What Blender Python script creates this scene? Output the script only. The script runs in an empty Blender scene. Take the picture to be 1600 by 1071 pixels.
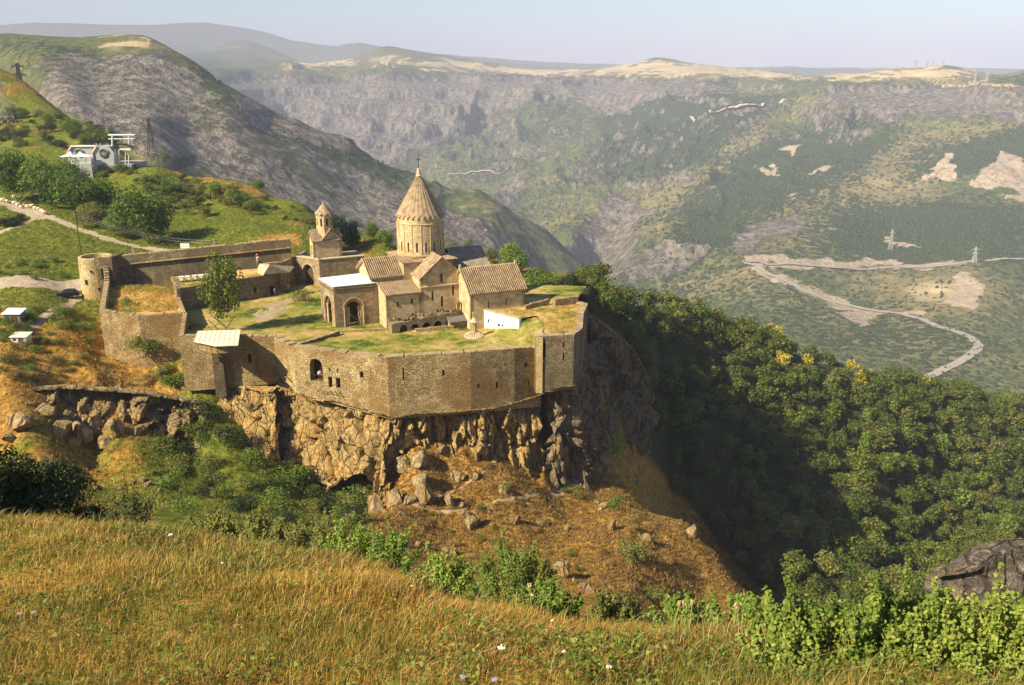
import bpy, bmesh, math, random
import numpy as np
from mathutils import Vector, geometry as mgeo
R = math.radians
scene = bpy.context.scene
random.seed(7)
rng = np.random.default_rng(11)

# ---------------------------------------------------------------- camera
F = 1400.0; CAMH = 43.0
PITCH = math.atan((535.5 - 95) / F)
CP, SP = math.cos(PITCH), math.sin(PITCH)
cam_data = bpy.data.cameras.new('camera'); cam = bpy.data.objects.new('camera', cam_data)
scene.collection.objects.link(cam); scene.camera = cam
cam_data.sensor_width = 36.0; cam_data.lens = 36.0 * F / 1600
cam_data.clip_start = 0.3; cam_data.clip_end = 60000
cam.location = (0, 0, CAMH); cam.rotation_euler = (math.pi / 2 - PITCH, 0, 0)

# ---------------------------------------------------------------- sky, sun, exposure
SUN_EL = 37.0; SUN_AZ_FROM_LEFT = 32.0      # sun stands left, a little behind the camera's shoulder
sdir = Vector((-math.cos(R(SUN_AZ_FROM_LEFT)) * math.cos(R(SUN_EL)), -math.sin(R(SUN_AZ_FROM_LEFT)) * math.cos(R(SUN_EL)), math.sin(R(SUN_EL))))
world = bpy.data.worlds.new('World'); scene.world = world; world.use_nodes = True
wn = world.node_tree; bg = wn.nodes['Background']
sky = wn.nodes.new('ShaderNodeTexSky'); sky.sky_type = 'NISHITA'; sky.sun_disc = False
sky.sun_elevation = R(SUN_EL); sky.sun_rotation = math.atan2(sdir.x, sdir.y)
sky.air_density = 1.0; sky.dust_density = 1.5; sky.ozone_density = 2.5; sky.altitude = 1500
wn.links.new(sky.outputs[0], bg.inputs[0]); bg.inputs[1].default_value = 0.07
sun_d = bpy.data.lights.new('sun', 'SUN'); sun_d.energy = 5.0; sun_d.angle = R(0.5); sun_d.color = (1.0, 0.85, 0.60)
sun = bpy.data.objects.new('sun', sun_d); scene.collection.objects.link(sun)
sun.rotation_euler = sdir.to_track_quat('Z', 'Y').to_euler(); sun.location = (-100, -50, 200)
scene.view_settings.view_transform = 'Standard'; scene.view_settings.look = 'None'
scene.view_settings.exposure = 1.08; scene.view_settings.gamma = 1.0
scene.render.engine = 'CYCLES'
scene.cycles.volume_bounces = 1; scene.cycles.max_bounces = 6; scene.cycles.diffuse_bounces = 3
scene.cycles.transparent_max_bounces = 8

# ---------------------------------------------------------------- photo survey helpers (1600x1071 readings -> world metres)
def ray(px, py):
    a = (px - 800) / F; b = -(py - 535.5) / F
    return Vector((a, CP + b * SP, -SP + b * CP))
def W(px, py, z):
    d = ray(px, py); t = (z - CAMH) / d.z
    return Vector((d.x * t, d.y * t, z))
def D(px, py, Y):
    d = ray(px, py); t = Y / d.y
    return Vector((d.x * t, Y, CAMH + d.z * t))
def Vp(px, py, P, ang):
    e = (math.cos(R(ang)), math.sin(R(ang))); n = (-e[1], e[0]); d = ray(px, py)
    t = (P[0] * n[0] + P[1] * n[1]) / (d[0] * n[0] + d[1] * n[1])
    return Vector((d[0] * t, d[1] * t, CAMH + d[2] * t))
def project(x, y, z):
    dz = y * CP - (z - CAMH) * SP
    return 800 + F * x / dz, 535.5 - F * (y * SP + (z - CAMH) * CP) / dz

# ---------------------------------------------------------------- numpy noise
def _h(ix, iy, seed=0):
    n = (ix.astype(np.int64) * 374761393 + iy.astype(np.int64) * 668265263 + seed * 982451653) & 0xffffffff
    n = ((n ^ (n >> 13)) * 1274126177) & 0xffffffff
    n = (n ^ (n >> 16)) & 0xffffffff
    return n / 4294967295.0
def vnoise(x, y, seed=0):
    x = np.asarray(x, float); y = np.asarray(y, float)
    ix = np.floor(x).astype(np.int64); iy = np.floor(y).astype(np.int64); fx = x - ix; fy = y - iy
    fx = fx * fx * fx * (fx * (fx * 6 - 15) + 10); fy = fy * fy * fy * (fy * (fy * 6 - 15) + 10)
    a = _h(ix, iy, seed); b = _h(ix + 1, iy, seed); c = _h(ix, iy + 1, seed); d = _h(ix + 1, iy + 1, seed)
    return (a + (b - a) * fx) * (1 - fy) + (c + (d - c) * fx) * fy
def fbm(x, y, o=5, seed=0, g=0.5):
    s = 0; a = 1; t = 0
    for i in range(o):
        s = s + a * (vnoise(x, y, seed + i) * 2 - 1); t += a; a *= g
        x, y = (x * 1.62 + y * 1.18 + 13.1), (y * 1.62 - x * 1.18 + 7.7)
    return s / t
def ridged(x, y, o=5, seed=0, g=0.5):
    s = 0; a = 1; t = 0
    for i in range(o):
        v = 1 - np.abs(vnoise(x, y, seed + i) * 2 - 1); s = s + a * v * v; t += a; a *= g
        x, y = (x * 1.62 + y * 1.18 + 3.1), (y * 1.62 - x * 1.18 + 9.7)
    return s / t
def voro(x, y, seed=0, jit=0.9):
    """F1, F2, cell hash"""
    ix = np.floor(x).astype(np.int64); iy = np.floor(y).astype(np.int64)
    f1 = np.full(x.shape, 9.0); f2 = np.full(x.shape, 9.0); ch = np.zeros(x.shape)
    for dx in (-1, 0, 1):
        for dy in (-1, 0, 1):
            cx = ix + dx; cy = iy + dy
            qx = cx + .5 + (_h(cx, cy, seed) - .5) * jit; qy = cy + .5 + (_h(cx, cy, seed + 5) - .5) * jit
            d = np.hypot(x - qx, y - qy); hh = _h(cx, cy, seed + 9)
            m = d < f1
            f2 = np.where(m, f1, np.minimum(f2, d)); ch = np.where(m, hh, ch); f1 = np.where(m, d, f1)
    return f1, f2, ch
def sstep(a, b, x):
    t = np.clip((x - a) / (b - a), 0, 1); return t * t * (3 - 2 * t)
def in_poly(px, py, poly):
    inside = np.zeros(np.shape(px), bool); n = len(poly); j = n - 1
    for i in range(n):
        xi, yi = poly[i]; xj, yj = poly[j]
        c = ((yi > py) != (yj > py)) & (px < (xj - xi) * (py - yi) / (yj - yi + 1e-12) + xi)
        inside ^= c; j = i
    return inside
def poly_dist(px, py, poly, closed=True):
    d = np.full(np.shape(px), 1e9); n = len(poly)
    for i in range(n if closed else n - 1):
        ax, ay = poly[i]; bx, by = poly[(i + 1) % n]
        vx, vy = bx - ax, by - ay; L = vx * vx + vy * vy + 1e-12
        t = np.clip(((px - ax) * vx + (py - ay) * vy) / L, 0, 1)
        d = np.minimum(d, np.hypot(px - ax - t * vx, py - ay - t * vy))
    return d
def soft_poly(px, py, poly, w):
    d = poly_dist(px, py, poly); s = np.where(in_poly(px, py, poly), d, -d)
    return sstep(-w, w, s)

# ---------------------------------------------------------------- object helpers
def link(o): scene.collection.objects.link(o); return o
def np_mesh(name, verts, faces, mat=None, parent=None, attrs=None, smooth=False, uv=None):
    """verts (n,3), faces (m,3|4) int array"""
    me = bpy.data.meshes.new(name); verts = np.asarray(verts, np.float32); faces = np.asarray(faces, np.int32)
    me.vertices.add(len(verts)); me.vertices.foreach_set('co', verts.ravel())
    k = faces.shape[1]; me.loops.add(faces.size); me.loops.foreach_set('vertex_index', faces.ravel())
    me.polygons.add(len(faces)); me.polygons.foreach_set('loop_start', np.arange(0, faces.size, k, dtype=np.int32))
    me.polygons.foreach_set('loop_total', np.full(len(faces), k, np.int32))
    me.update(calc_edges=True)
    if smooth: me.polygons.foreach_set('use_smooth', np.ones(len(faces), bool))
    for an, av in (attrs or {}).items():
        a = me.attributes.new(an, 'FLOAT_COLOR', 'POINT'); av = np.asarray(av, np.float32)
        if av.shape[1] == 3: av = np.hstack([av, np.ones((len(av), 1), np.float32)])
        a.data.foreach_set('color', av.ravel())
    me.validate()
    o = bpy.data.objects.new(name, me)
    if mat: me.materials.append(mat)
    if parent: o.parent = parent
    return link(o)
def setp(o, label=None, cat=None, group=None, kind=None):
    if label: o['label'] = label
    if cat: o['category'] = cat
    if group: o['group'] = group
    if kind: o['kind'] = kind
    return o
def thing(name, label, cat, loc=(0, 0, 0), rz=0, group=None):
    o = bpy.data.objects.new(name, None); link(o); o.location = loc; o.rotation_euler = (0, 0, rz)
    o.empty_display_size = 0.5
    return setp(o, label, cat, group)
def copy_tree(o, parent=None):
    c = o.copy(); link(c); c.parent = parent
    for ch in list(o.children): copy_tree(ch, c)
    return c

class MB:
    """collects faces with a per-loop uv in metres; builds ONE mesh object"""
    def __init__(s): s.v = []; s.f = []; s.uv = []
    def poly(s, pts, uvs=None):
        i = len(s.v); s.v += [tuple(p) for p in pts]; s.f.append(tuple(range(i, i + len(pts))))
        if uvs is None:
            p0 = Vector(pts[0]); n = None
            for k in range(1, len(pts) - 1):
                n = (Vector(pts[k]) - p0).cross(Vector(pts[k + 1]) - p0)
                if n.length > 1e-9: break
            n = n.normalized() if n and n.length > 1e-9 else Vector((0, 0, 1))
            if abs(n.z) > 0.8: uvs = [(p[0], p[1]) for p in pts]
            else:
                h = Vector((-n.y, n.x, 0)).normalized()
                uvs = [(Vector(p).dot(h), p[2]) for p in pts]
        s.uv.append([tuple(q) for q in uvs])
    def quad(s, a, b, c, d): s.poly([a, b, c, d])
    def prism(s, poly, z0, z1, cap=True, bottom=True):
        """poly ccw list of (x,y); z0/z1 number or list"""
        n = len(poly); zb = z0 if isinstance(z0, (list, tuple)) else [z0] * n; zt = z1 if isinstance(z1, (list, tuple)) else [z1] * n
        for i in range(n):
            j = (i + 1) % n
            s.quad((*poly[i], zb[i]), (*poly[j], zb[j]), (*poly[j], zt[j]), (*poly[i], zt[i]))
        if cap: s.poly([(*poly[i], zt[i]) for i in range(n)])
        if bottom: s.poly([(*poly[i], zb[i]) for i in reversed(range(n))])
    def box(s, c, size, rz=0):
        cx, cy, cz = c; hx, hy, hz = size[0] / 2, size[1] / 2, size[2] / 2; ca, sa = math.cos(rz), math.sin(rz)
        p = [(cx + x * ca - y * sa, cy + x * sa + y * ca) for x, y in ((-hx, -hy), (hx, -hy), (hx, hy), (-hx, hy))]
        s.prism(p, cz - hz, cz + hz)
    def hexa(s, b, t):
        """8 corner points: bottom ccw b[4], top ccw t[4]"""
        for i in range(4):
            j = (i + 1) % 4; s.quad(b[i], b[j], t[j], t[i])
        s.quad(*t); s.quad(b[3], b[2], b[1], b[0])
    def bar(s, p, q, r, n=4):
        p = Vector(p); q = Vector(q); d = (q - p)
        if d.length < 1e-6: return
        d.normalize(); u = d.orthogonal().normalized(); w = d.cross(u)
        ring = lambda c: [c + (u * math.cos(2 * math.pi * k / n + .785) + w * math.sin(2 * math.pi * k / n + .785)) * r for k in range(n)]
        A = ring(p); B = ring(q)
        for k in range(n): s.quad(A[k], A[(k + 1) % n], B[(k + 1) % n], B[k])
        s.poly(list(reversed(A))); s.poly(B)
    def lathe(s, c, prof, n=24, a0=0):
        """prof list of (r,z) from bottom to top"""
        cx, cy = c
        for (r0, z0), (r1, z1) in zip(prof, prof[1:]):
            for k in range(n):
                t0 = a0 + 2 * math.pi * k / n; t1 = a0 + 2 * math.pi * (k + 1) / n
                P = lambda r, t, z: (cx + r * math.cos(t), cy + r * math.sin(t), z)
                pts = [P(r0, t0, z0), P(r0, t1, z0), P(r1, t1, z1), P(r1, t0, z1)]
                uv = [(max(r0, r1) * t0, z0), (max(r0, r1) * t1, z0), (max(r0, r1) * t1, z1), (max(r0, r1) * t0, z1)]
                if r0 < 1e-6: pts = pts[1:]; uv = uv[1:]; 
                elif r1 < 1e-6: pts = pts[:3]; uv = uv[:3]
                s.poly(pts, uv)
    def build(s, name, mat, parent=None, smooth=False):
        me = bpy.data.meshes.new(name); me.from_pydata(s.v, [], s.f)
        uvl = me.uv_layers.new(name='metres')
        flat = [c for f in s.uv for q in f for c in q]
        if len(flat) == 2 * len(me.loops): uvl.data.foreach_set('uv', flat)
        me.materials.append(mat)
        if smooth: me.polygons.foreach_set('use_smooth', [True] * len(me.polygons))
        o = bpy.data.objects.new(name, me)
        if parent:
            o.parent = parent
            # geometry is written in world metres: undo the parent's placement
            from mathutils import Matrix
            M = Matrix.Identity(4); q = parent
            while q is not None: M = Matrix.Translation(q.location) @ Matrix.Rotation(q.rotation_euler.z, 4, 'Z') @ M; q = q.parent
            me.transform(M.inverted())
        return link(o)

# ---------------------------------------------------------------- node materials
class NT:
    def __init__(s, name):
        s.m = bpy.data.materials.new(name); s.m.use_nodes = True; s.t = s.m.node_tree; s.t.nodes.clear()
        s.out = s.t.nodes.new('ShaderNodeOutputMaterial')
    def n(s, typ, **kw):
        x = s.t.nodes.new('ShaderNode' + typ)
        for k, v in kw.items():
            if k.startswith('_'): x.inputs[k[1:].replace('_', ' ')].default_value = v
            else: setattr(x, k, v)
        return x
    def l(s, a, b): s.t.links.new(a, b)
    def coord(s, which='Object'): return s.n('TexCoord').outputs[which]
    def noise(s, scale, detail=4, vec=None, rough=0.55, dist=0, out='Fac'):
        x = s.n('TexNoise'); x.inputs['Scale'].default_value = scale; x.inputs['Detail'].default_value = detail
        x.inputs['Roughness'].default_value = rough; x.inputs['Distortion'].default_value = dist
        if vec is not None: s.l(vec, x.inputs['Vector'])
        return x.outputs[out]
    def ramp(s, fac, stops, interp='LINEAR'):
        x = s.n('ValToRGB'); cr = x.color_ramp; cr.interpolation = interp
        while len(cr.elements) > 1: cr.elements.remove(cr.elements[-1])
        for i, (p, c) in enumerate(stops):
            e = cr.elements[0] if i == 0 else cr.elements.new(p)
            e.position = p; e.color = (*c, 1) if len(c) == 3 else c
        s.l(fac, x.inputs[0]); return x.outputs[0]
    def maprange(s, v, a, b, c=0, d=1):
        x = s.n('MapRange'); s.l(v, x.inputs[0])
        for i, q in enumerate((a, b, c, d)): x.inputs[i + 1].default_value = q
        return x.outputs[0]
    def mix(s, fac, a, b, mode='MIX'):
        x = s.n('Mix', data_type='RGBA', blend_type=mode)
        for sock, v in ((x.inputs[0], fac), (x.inputs[6], a), (x.inputs[7], b)):
            if isinstance(v, (int, float)): sock.default_value = v
            elif isinstance(v, tuple): sock.default_value = (*v, 1) if len(v) == 3 else v
            else: s.l(v, sock)
        return x.outputs[2]
    def math(s, op, a, b=0.0):
        x = s.n('Math', operation=op)
        for i, v in enumerate((a, b)):
            if isinstance(v, (int, float)): x.inputs[i].default_value = v
            else: s.l(v, x.inputs[i])
        return x.outputs[0]
    def mapping(s, vec, scale=(1, 1, 1), rot=(0, 0, 0)):
        x = s.n('Mapping'); s.l(vec, x.inputs[0]); x.inputs['Scale'].default_value = scale; x.inputs['Rotation'].default_value = rot
        return x.outputs[0]
    def bump(s, h, strength=0.5, dist=0.1, normal=None):
        x = s.n('Bump'); x.inputs['Strength'].default_value = strength; x.inputs['Distance'].default_value = dist
        s.l(h, x.inputs['Height'])
        if normal is not None: s.l(normal, x.inputs['Normal'])
        return x.outputs[0]
    def attr(s, name, out='Color'):
        x = s.n('Attribute'); x.attribute_name = name; return x.outputs[out]
    def sep(s, col):
        x = s.n('SeparateColor'); s.l(col, x.inputs[0]); return x.outputs
    def done(s, col, rough=0.9, normal=None, spec=0.15, metal=0, trans=0):
        b = s.n('BsdfPrincipled'); b.inputs['Roughness'].default_value = rough
        b.inputs['Specular IOR Level'].default_value = spec; b.inputs['Metallic'].default_value = metal
        if isinstance(col, tuple): b.inputs['Base Color'].default_value = (*col, 1)
        else: s.l(col, b.inputs['Base Color'])
        if normal is not None: s.l(normal, b.inputs['Normal'])
        o = b.outputs[0]
        if trans:
            tr = s.n('BsdfTranslucent')
            if isinstance(col, tuple): tr.inputs[0].default_value = (*col, 1)
            else: s.l(col, tr.inputs[0])
            ms = s.n('MixShader'); ms.inputs[0].default_value = trans
            s.l(o, ms.inputs[1]); s.l(tr.outputs[0], ms.inputs[2]); o = ms.outputs[0]
        s.l(o, s.out.inputs[0]); return s.m
def plain(name, col, rough=0.7, metal=0, var=0.12, scale=3.0):
    t = NT(name); c = t.coord(); nz = t.noise(scale, 4, c)
    k = t.ramp(nz, [(0.3, tuple(x * (1 - var) for x in col)), (0.7, tuple(min(1, x * (1 + var)) for x in col))])
    return t.done(k, rough, t.bump(nz, .15, .02), metal=metal)
# ================================================================ TERRAIN
# survey points: (px, py, forward distance in metres[, 'C' = crest: the land drops behind it])
CTL = [
 # near hillside foot / gully floor between the camera's hill and the promontory
 (0,800,62),(200,800,68),(420,820,72),(650,870,76),(850,930,74),(1000,960,74),(1200,1010,78),
 (250,785,98),(430,775,112),(580,805,112),(700,860,100),(850,905,92),(1000,900,98),(1100,955,98),
 (150,690,126),(0,700,118),(300,690,130),(150,605,134),(0,610,126),(300,600,138),(380,640,138),(350,610,140),
 (430,700,134),(500,765,128.5),(590,800,119),(640,705,126),(720,712,127.5),(800,725,130),(870,755,132),(930,745,137),
 (800,800,116),(900,830,113),(960,800,122),(700,780,118),
 (1000,790,140),(1080,835,130,'r'),(1200,972,112,'r'),(1140,900,121,'r'),
 # left slope up to the fields
 (60,560,138),(150,565,144),(280,566,144),(100,500,152),(20,500,150),(110,465,168),(0,440,172),(60,530,144),(0,560,134),
 (135,452,172),(20,390,196),(120,400,192),(250,400,196),(400,380,200),(300,392,198),
 (70,342,222),(0,365,210),(230,380,208),(330,350,226),(480,372,205),(20,322,236),(0,310,242),
 (150,265,296),(60,250,300),(250,262,300,'C'),(400,295,285,'C'),(330,278,292,'C'),(480,325,255,'C'),(560,366,228,'C'),(540,380,210),(200,262,298,'C'),
 (600,372,215,'C'),(300,310,265),(420,330,240),(200,300,262),(500,345,235),
 (-100,160,430,'C'),(-40,163,430,'C'),(0,164,430,'C'),(40,166,430,'C'),(80,178,420,'C'),(120,197,405,'C'),(165,217,390,'C'),(185,240,345),(110,215,350),(40,215,345),(0,235,330),
 # behind the church
 (700,400,205,'C'),(780,410,200,'C'),(840,425,205),(650,400,200,'C'),(620,430,190),(800,450,188),
 # behind the far corner of the fortress, wooded spur
 (925,485,162),(900,462,215,'C'),(950,480,182),(1000,560,205),(985,540,186),(950,474,225,'C'),(1000,486,235,'C'),(1050,495,243,'C'),(1100,506,250,'C'),(1175,530,259,'C'),(1250,556,268,'C'),(1325,577,277,'C'),(1400,597,285,'C'),(1500,622,295,'C'),(1600,646,305,'C'),
 (1100,610,224),(1100,700,194),(1045,740,185),(1030,660,190),(1200,700,208),(1200,600,235),(1200,850,168),(1290,850,176),(1400,800,203),(1500,885,186),(1480,750,235),(1600,760,238),(1600,680,270),
 (1320,650,238),(1400,690,232),(1250,930,158),(1400,900,172),(1350,760,202),(1500,660,268),
 (1200,780,188),(1320,900,165),(1000,520,218),
 # valley beyond the spur and far right slope
 (1600,610,900),(1450,592,930),(1300,545,1060),(1200,505,1180),(1150,480,1250),(1530,545,1040),(1600,500,1180),(1400,500,1200),(1300,460,1330),
 (1150,408,1480),(1300,415,1450),(1520,405,1400),(1600,400,1400),(1000,465,1430),(1080,462,1360),(1100,440,1420),(950,458,1420),
 (1600,300,1800),(1400,300,1900),(1200,330,1800),(1050,395,1620),(1100,340,1850),(980,420,1560),(1000,370,1850),
 (1600,200,2150),(1500,215,2180),(1400,200,2350),(1270,240,2300),(1600,160,2380),(1600,137,2480),(1500,150,2600),(1550,133,2600,'P'),
 (1430,140,2900),(1290,165,2750),(1290,135,2950,'P'),(1400,122,3200,'P'),
 (1400,106,3900,'C'),(1340,118,3800,'P'),(1500,105,3900,'C'),(1560,120,3700,'P'),(1600,116,4300,'C'),
 (925,436,1520),(900,395,1800),(860,350,2150),(790,322,2600),(740,300,2900),(820,300,2700),
 # far rim
 (600,102,4200,'P'),(450,104,4150,'P'),(360,112,4000,'P'),(600,165,3950),(450,175,3900),(600,240,3500),(500,230,3600),(750,240,3300),(690,270,3100),
 (750,120,4200,'P'),(850,122,4100,'P'),(1000,118,3900,'P'),(1100,118,3800,'P'),(1200,125,3400,'P'),(850,200,3500),(900,260,3000),(1000,200,3100),(1000,300,2350),(1100,240,2500),(1200,175,2900),(950,330,2150),
 (880,140,3950),(1000,140,3700),(750,160,4000),
 (600,73,5600,'C'),(540,95,5200,'P'),(680,85,5400,'P'),(760,98,5400,'P'),(1030,94,5400,'C'),(950,107,5200,'P'),(1130,105,5000,'P'),(850,112,5400,'P'),(1250,118,4700,'P'),
 (380,66,7600,'C'),(310,82,7200,'P'),(450,88,7200,'P'),
 # left mountain
 (0,58,1700,'C'),(70,66,1620,'C'),(150,66,1600,'C'),(230,58,1500,'C'),(300,95,1440,'C'),(360,138,1400,'C'),(450,185,1400,'C'),(550,224,1440,'C'),(650,268,1500,'C'),(750,304,1540,'C'),(850,360,1560,'C'),(915,418,1530,'C'),
 (230,120,1250),(150,150,1150),(100,200,1000),(0,130,1300),(300,200,1150),(240,250,950),(400,260,1080),(500,330,1050),(600,340,1120),(700,380,1180),(800,410,1260),(850,440,1320),(940,456,1400),
 (420,200,1280),(560,290,1230),(700,340,1330),
]
gp, gv, gg = [], [], []
def _add(u, Y, g): gp.append((u * 3.2, math.log(Y))); gg.append(g)
for c in CTL:
    d = ray(c[0], c[1]); u = d.x / d.y; g = -d.z / d.y; Y = c[2]; fl = c[3] if len(c) > 3 else ''
    _add(u, Y, g)
    if fl == 'C': _add(u, Y * (1.2 if Y < 600 else 1.13), g * 1.06 + (0.055 if Y < 600 else 0.032))
    if fl == 'P': _add(u, Y * 1.1, g + 0.0015)
    if fl == 'r': _add(u + 0.02, Y * 1.22, g + 0.13)
for px in (-300, -150, 0, 150, 300, 450, 520, 600): # gorge hidden behind the green hill
    d = ray(px, 300); u = d.x / d.y; _add(u, 560, 0.42)
for px in (800, 950, 1100, 1250, 1400, 1600, 1800):
    d = ray(px, 300); u = d.x / d.y; _add(u, 560 + (px - 800) * .1, 0.50)
for px in (-300, 0, 300, 600, 900, 1200, 1500, 1900): # land beyond the plateau, out to the horizon
    d = ray(px, 95); u = d.x / d.y; _add(u, 11000, 0.012); _add(u, 24000, 0.02)
# margins outside the frame continue the neighbouring land
for (px, rows) in ((-420, [(230, .30), (150, .42), (110, .50), (330, .09), (480, .03), (1100, .1), (1650, -.03), (2600, .02)]),
                   (2050, [(120, .62), (180, .60), (240, .48), (310, .42), (400,.55), (1000, .37), (1400, .23), (1900, .14), (2500, .035), (4000, .01)])):
    d = ray(px, 400); u = d.x / d.y
    for Y, g in rows: _add(u, Y, g)
GP = np.array(gp); GG = np.array(gg)
def _phi(r2): return np.where(r2 > 1e-12, r2 * np.log(r2 + 1e-12), 0)
def _solve():
    n = len(GP); d2 = ((GP[:, None] - GP[None]) ** 2).sum(-1)
    A = np.zeros((n + 3, n + 3)); A[:n, :n] = _phi(d2) + np.eye(n) * 1e-5
    A[:n, n] = 1; A[:n, n + 1:] = GP; A[n, :n] = 1; A[n + 1:, :n] = GP.T
    return np.linalg.solve(A, np.concatenate([GG, np.zeros(3)]))
WT = _solve()
_U = np.linspace(-1.35, 1.35, 420); _L = np.linspace(math.log(40), math.log(30000), 620)
def _coarse():
    n = len(GP); out = np.zeros((len(_L), len(_U)))
    ux = _U * 3.2
    for i, L in enumerate(_L):
        r2 = (ux[:, None] - GP[None, :, 0]) ** 2 + (L - GP[None, :, 1]) ** 2
        out[i] = _phi(r2) @ WT[:n] + WT[n] + WT[n + 1] * ux + WT[n + 2] * L
    return out
_G = _coarse()
def _tps(x, y):
    y = np.maximum(y, 41.0); u = np.clip(x / y, -1.34, 1.34); L = np.log(np.clip(y, 41, 29000))
    fu = (u - _U[0]) / (_U[1] - _U[0]); fl = (L - _L[0]) / (_L[1] - _L[0])
    iu = np.clip(fu.astype(int), 0, len(_U) - 2); il = np.clip(fl.astype(int), 0, len(_L) - 2); fu = fu - iu; fl = fl - il
    g = (_G[il, iu] * (1 - fu) + _G[il, iu + 1] * fu) * (1 - fl) + (_G[il + 1, iu] * (1 - fu) + _G[il + 1, iu + 1] * fu) * fl
    return CAMH - g * y
# camera's own hillside, with its brow
BROW = [(-400, 770), (0, 797), (130, 803), (250, 815), (450, 862), (600, 900), (700, 945), (850, 962), (1000, 990), (1150, 1004), (1300, 1020), (1600, 1042), (2100, 1075)]
_bu, _by = [], []
for px, py in BROW:
    d = ray(px, py + float(np.interp(px, [0, 600, 850, 1600], [24, 27, 46, 56]))); g = -d.z / d.y; _bu.append(d.x / d.y); _by.append(3.2 / (g - 0.35))
def fg_h(x, y):
    u = x / np.maximum(y, 0.5); yb = np.interp(u, _bu, _by)
    e = np.maximum(0, y - yb)
    drop = np.where(e < 6, e * e * 0.05, 1.8 + (e - 6) * 0.52)
    bump = (fbm(x * .35, y * .35, 4, 3) * .22 + fbm(x * .09 + 4, y * .09, 3, 5) * .25) * sstep(0, 6, y)
    return CAMH - 3.2 - 0.35 * y - drop + bump

# platform outline of the fortress (plan, metres), from the survey
P_ = {}
P_['w0'] = W(428, 530, 0.6); P_['w1'] = W(458, 545, 0.8); P_['w2'] = W(605, 561, 1.0); P_['w3'] = W(735, 553, 1.0)
P_['w4'] = W(809, 546, 0.6); P_['w5'] = W(850, 543, 0.4)
P_['w6'] = W(840, 527, 2.9); P_['w7'] = W(897, 524, 2.9); P_['w8'] = W(912, 492, 2.9); P_['w9'] = W(903, 468, 3.4); P_['w10'] = W(856, 472, 3.4); P_['w11'] = W(818, 478, 3.4)
P_['c0'] = W(280, 527, 1.2); P_['c1'] = W(286, 491, 2.2); P_['c2'] = W(155, 485, 2.6); P_['c3'] = W(163, 440, 2.6)
P_['t0'] = W(183, 452, 0.0)
_hull = [P_['c0'], P_['w0'], P_['w1'], P_['w2'], P_['w3'], P_['w4'], P_['w5'], P_['w6'], P_['w7'], P_['w8'], P_['w9']]
PLAT = [(p.x, p.y) for p in _hull] + [(14.5, 163), (6, 178), (-8, 186), (-24, 188), (-44, 184), (-72, 164)] + [(P_['c2'].x, P_['c2'].y), (P_['c1'].x, P_['c1'].y)]

_OUT = D(1548, 900, 60)      # knoll carrying the rock outcrop at the right
def ground_h(x, y, detail=True):
    x = np.asarray(x, float); y = np.asarray(y, float)
    z = _tps(x, y)
    b = sstep(38, 74, y)
    z = fg_h(x, y) * (1 - b) + z * b
    if detail:
        near = sstep(60, 95, y) * (1 - sstep(420, 800, y))
        z = z + near * (fbm(x * .06, y * .06, 5, 21) * 1.1 + fbm(x * .35, y * .35, 4, 22) * .28)
        rough = near * sstep(-8, -16, z)
        z = z + rough * (ridged(x * .09, y * .09, 4, 31) - .4) * 1.6
        far = sstep(560, 1000, y)
        px, py = project(x, y, z)
        calm = 1 - sstep(0, 1, sstep(60, 130, -py + 225) * sstep(700, 1150, px)) * 0
        plateau = sstep(0.0, 0.075, (CAMH - z) / np.maximum(y, 1) )       # 0 on the plateau tops, 1 down in the gorge
        leftm = 1 - sstep(1650, 2000, y); leftm = leftm * (px < 940 - 0 * y)
        isl = sstep(1750, 1500, y) * sstep(930, 860, px)
        amp = far * (0.12 + 0.88 * plateau) * (1 - .55 * isl)
        sc = 1.0 / np.clip(y * .14, 90, 420)
        s2 = 1 / 260.
        r1 = ridged(x * s2 + fbm(x * s2 * .6, y * s2 * .6, 2, 44) * .8, y * s2 * .6, 6, 41, .52) - .48
        r2 = fbm(x / 90., y / 90., 5, 47)
        rightcalm = 1 - .62 * sstep(1000, 1200, px) * sstep(180, 300, py)
        z = z + amp * rightcalm * (r1 * np.clip(y * .042, 30, 130) + r2 * np.clip(y * .008, 6, 30))
        # cliff bands: steps under the rims
        band = soft_band(px, py)
        st = z / 62.0 + fbm(x / 300., y / 300., 3, 51) * .5; fr = st - np.floor(st)
        z = z + far * band * (sstep(.35, .62, fr) - fr) * 24 * (1 - .6 * isl)
    oz = _OUT.z - 3.4 - 1.5 * np.maximum(0, np.hypot(x - _OUT.x - 2, y - _OUT.y - 1) - 3.0); z = np.where(y < 95, np.maximum(z, oz), z)
    inside = in_poly(x, y, PLAT)
    d = poly_dist(x, y, PLAT)
    z = np.where(inside, np.minimum(z, -1.5 - np.minimum(d, 4) * 1.2), z)
    return z
RIM = [(340, 105), (600, 95), (760, 112), (1000, 112), (1230, 118), (1230, 150), (1000, 150), (840, 160), (620, 250), (470, 230), (350, 180)]
RIM2 = [(1270, 128), (1420, 128), (1600, 128), (1620, 190), (1500, 200), (1380, 205), (1260, 180)]
RIM3 = [(150, 60), (300, 85), (380, 160), (350, 230), (200, 170)]
RIM4 = [(960, 395), (1040, 375), (1110, 385), (1100, 420), (1030, 460), (960, 455)]
def soft_band(px, py):
    return np.clip(soft_poly(px, py, RIM, 14) + soft_poly(px, py, RIM2, 10) + .5 * soft_poly(px, py, RIM3, 25) + .6 * soft_poly(px, py, RIM4, 8), 0, 1)

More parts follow.
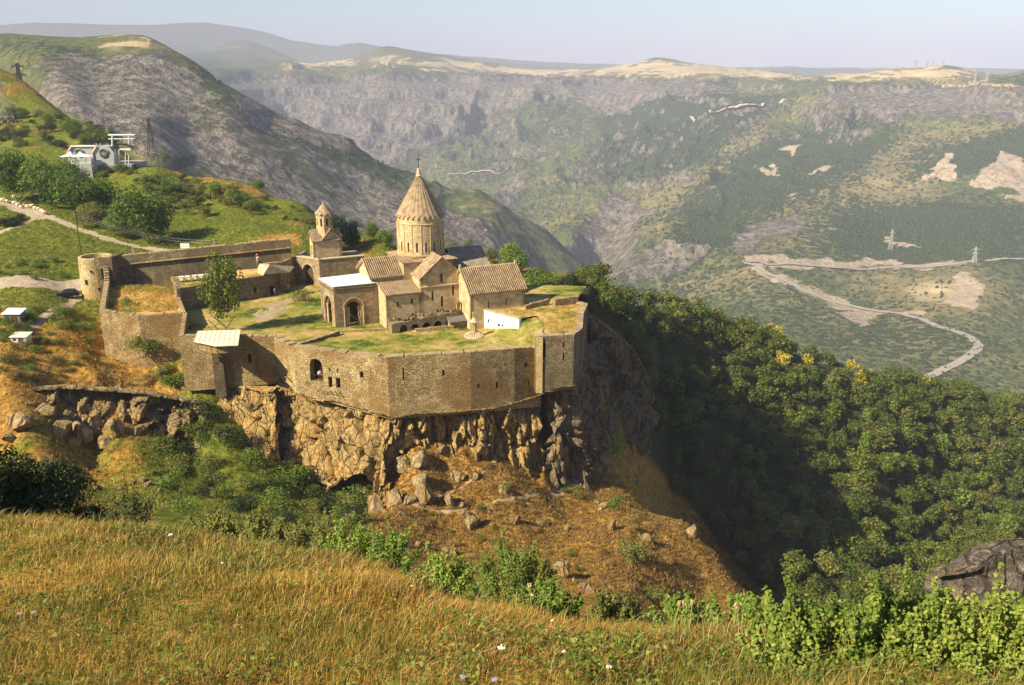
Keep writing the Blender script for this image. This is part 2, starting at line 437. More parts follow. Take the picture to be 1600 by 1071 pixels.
def surf(px, py, ymin=60.0, ymax=26000.0, detail=True):
    """first hit of a survey sight line with the land"""
    d = ray(px, py); u = d.x / d.y; k = d.z / d.y
    ys = np.exp(np.linspace(math.log(ymin), math.log(ymax), 2600)); z = ground_h(u * ys, ys, detail)
    below = (CAMH + k * ys) < z; i = int(np.argmax(below))
    if not below[i]: return None
    i = max(i, 1); z0 = CAMH + k * ys[i - 1] - z[i - 1]; z1 = CAMH + k * ys[i] - z[i]; t = z0 / (z0 - z1 + 1e-9)
    y = ys[i - 1] + (ys[i] - ys[i - 1]) * t
    return Vector((u * y, y, CAMH + k * y))
def gz(x, y): return float(ground_h(np.array([x]), np.array([y]))[0])

# ---------------------------------------------------------------- land cover (where grass, rock, scree, fields lie)
PATH_NEAR = [[(-20,372),(40,348),(72,338)], [(-20,312),(20,320),(72,340)], [(72,340),(110,352),(150,368),(200,382),(260,392),(300,398)],
             [(-20,445),(60,442),(140,440)], [(120,465),(90,482),(60,500),(40,520)]]
TALUS_PATHS = [[(590,800),(650,790),(720,762),(760,735)], [(590,806),(700,800),(800,780),(900,752),(930,745)]]
def cover_near(x, y, z):
    px, py = project(x, y, z)
    n1 = fbm(x * .05, y * .05, 4, 61); n2 = fbm(x * .2, y * .2, 4, 62)
    dry = .45 + n1 * .5 + n2 * .3
    # fresh green: fields and orchard at the left
    green = soft_poly(px, py, [(-50, 250), (150, 240), (300, 280), (460, 320), (600, 370), (470, 380), (130, 470), (-50, 640)], 12)
    dry = dry - green * .45 * sstep(150, 170, y)
    dry += .55 * soft_poly(px, py, [(50, 540), (150, 510), (330, 600), (250, 640), (-60, 640), (-60, 590)], 25)
    dry += .9 * soft_poly(px, py, [(590, 720), (720, 690), (940, 745), (1200, 960), (1150, 1010), (900, 960), (700, 880), (580, 830)], 20)
    dry -= .3 * soft_poly(px, py, [(220, 690), (430, 700), (560, 770), (590, 810), (500, 860), (250, 830)], 20)
    dry += .6 * soft_poly(px, py, [(150, 252), (215, 258), (212, 276), (150, 275)], 6) + .7 * soft_poly(px, py, [(385, 370), (470, 362), (470, 384), (385, 386)], 6)
    path = np.zeros_like(x)
    for k, pl in enumerate(PATH_NEAR):
        wpts = [surf(*p) for p in pl]; wpts = [(p.x, p.y) for p in wpts if p is not None]
        wd = (1.3, 2.4, 1.0, 3.6, .8)[k]
        path = np.maximum(path, 1 - sstep(wd * .75, wd * 1.25, poly_dist(x, y, wpts, False) + n2 * .7))
    for pl in TALUS_PATHS:
        wpts = [surf(*p) for p in pl]; wpts = [(p.x, p.y) for p in wpts if p is not None]
        path = np.maximum(path, .62 * (1 - sstep(.12, .5, poly_dist(x, y, wpts, False) + n2 * .3)))
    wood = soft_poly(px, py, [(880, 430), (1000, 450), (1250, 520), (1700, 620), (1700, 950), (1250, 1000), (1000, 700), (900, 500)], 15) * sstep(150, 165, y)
    rock = sstep(.25, .5, fbm(x * .12, y * .12, 4, 66)) * .5 * (1 - green) * sstep(90, 100, y)
    rock = np.maximum(rock, soft_poly(px, py, [(-60, 612), (200, 600), (300, 640), (280, 690), (-60, 700)], 14) * .42)
    rock = np.maximum(rock, soft_poly(px, py, [(915, 500), (1040, 560), (1060, 700), (1000, 770), (930, 750)], 10) * .15)
    dry = dry + .8 * soft_poly(px, py, [(930, 720), (1060, 690), (1260, 960), (1180, 1000), (940, 770)], 14) - .35 * soft_poly(px, py, [(-60, 150), (90, 165), (200, 230), (60, 260), (-60, 250)], 14)
    rock = np.maximum(rock, soft_poly(px, py, [(1280, 800), (1340, 830), (1400, 890), (1330, 890)], 12) * .9)
    return np.stack([np.clip(dry, 0, 1), np.clip(path, 0, 1), np.clip(rock, 0, 1), np.clip(wood, 0, 1)], 1)

SCREE = [[(1160,392),(1190,396),(1260,402),(1400,408),(1500,410),(1500,416),(1260,418),(1165,412)],
         [(1170,412),(1250,440),(1350,480),(1440,492),(1430,500),(1330,484),(1240,452),(1170,424)],
         [(1300,482),(1375,490),(1350,512),(1320,500)], [(1460,470),(1500,430),(1540,450),(1530,478)],
         [(1440,270),(1480,235),(1497,258),(1490,280)], [(1520,290),(1560,240),(1620,255),(1620,310),(1560,300)], [(1420,290),(1440,266),(1450,270)],
         [(1210,235),(1240,228),(1240,242)], [(1255,275),(1310,258),(1310,265),(1262,282)],  [(1230,310),(1265,295),(1240,312)],
         [(1185,260),(1215,255),(1215,272)],[(1380,365),(1440,382),(1400,388)], [(1200,145),(1160,160),(1150,150),(1195,140)]]
ROCKF = [[(40,95),(160,80),(300,120),(430,210),(600,290),(760,340),(880,430),(700,390),(500,350),(330,270),(240,250),(120,190)],[(470,120),(700,115),(900,120),(1100,122),(1180,145),(1050,150),(960,175),(860,150),(760,190),(610,260),(500,235),(370,180),(350,120)],
         [(1285,135),(1600,135),(1620,195),(1480,180),(1380,195),(1330,165),(1285,165)], [(1270,175),(1300,178),(1290,198),(1268,192)], [(940,160),(990,150),(985,185),(950,180)],
         [(980,400),(1040,378),(1105,385),(1090,415),(1030,440),(965,455)], [(770,330),(800,265),(835,260),(800,320)], [(880,400),(960,300),(1020,330),(960,440)],
         [(160,95),(250,80),(330,150),(380,190),(360,230),(240,180)], [(300,220),(330,210),(360,270),(340,290)], [(430,300),(470,260),(560,280),(600,300),(610,340),(520,340)], [(80,90),(120,100),(110,170),(60,160)],
         [(1130,390),(1175,350),(1270,330),(1250,360),(1150,395)]]
FIELD = [[(1290,112),(1340,106),(1420,104),(1520,106),(1540,118),(1440,124),(1290,126)], [(1450,126),(1600,131),(1600,142),(1460,134)],
         [(150,66),(235,58),(240,70),(160,76)], [(540,95),(760,96),(900,108),(1000,95),(1130,100),(1280,118),(1220,122),(960,116),(850,120),(640,104)], [(440,100),(540,95),(560,102),(450,108)]]
DRYF = [[(1000,470),(1150,400),(1260,430),(1440,500),(1420,520),(1250,500),(1150,480)], [(1130,380),(1250,290),(1400,240),(1480,300),(1400,370),(1250,400)], [(1380,210),(1500,180),(1600,170),(1600,235),(1480,235),(1370,270)],
        [(880,400),(1000,310),(1100,240),(1230,160),(1270,150),(1230,200),(1080,320),(960,420)], [(1290,420),(1500,420),(1600,470),(1500,500),(1400,480)]]
GREENF = [[(1080,330),(1200,220),(1290,200),(1390,210),(1350,260),(1200,310)], [(900,280),(960,160),(1120,140),(1200,170),(1080,250)], [(1320,350),(1500,310),(1600,330),(1600,400),(1430,395),(1320,380)], [(1400,280),(1440,250),(1600,200),(1600,250)], [(960,430),(1100,350),(1160,360),(1040,420)],
          [(260,60),(340,110),(440,180),(640,270),(620,300),(420,230),(300,130)], [(0,62),(150,70),(180,130),(60,90),(0,85)]]
def cover_far(x, y, z):
    px, py = project(x, y, z); wx = px + fbm(x / 70., y / 70., 5, 71, .65) * 26; wy = py + fbm(x / 70., y / 70., 5, 72, .65) * 16
    m = lambda L, w: np.clip(sum(soft_poly(wx, wy, p, w) for p in L), 0, 1)
    behind = (y < 1700) & (px < 930)
    far = ~behind
    dry = .34 + fbm(x / 160., y / 160., 4, 73) * .4 + .34 * m(DRYF, 30) * far + m(FIELD, 5) * .9
    scree = m(SCREE, 3) * (y < 2500)
    rock = m(ROCKF, 12) * np.where(behind, .84 + .5 * fbm(x / 120., y / 120., 4, 79), 1)
    green = .85 * m(GREENF, 34) + .30 - .4 * behind + fbm(x / 220., y / 220., 4, 75) * .45 - m(FIELD, 4)
    return np.stack([np.clip(dry, 0, 1), np.clip(scree, 0, 1), np.clip(rock, 0, 1), np.clip(green, 0, 1)], 1)

def grid_mesh(name, us, ys, mat, cover, label=None, kind='structure'):
    U, Y = np.meshgrid(us, ys); X = U * Y
    Z = ground_h(X.ravel(), Y.ravel()); V = np.stack([X.ravel(), Y.ravel(), Z], 1)
    nu, ny = len(us), len(ys); i = np.arange(ny - 1)[:, None] * nu + np.arange(nu - 1)[None]
    Fc = np.stack([i, i + 1, i + nu + 1, i + nu], -1).reshape(-1, 4)
    o = np_mesh(name, V, Fc, mat, attrs={'cover': cover(V[:, 0], V[:, 1], V[:, 2])}, smooth=True)
    o['kind'] = kind
    return o
# ================================================================ MATERIALS OF THE LAND
def mat_ground():
    t = NT('ground_cover'); c = t.coord(); a = t.attr('cover'); s = t.sep(a); al = t.attr('cover', 'Alpha')
    big = t.noise(.12, 5, c); mid = t.noise(.9, 6, c, .65); fine = t.noise(5.0, 5, c, .7)
    grn = t.ramp(mid, [(.3, (.045, .065, .010)), (.5, (.125, .15, .02)), (.68, (.25, .26, .04))])
    dry = t.ramp(mid, [(.3, (.12, .06, .016)), (.48, (.32, .18, .042)), (.7, (.54, .35, .09))])
    k = t.math('ADD', s[0], t.maprange(fine, .3, .7, -.28, .28)); k = t.math('ADD', k, t.maprange(big, .3, .7, -.15, .15))
    col = t.mix(t.maprange(k, .35, .65), grn, dry)
    fl = t.ramp(fine, [(.35, (.55, .55, .55)), (.65, (1.35, 1.3, 1.2))]); col = t.mix(.6, col, fl, 'MULTIPLY')
    rockc = t.ramp(mid, [(.3, (.11, .08, .05)), (.55, (.24, .18, .11)), (.75, (.36, .28, .19))])
    col = t.mix(t.maprange(t.math('ADD', s[2], t.maprange(fine, .3, .7, -.3, .3)), .45, .65), col, rockc)
    pathc = t.ramp(fine, [(.3, (.34, .27, .19)), (.7, (.50, .42, .31))]); col = t.mix(t.maprange(t.math('ADD', s[1], t.maprange(mid, .3, .7, -.2, .2)), .4, .62), col, pathc)
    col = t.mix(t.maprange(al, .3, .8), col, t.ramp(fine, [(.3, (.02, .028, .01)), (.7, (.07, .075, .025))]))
    h = t.math('ADD', t.math('MULTIPLY', mid, 1.2), t.math('MULTIPLY', fine, .6))
    return t.done(col, .95, t.bump(h, .9, .35), spec=.05)
def mat_mountain():
    t = NT('mountain_cover'); c = t.coord(); a = t.attr('cover'); s = t.sep(a); al = t.attr('cover', 'Alpha')
    n1 = t.noise(.012, 6, c, .6); n2 = t.noise(.055, 6, c, .7); n3 = t.noise(.22, 4, c, .7)
    nz = t.n('SeparateXYZ'); g = t.n('NewGeometry'); t.l(g.outputs['True Normal'], nz.inputs[0]); steep = t.maprange(nz.outputs[2], .86, .55)
    dry = t.ramp(n2, [(.3, (.115, .10, .045)), (.5, (.19, .165, .075)), (.7, (.30, .255, .13))])
    olive = t.ramp(n2, [(.3, (.055, .075, .025)), (.55, (.11, .13, .042)), (.75, (.19, .20, .07))])
    col = t.mix(t.maprange(t.math('ADD', s[0], t.maprange(n2, .3, .7, -.3, .3)), .35, .65), olive, dry)
    field = t.ramp(t.noise(.004, 3, c), [(.4, (.42, .34, .19)), (.6, (.52, .42, .24))]); col = t.mix(t.maprange(s[0], .85, 1.0), col, field)
    v = t.n('TexVoronoi'); v.inputs['Scale'].default_value = .085; t.l(t.mix(.12, c, t.noise(.2, 3, c, out='Color'), 'ADD'), v.inputs['Vector'])
    blob = t.math('SUBTRACT', t.math('ADD', t.math('MULTIPLY', al, .85), t.maprange(n2, .3, .7, -.25, .3)), t.math('MULTIPLY', v.outputs['Distance'], .75))
    bush = t.ramp(n3, [(.3, (.02, .036, .012)), (.7, (.055, .08, .022))]); bmask = t.maprange(blob, .02, .10); col = t.mix(bmask, col, bush)
    # rock: vertical streaks
    st = t.noise(1.0, 5, t.mapping(c, (.06, .06, .014)), .65)
    rk = t.ramp(st, [(.28, (.055, .05, .042)), (.45, (.15, .135, .11)), (.6, (.26, .235, .195)), (.8, (.40, .36, .30))])
    rm = t.math('MAXIMUM', t.math('ADD', s[2], t.maprange(n2, .3, .7, -.55, .25)), t.math('ADD', steep, t.maprange(n2, .35, .65, -.75, .1)))
    rmask = t.maprange(rm, .38, .55); col = t.mix(rmask, col, rk)
    sc = t.ramp(n2, [(.3, (.30, .24, .17)), (.7, (.48, .39, .29))]); col = t.mix(t.maprange(t.math('ADD', s[1], t.maprange(n2, .3, .7, -.5, .25)), .3, .7), col, sc)
    h = t.math('ADD', t.math('ADD', t.math('MULTIPLY', n2, 10.0), t.math('MULTIPLY', st, t.math('MULTIPLY', rmask, 26.0))), t.math('MULTIPLY', bmask, 5.0))
    return t.done(col, .95, t.bump(h, .8, 1.0), spec=.03)
M = {}
M['ground'] = mat_ground(); M['mountain'] = mat_mountain()
us_n = np.concatenate([np.linspace(-1.3, -.74, 50), np.linspace(-.73, .73, 900), np.linspace(.74, 1.3, 50)])
ys_n = np.concatenate([np.linspace(1.2, 20, 90), np.linspace(20.5, 88, 90), np.linspace(88.5, 200, 400), np.exp(np.linspace(math.log(200.6), math.log(640), 300))])
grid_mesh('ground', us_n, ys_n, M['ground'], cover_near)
us_f = np.concatenate([np.linspace(-1.3, -.74, 40), np.linspace(-.73, .73, 960), np.linspace(.74, 1.3, 40)])
ys_f = np.concatenate([np.exp(np.linspace(math.log(630), math.log(5200), 760)), np.exp(np.linspace(math.log(5250), math.log(24000), 110))])
grid_mesh('mountains', us_f, ys_f, M['mountain'], cover_far)
# far blue ranges on the horizon
def far_range(Y, prof, seed):
    xs = []; 
    for px in range(-500, 2150, 10):
        py = np.interp(px, [p[0] for p in prof], [p[1] for p in prof]); d = D(px, py, Y); xs.append((d.x, d.z))
    V = []; n = len(xs)
    for k, (dy, f) in enumerate([(-900, 0), (-600, .55), (-300, .85), (0, 1), (900, .8), (2500, .3)]):
        for i, (x, z) in enumerate(xs):
            zz = -500 + (z + 500) * f
            V.append((x * (Y + dy) / Y, Y + dy + 300 * math.sin(i * .13 + seed), zz + (float(fbm(np.array([i * .12]), np.array([k * .5 + seed]), 4, seed)[0]) * 30 if f > 0 else 0)))
    i = np.arange(5)[:, None] * n + np.arange(n - 1)[None]
    Fc = np.stack([i, i + 1, i + n + 1, i + n], -1).reshape(-1, 4)
    V = np.array(V); o = np_mesh('mountain_range', V, Fc, M['mountain'], attrs={'cover': np.tile([.5, 0, .3, .5], (len(V), 1))}, smooth=True); o['kind'] = 'structure'
far_range(9000, [(-500, 50), (0, 38), (120, 40), (200, 42), (250, 41), (310, 33), (370, 42), (450, 64), (560, 76), (680, 84), (900, 100), (1200, 106), (1600, 110), (2150, 100)], 3)
far_range(8200, [(-500, 60), (0, 62), (300, 72), (480, 74), (560, 66), (620, 78), (740, 94), (850, 104), (1000, 106), (2150, 112)], 8)
# ================================================================ MASONRY MATERIALS
def mat_rubble(name, cols, sx=2.1, sy=3.5, stain=(.26, .15, .06)):
    t = NT(name); uv = t.n('UVMap'); uv.uv_map = 'metres'; c = t.coord()
    w = t.noise(2.2, 3, uv.outputs[0], out='Color'); ad = t.mix(.10, uv.outputs[0], w, 'ADD'); vec = t.mapping(ad, (sx, sy, 1))
    v = t.n('TexVoronoi'); v.voronoi_dimensions = '2D'; v.inputs['Scale'].default_value = 1; v.inputs['Randomness'].default_value = .95; t.l(vec, v.inputs['Vector'])
    e = t.n('TexVoronoi'); e.voronoi_dimensions = '2D'; e.feature = 'DISTANCE_TO_EDGE'; e.inputs['Scale'].default_value = 1; e.inputs['Randomness'].default_value = .95; t.l(vec, e.inputs['Vector'])
    rnd = t.sep(v.outputs['Color'])[0]; n0 = t.noise(.13, 4, c, .6); n1 = t.noise(.4, 5, c, .65); n3 = t.noise(8, 4, c, .7)
    k = t.math('ADD', t.math('MULTIPLY', rnd, .40), t.math('MULTIPLY', n1, .85))
    col = t.ramp(k, [(.25, cols[0]), (.6, cols[1]), (.95, cols[2])])
    col = t.mix(t.maprange(n0, .46, .60, 0, .7), col, stain); st = t.noise(1.0, 4, t.mapping(c, (.7, .7, .13)), .7); col = t.mix(t.maprange(st, .54, .72, 0, .5), col, tuple(x * .4 for x in cols[0]))
    gap = t.maprange(e.outputs['Distance'], .10, .02); col = t.mix(t.math('MULTIPLY', gap, .5), col, tuple(x * .42 for x in cols[0]))
    col = t.mix(.5, col, t.ramp(n3, [(.3, (.7, .7, .7)), (.7, (1.2, 1.2, 1.2))]), 'MULTIPLY')
    h = t.math('SUBTRACT', t.math('ADD', t.math('MULTIPLY', n3, .35), t.math('MULTIPLY', rnd, .6)), t.math('MULTIPLY', gap, 1.3))
    return t.done(col, .95, t.bump(h, .9, .09), spec=.05)
def mat_masonry(name, cols, bw, bh, mortar=.035, bumpd=.06, warp=.10, stain=((.30, .17, .06), .5), squash=1.0, mortarc=.62):
    t = NT(name); uv = t.n('UVMap'); uv.uv_map = 'metres'; c = t.coord()
    w = t.noise(1.6, 3, uv.outputs[0], out='Color'); w2 = t.n('VectorMath', operation='SCALE'); t.l(t.mix(1.0, w, (.5, .5, .5), 'SUBTRACT'), w2.inputs[0]); w2.inputs[3].default_value = warp * 2
    ad = t.n('VectorMath', operation='ADD'); t.l(uv.outputs[0], ad.inputs[0]); t.l(w2.outputs[0], ad.inputs[1])
    b = t.n('TexBrick'); t.l(ad.outputs[0], b.inputs['Vector']); b.inputs['Scale'].default_value = 1.0
    b.inputs['Brick Width'].default_value = bw; b.inputs['Row Height'].default_value = bh; b.inputs['Mortar Size'].default_value = mortar
    b.inputs['Mortar Smooth'].default_value = .4; b.inputs['Bias'].default_value = 0
    b.inputs['Color1'].default_value = (0, 0, 0, 1); b.inputs['Color2'].default_value = (1, 1, 1, 1); b.inputs['Mortar'].default_value = (.5, .5, .5, 1)
    n1 = t.noise(.28, 4, c, .6); n2 = t.noise(1.5, 6, c, .7); n3 = t.noise(9, 4, c, .7)
    k = t.math('ADD', t.math('MULTIPLY', b.outputs[0], .38), t.math('MULTIPLY', n2, .75))
    col = t.ramp(k, [(.25, cols[0]), (.55, cols[1]), (.85, cols[2])])
    col = t.mix(t.maprange(n1, .5, .68, 0, stain[1]), col, stain[0])
    st = t.noise(1.0, 4, t.mapping(c, (.9, .9, .16)), .7); col = t.mix(t.maprange(st, .52, .72, 0, .45), col, tuple(x * .38 for x in cols[0]))
    col = t.mix(t.math('MULTIPLY', b.outputs['Fac'], mortarc), col, tuple(x * .6 for x in cols[0]))
    col = t.mix(.5, col, t.ramp(n3, [(.3, (.7, .7, .7)), (.7, (1.2, 1.2, 1.2))]), 'MULTIPLY')
    h = t.math('SUBTRACT', t.math('ADD', t.math('MULTIPLY', n3, .35), t.math('MULTIPLY', b.outputs[0], .4)), b.outputs['Fac'])
    return t.done(col, .95, t.bump(h, .8, bumpd), spec=.05)
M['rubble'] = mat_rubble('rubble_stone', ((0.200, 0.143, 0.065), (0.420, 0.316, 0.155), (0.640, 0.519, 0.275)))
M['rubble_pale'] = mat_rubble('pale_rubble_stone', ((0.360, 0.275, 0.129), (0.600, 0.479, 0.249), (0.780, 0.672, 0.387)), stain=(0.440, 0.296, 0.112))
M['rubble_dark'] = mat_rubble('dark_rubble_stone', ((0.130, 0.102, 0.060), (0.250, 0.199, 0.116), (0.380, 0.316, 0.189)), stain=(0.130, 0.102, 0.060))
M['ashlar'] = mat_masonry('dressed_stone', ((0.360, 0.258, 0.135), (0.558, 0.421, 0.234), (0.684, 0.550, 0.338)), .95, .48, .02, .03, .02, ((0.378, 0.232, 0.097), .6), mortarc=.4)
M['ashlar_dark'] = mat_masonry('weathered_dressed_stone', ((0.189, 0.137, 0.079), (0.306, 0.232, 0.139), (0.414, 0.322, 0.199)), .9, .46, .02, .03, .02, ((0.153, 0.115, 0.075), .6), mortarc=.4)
def mat_roofstone(name, a, b_):
    t = NT(name); c = t.coord(); n = t.noise(1.1, 6, c, .7); n2 = t.noise(7, 4, c, .7)
    col = t.ramp(n, [(.3, a), (.55, b_), (.8, tuple(x * 1.2 for x in b_))]); col = t.mix(.5, col, t.ramp(n2, [(.3, (.65, .65, .65)), (.7, (1.2, 1.2, 1.2))]), 'MULTIPLY')
    return t.done(col, .95, t.bump(n2, .5, .03), spec=.05)
M['roof'] = mat_roofstone('stone_roof_tile', (0.168, 0.116, 0.068), (0.386, 0.288, 0.179))
M['roof_shaded'] = mat_roofstone('shaded_stone_roof', (.16, .135, .10), (.32, .27, .20))  # east roof tile, darkened and greyed for the shadow of the drum
M['roof_dark'] = mat_roofstone('dark_stone_roof', (.11, .10, .09), (.19, .17, .15))
M['coping'] = mat_roofstone('coping_stone', (.36, .28, .18), (.56, .46, .31))
M['plaster'] = plain('white_plaster', (.74, .71, .64), .9, var=.10, scale=1.2)
M['dark'] = plain('interior_shade', (.025, .02, .016), 1.0)  # near-black colour standing in for the shade inside openings
M['wood_dark'] = plain('old_dark_wood', (.10, .055, .03), .8)
M['iron'] = plain('black_iron', (.02, .02, .022), .5, metal=.6)
M['white_metal'] = plain('white_painted_metal', (.78, .78, .76), .5, var=.05)
M['sheet'] = plain('cream_sheet_roof', (.70, .66, .50), .6, var=.10, scale=.9)
M['sheet_white'] = plain('bright_sheet_roof', (.80, .82, .84), .35, var=.04, scale=.9)
M['concrete'] = plain('grey_concrete', (.34, .33, .31), .9, var=.15)
def mat_turf(name, g, d, bal):
    t = NT(name); c = t.coord(); big = t.noise(.16, 4, c, .6); mid = t.noise(.8, 6, c, .7); fine = t.noise(6, 5, c, .75)
    k = t.math('ADD', t.math('ADD', t.math('MULTIPLY', big, 1.6), t.math('MULTIPLY', mid, .9)), t.math('MULTIPLY', fine, .6)); k = t.math('MULTIPLY', t.math('SUBTRACT', k, .42), .5)
    col = t.ramp(k, [(bal / 2 - .10, g[0]), (bal / 2 - .02, g[1]), (bal / 2 + .03, d[0]), (bal / 2 + .11, d[1])])
    return t.done(col, .95, t.bump(t.math('ADD', mid, fine), .8, .15), spec=.04)
M['turf'] = mat_turf('dry_turf', ((.06, .095, .015), (.19, .21, .035)), ((.28, .235, .06), (.45, .33, .13)), 1.10)
M['turf_dry'] = mat_turf('golden_dry_turf', ((.10, .12, .025), (.24, .22, .05)), ((.40, .28, .08), (.54, .40, .15)), 1.06)
M['turf_brown'] = mat_turf('brown_weeds', ((.08, .11, .02), (.20, .18, .04)), ((.40, .25, .07), (.60, .42, .15)), 1.06)

# ================================================================ WALL BUILDER
def wall(mb, mapf, L, zb, zt, th, ops=(), step=1.2, jit=0.0, seed=0, back=True):
    """mapf(s, depth, z) -> point; depth 0 = outer face. ops: (s0, s1, zlo, zhi, arched)"""
    ss = set([0.0, L])
    k = max(1, int(L / step))
    for i in range(1, k): ss.add(L * i / k)
    for o in ops:
        n = 8 if o[4] else 1
        for i in range(n + 1): ss.add(o[0] + (o[1] - o[0]) * i / n)
    ss = sorted(ss); ss = [s for i, s in enumerate(ss) if i == 0 or s - ss[i - 1] > 1e-4]
    zbf = (lambda s: zb[0] + (zb[1] - zb[0]) * s / L) if isinstance(zb, tuple) else (lambda s: zb)
    ztf0 = (lambda s: zt[0] + (zt[1] - zt[0]) * s / L) if isinstance(zt, tuple) else (lambda s: zt)
    def ztf(s):
        return ztf0(s) + (jit * (2 * float(_h(np.array([int(s * 1.3)]), np.array([seed]), 3)[0]) - 1) if jit and 0 < s < L else 0)
    def curve(o, s):
        if not o[4]: return o[3]
        r = (o[1] - o[0]) / 2; c = (o[0] + o[1]) / 2; r = min(r, r); hh = o[3] - min(r, (o[3] - o[2]) * .7); q = max(0, 1 - ((s - c) / r) ** 2)
        return hh + (o[3] - hh) * math.sqrt(q)
    P = mapf; U = lambda s, z: (s, z)
    def face(pts, uv): mb.poly([P(*p) for p in pts], uv)
    for a, b in zip(ss, ss[1:]):
        m = (a + b) / 2; op = [o for o in ops if o[0] <= m <= o[1]]
        spans = []; lo_a, lo_b = zbf(a), zbf(b)
        for o in sorted(op, key=lambda q: q[2]):
            spans.append((lo_a, lo_b, o[2], o[2], 1)); lo_a, lo_b = curve(o, a), curve(o, b)
            face([(a, 0, lo_a), (a, th, lo_a), (b, th, lo_b), (b, 0, lo_b)], [(a, 0), (a, th), (b, th), (b, 0)])
            if o[2] > zbf(a) + .02: face([(a, 0, o[2]), (b, 0, o[2]), (b, th, o[2]), (a, th, o[2])], [(a, 0), (b, 0), (b, th), (a, th)])
            if abs(a - o[0]) < 1e-6: face([(a, 0, o[2]), (a, th, o[2]), (a, th, curve(o, a)), (a, 0, curve(o, a))], [(0, o[2]), (th, o[2]), (th, curve(o, a)), (0, curve(o, a))])
            if abs(b - o[1]) < 1e-6: face([(b, th, o[2]), (b, 0, o[2]), (b, 0, curve(o, b)), (b, th, curve(o, b))], [(0, o[2]), (th, o[2]), (th, curve(o, b)), (0, curve(o, b))])
        spans.append((lo_a, lo_b, ztf(a), ztf(b), 0))
        for (la, lb, ha, hb, _) in spans:
            if ha - la < .01 and hb - lb < .01: continue
            face([(a, 0, la), (b, 0, lb), (b, 0, hb), (a, 0, ha)], [(a, la), (b, lb), (b, hb), (a, ha)])
            if back: face([(b, th, lb), (a, th, la), (a, th, ha), (b, th, hb)], [(b, lb), (a, la), (a, ha), (b, hb)])
        face([(a, 0, ztf(a)), (b, 0, ztf(b)), (b, th, ztf(b)), (a, th, ztf(a))], [(a, 0), (b, 0), (b, th), (a, th)])
    face([(0, th, zbf(0)), (0, 0, zbf(0)), (0, 0, ztf(0)), (0, th, ztf(0))], [(0, zbf(0)), (th, zbf(0)), (th, ztf(0)), (0, ztf(0))])
    face([(L, 0, zbf(L)), (L, th, zbf(L)), (L, th, ztf(L)), (L, 0, ztf(L))], [(0, zbf(L)), (th, zbf(L)), (th, ztf(L)), (0, ztf(L))])
def line_map(p0, p1, flip=False):
    dx, dy = p1[0] - p0[0], p1[1] - p0[1]; L = math.hypot(dx, dy); ex, ey = dx / L, dy / L
    ix, iy = (-ey, ex) if not flip else (ey, -ex)     # inward: left of the run
    return (lambda s, d, z: (p0[0] + ex * s + ix * d, p0[1] + ey * s + iy * d, z)), L
def circ_map(c, r, a0):
    return lambda s, d, z: (c[0] + (r - d) * math.cos(a0 + s / r), c[1] + (r - d) * math.sin(a0 + s / r), z)
def fill_op(name, mapf, o, depth, parent, mat, label=None, thick=.12):
    """a leaf, pane or near-black sheet of painted inner shade standing in an opening"""
    mb = MB(); n = 8 if o[4] else 1; r = (o[1] - o[0]) / 2; c = (o[0] + o[1]) / 2
    hh = o[3] - min(r, (o[3] - o[2]) * .7)
    top = []
    for i in range(n + 1):
        s = o[0] + (o[1] - o[0]) * i / n
        z = hh + (o[3] - hh) * math.sqrt(max(0, 1 - ((s - c) / r) ** 2)) if o[4] else o[3]
        top.append((s, z))
    pts = [(o[0], o[2]), (o[1], o[2])] + [(s, z) for s, z in reversed(top) if z > o[2] + .01]
    mb.poly([mapf(s, depth, z) for s, z in pts]); mb.poly([mapf(s, depth + thick, z) for s, z in reversed(pts)])
    ob = mb.build(name, mat, parent)
    if label: ob['label'] = label
    return ob
def ribbed_slope(mb, e0, e1, r1, r0, rib=.36, rh=.20, th=.22, rw=.14):
    """roof plane e0,e1 (eave) r1,r0 (ridge), with stone ribs running down the slope"""
    e0, e1, r1, r0 = map(Vector, (e0, e1, r1, r0)); n = (e1 - e0).cross(r0 - e0).normalized()
    if n.z < 0: n = -n
    dn = n * -th
    mb.hexa([e0 + dn, e1 + dn, r1 + dn, r0 + dn], [e0, e1, r1, r0])
    L = (e1 - e0).length; k = max(2, int(L / rib))
    for i in range(k + 1):
        t = i / k; a = e0.lerp(e1, t); b = r0.lerp(r1, t); d = (e1 - e0).normalized() * rw * .5
        a2, b2 = a + (a - b).normalized() * .04, b
        up = n * rh
        mb.hexa([a2 - d - up * .3, a2 + d - up * .3, b2 + d - up * .3, b2 - d - up * .3], [a2 - d * .6 + up, a2 + d * .6 + up, b2 + d * .6 + up, b2 - d * .6 + up])
def rel(O, ang):
    e = (math.cos(R(ang)), math.sin(R(ang)))
    return lambda a, b, z=None: ((O[0] + a * e[0] - b * e[1], O[1] + a * e[1] + b * e[0]) if z is None else Vector((O[0] + a * e[0] - b * e[1], O[1] + a * e[1] + b * e[0], z)))
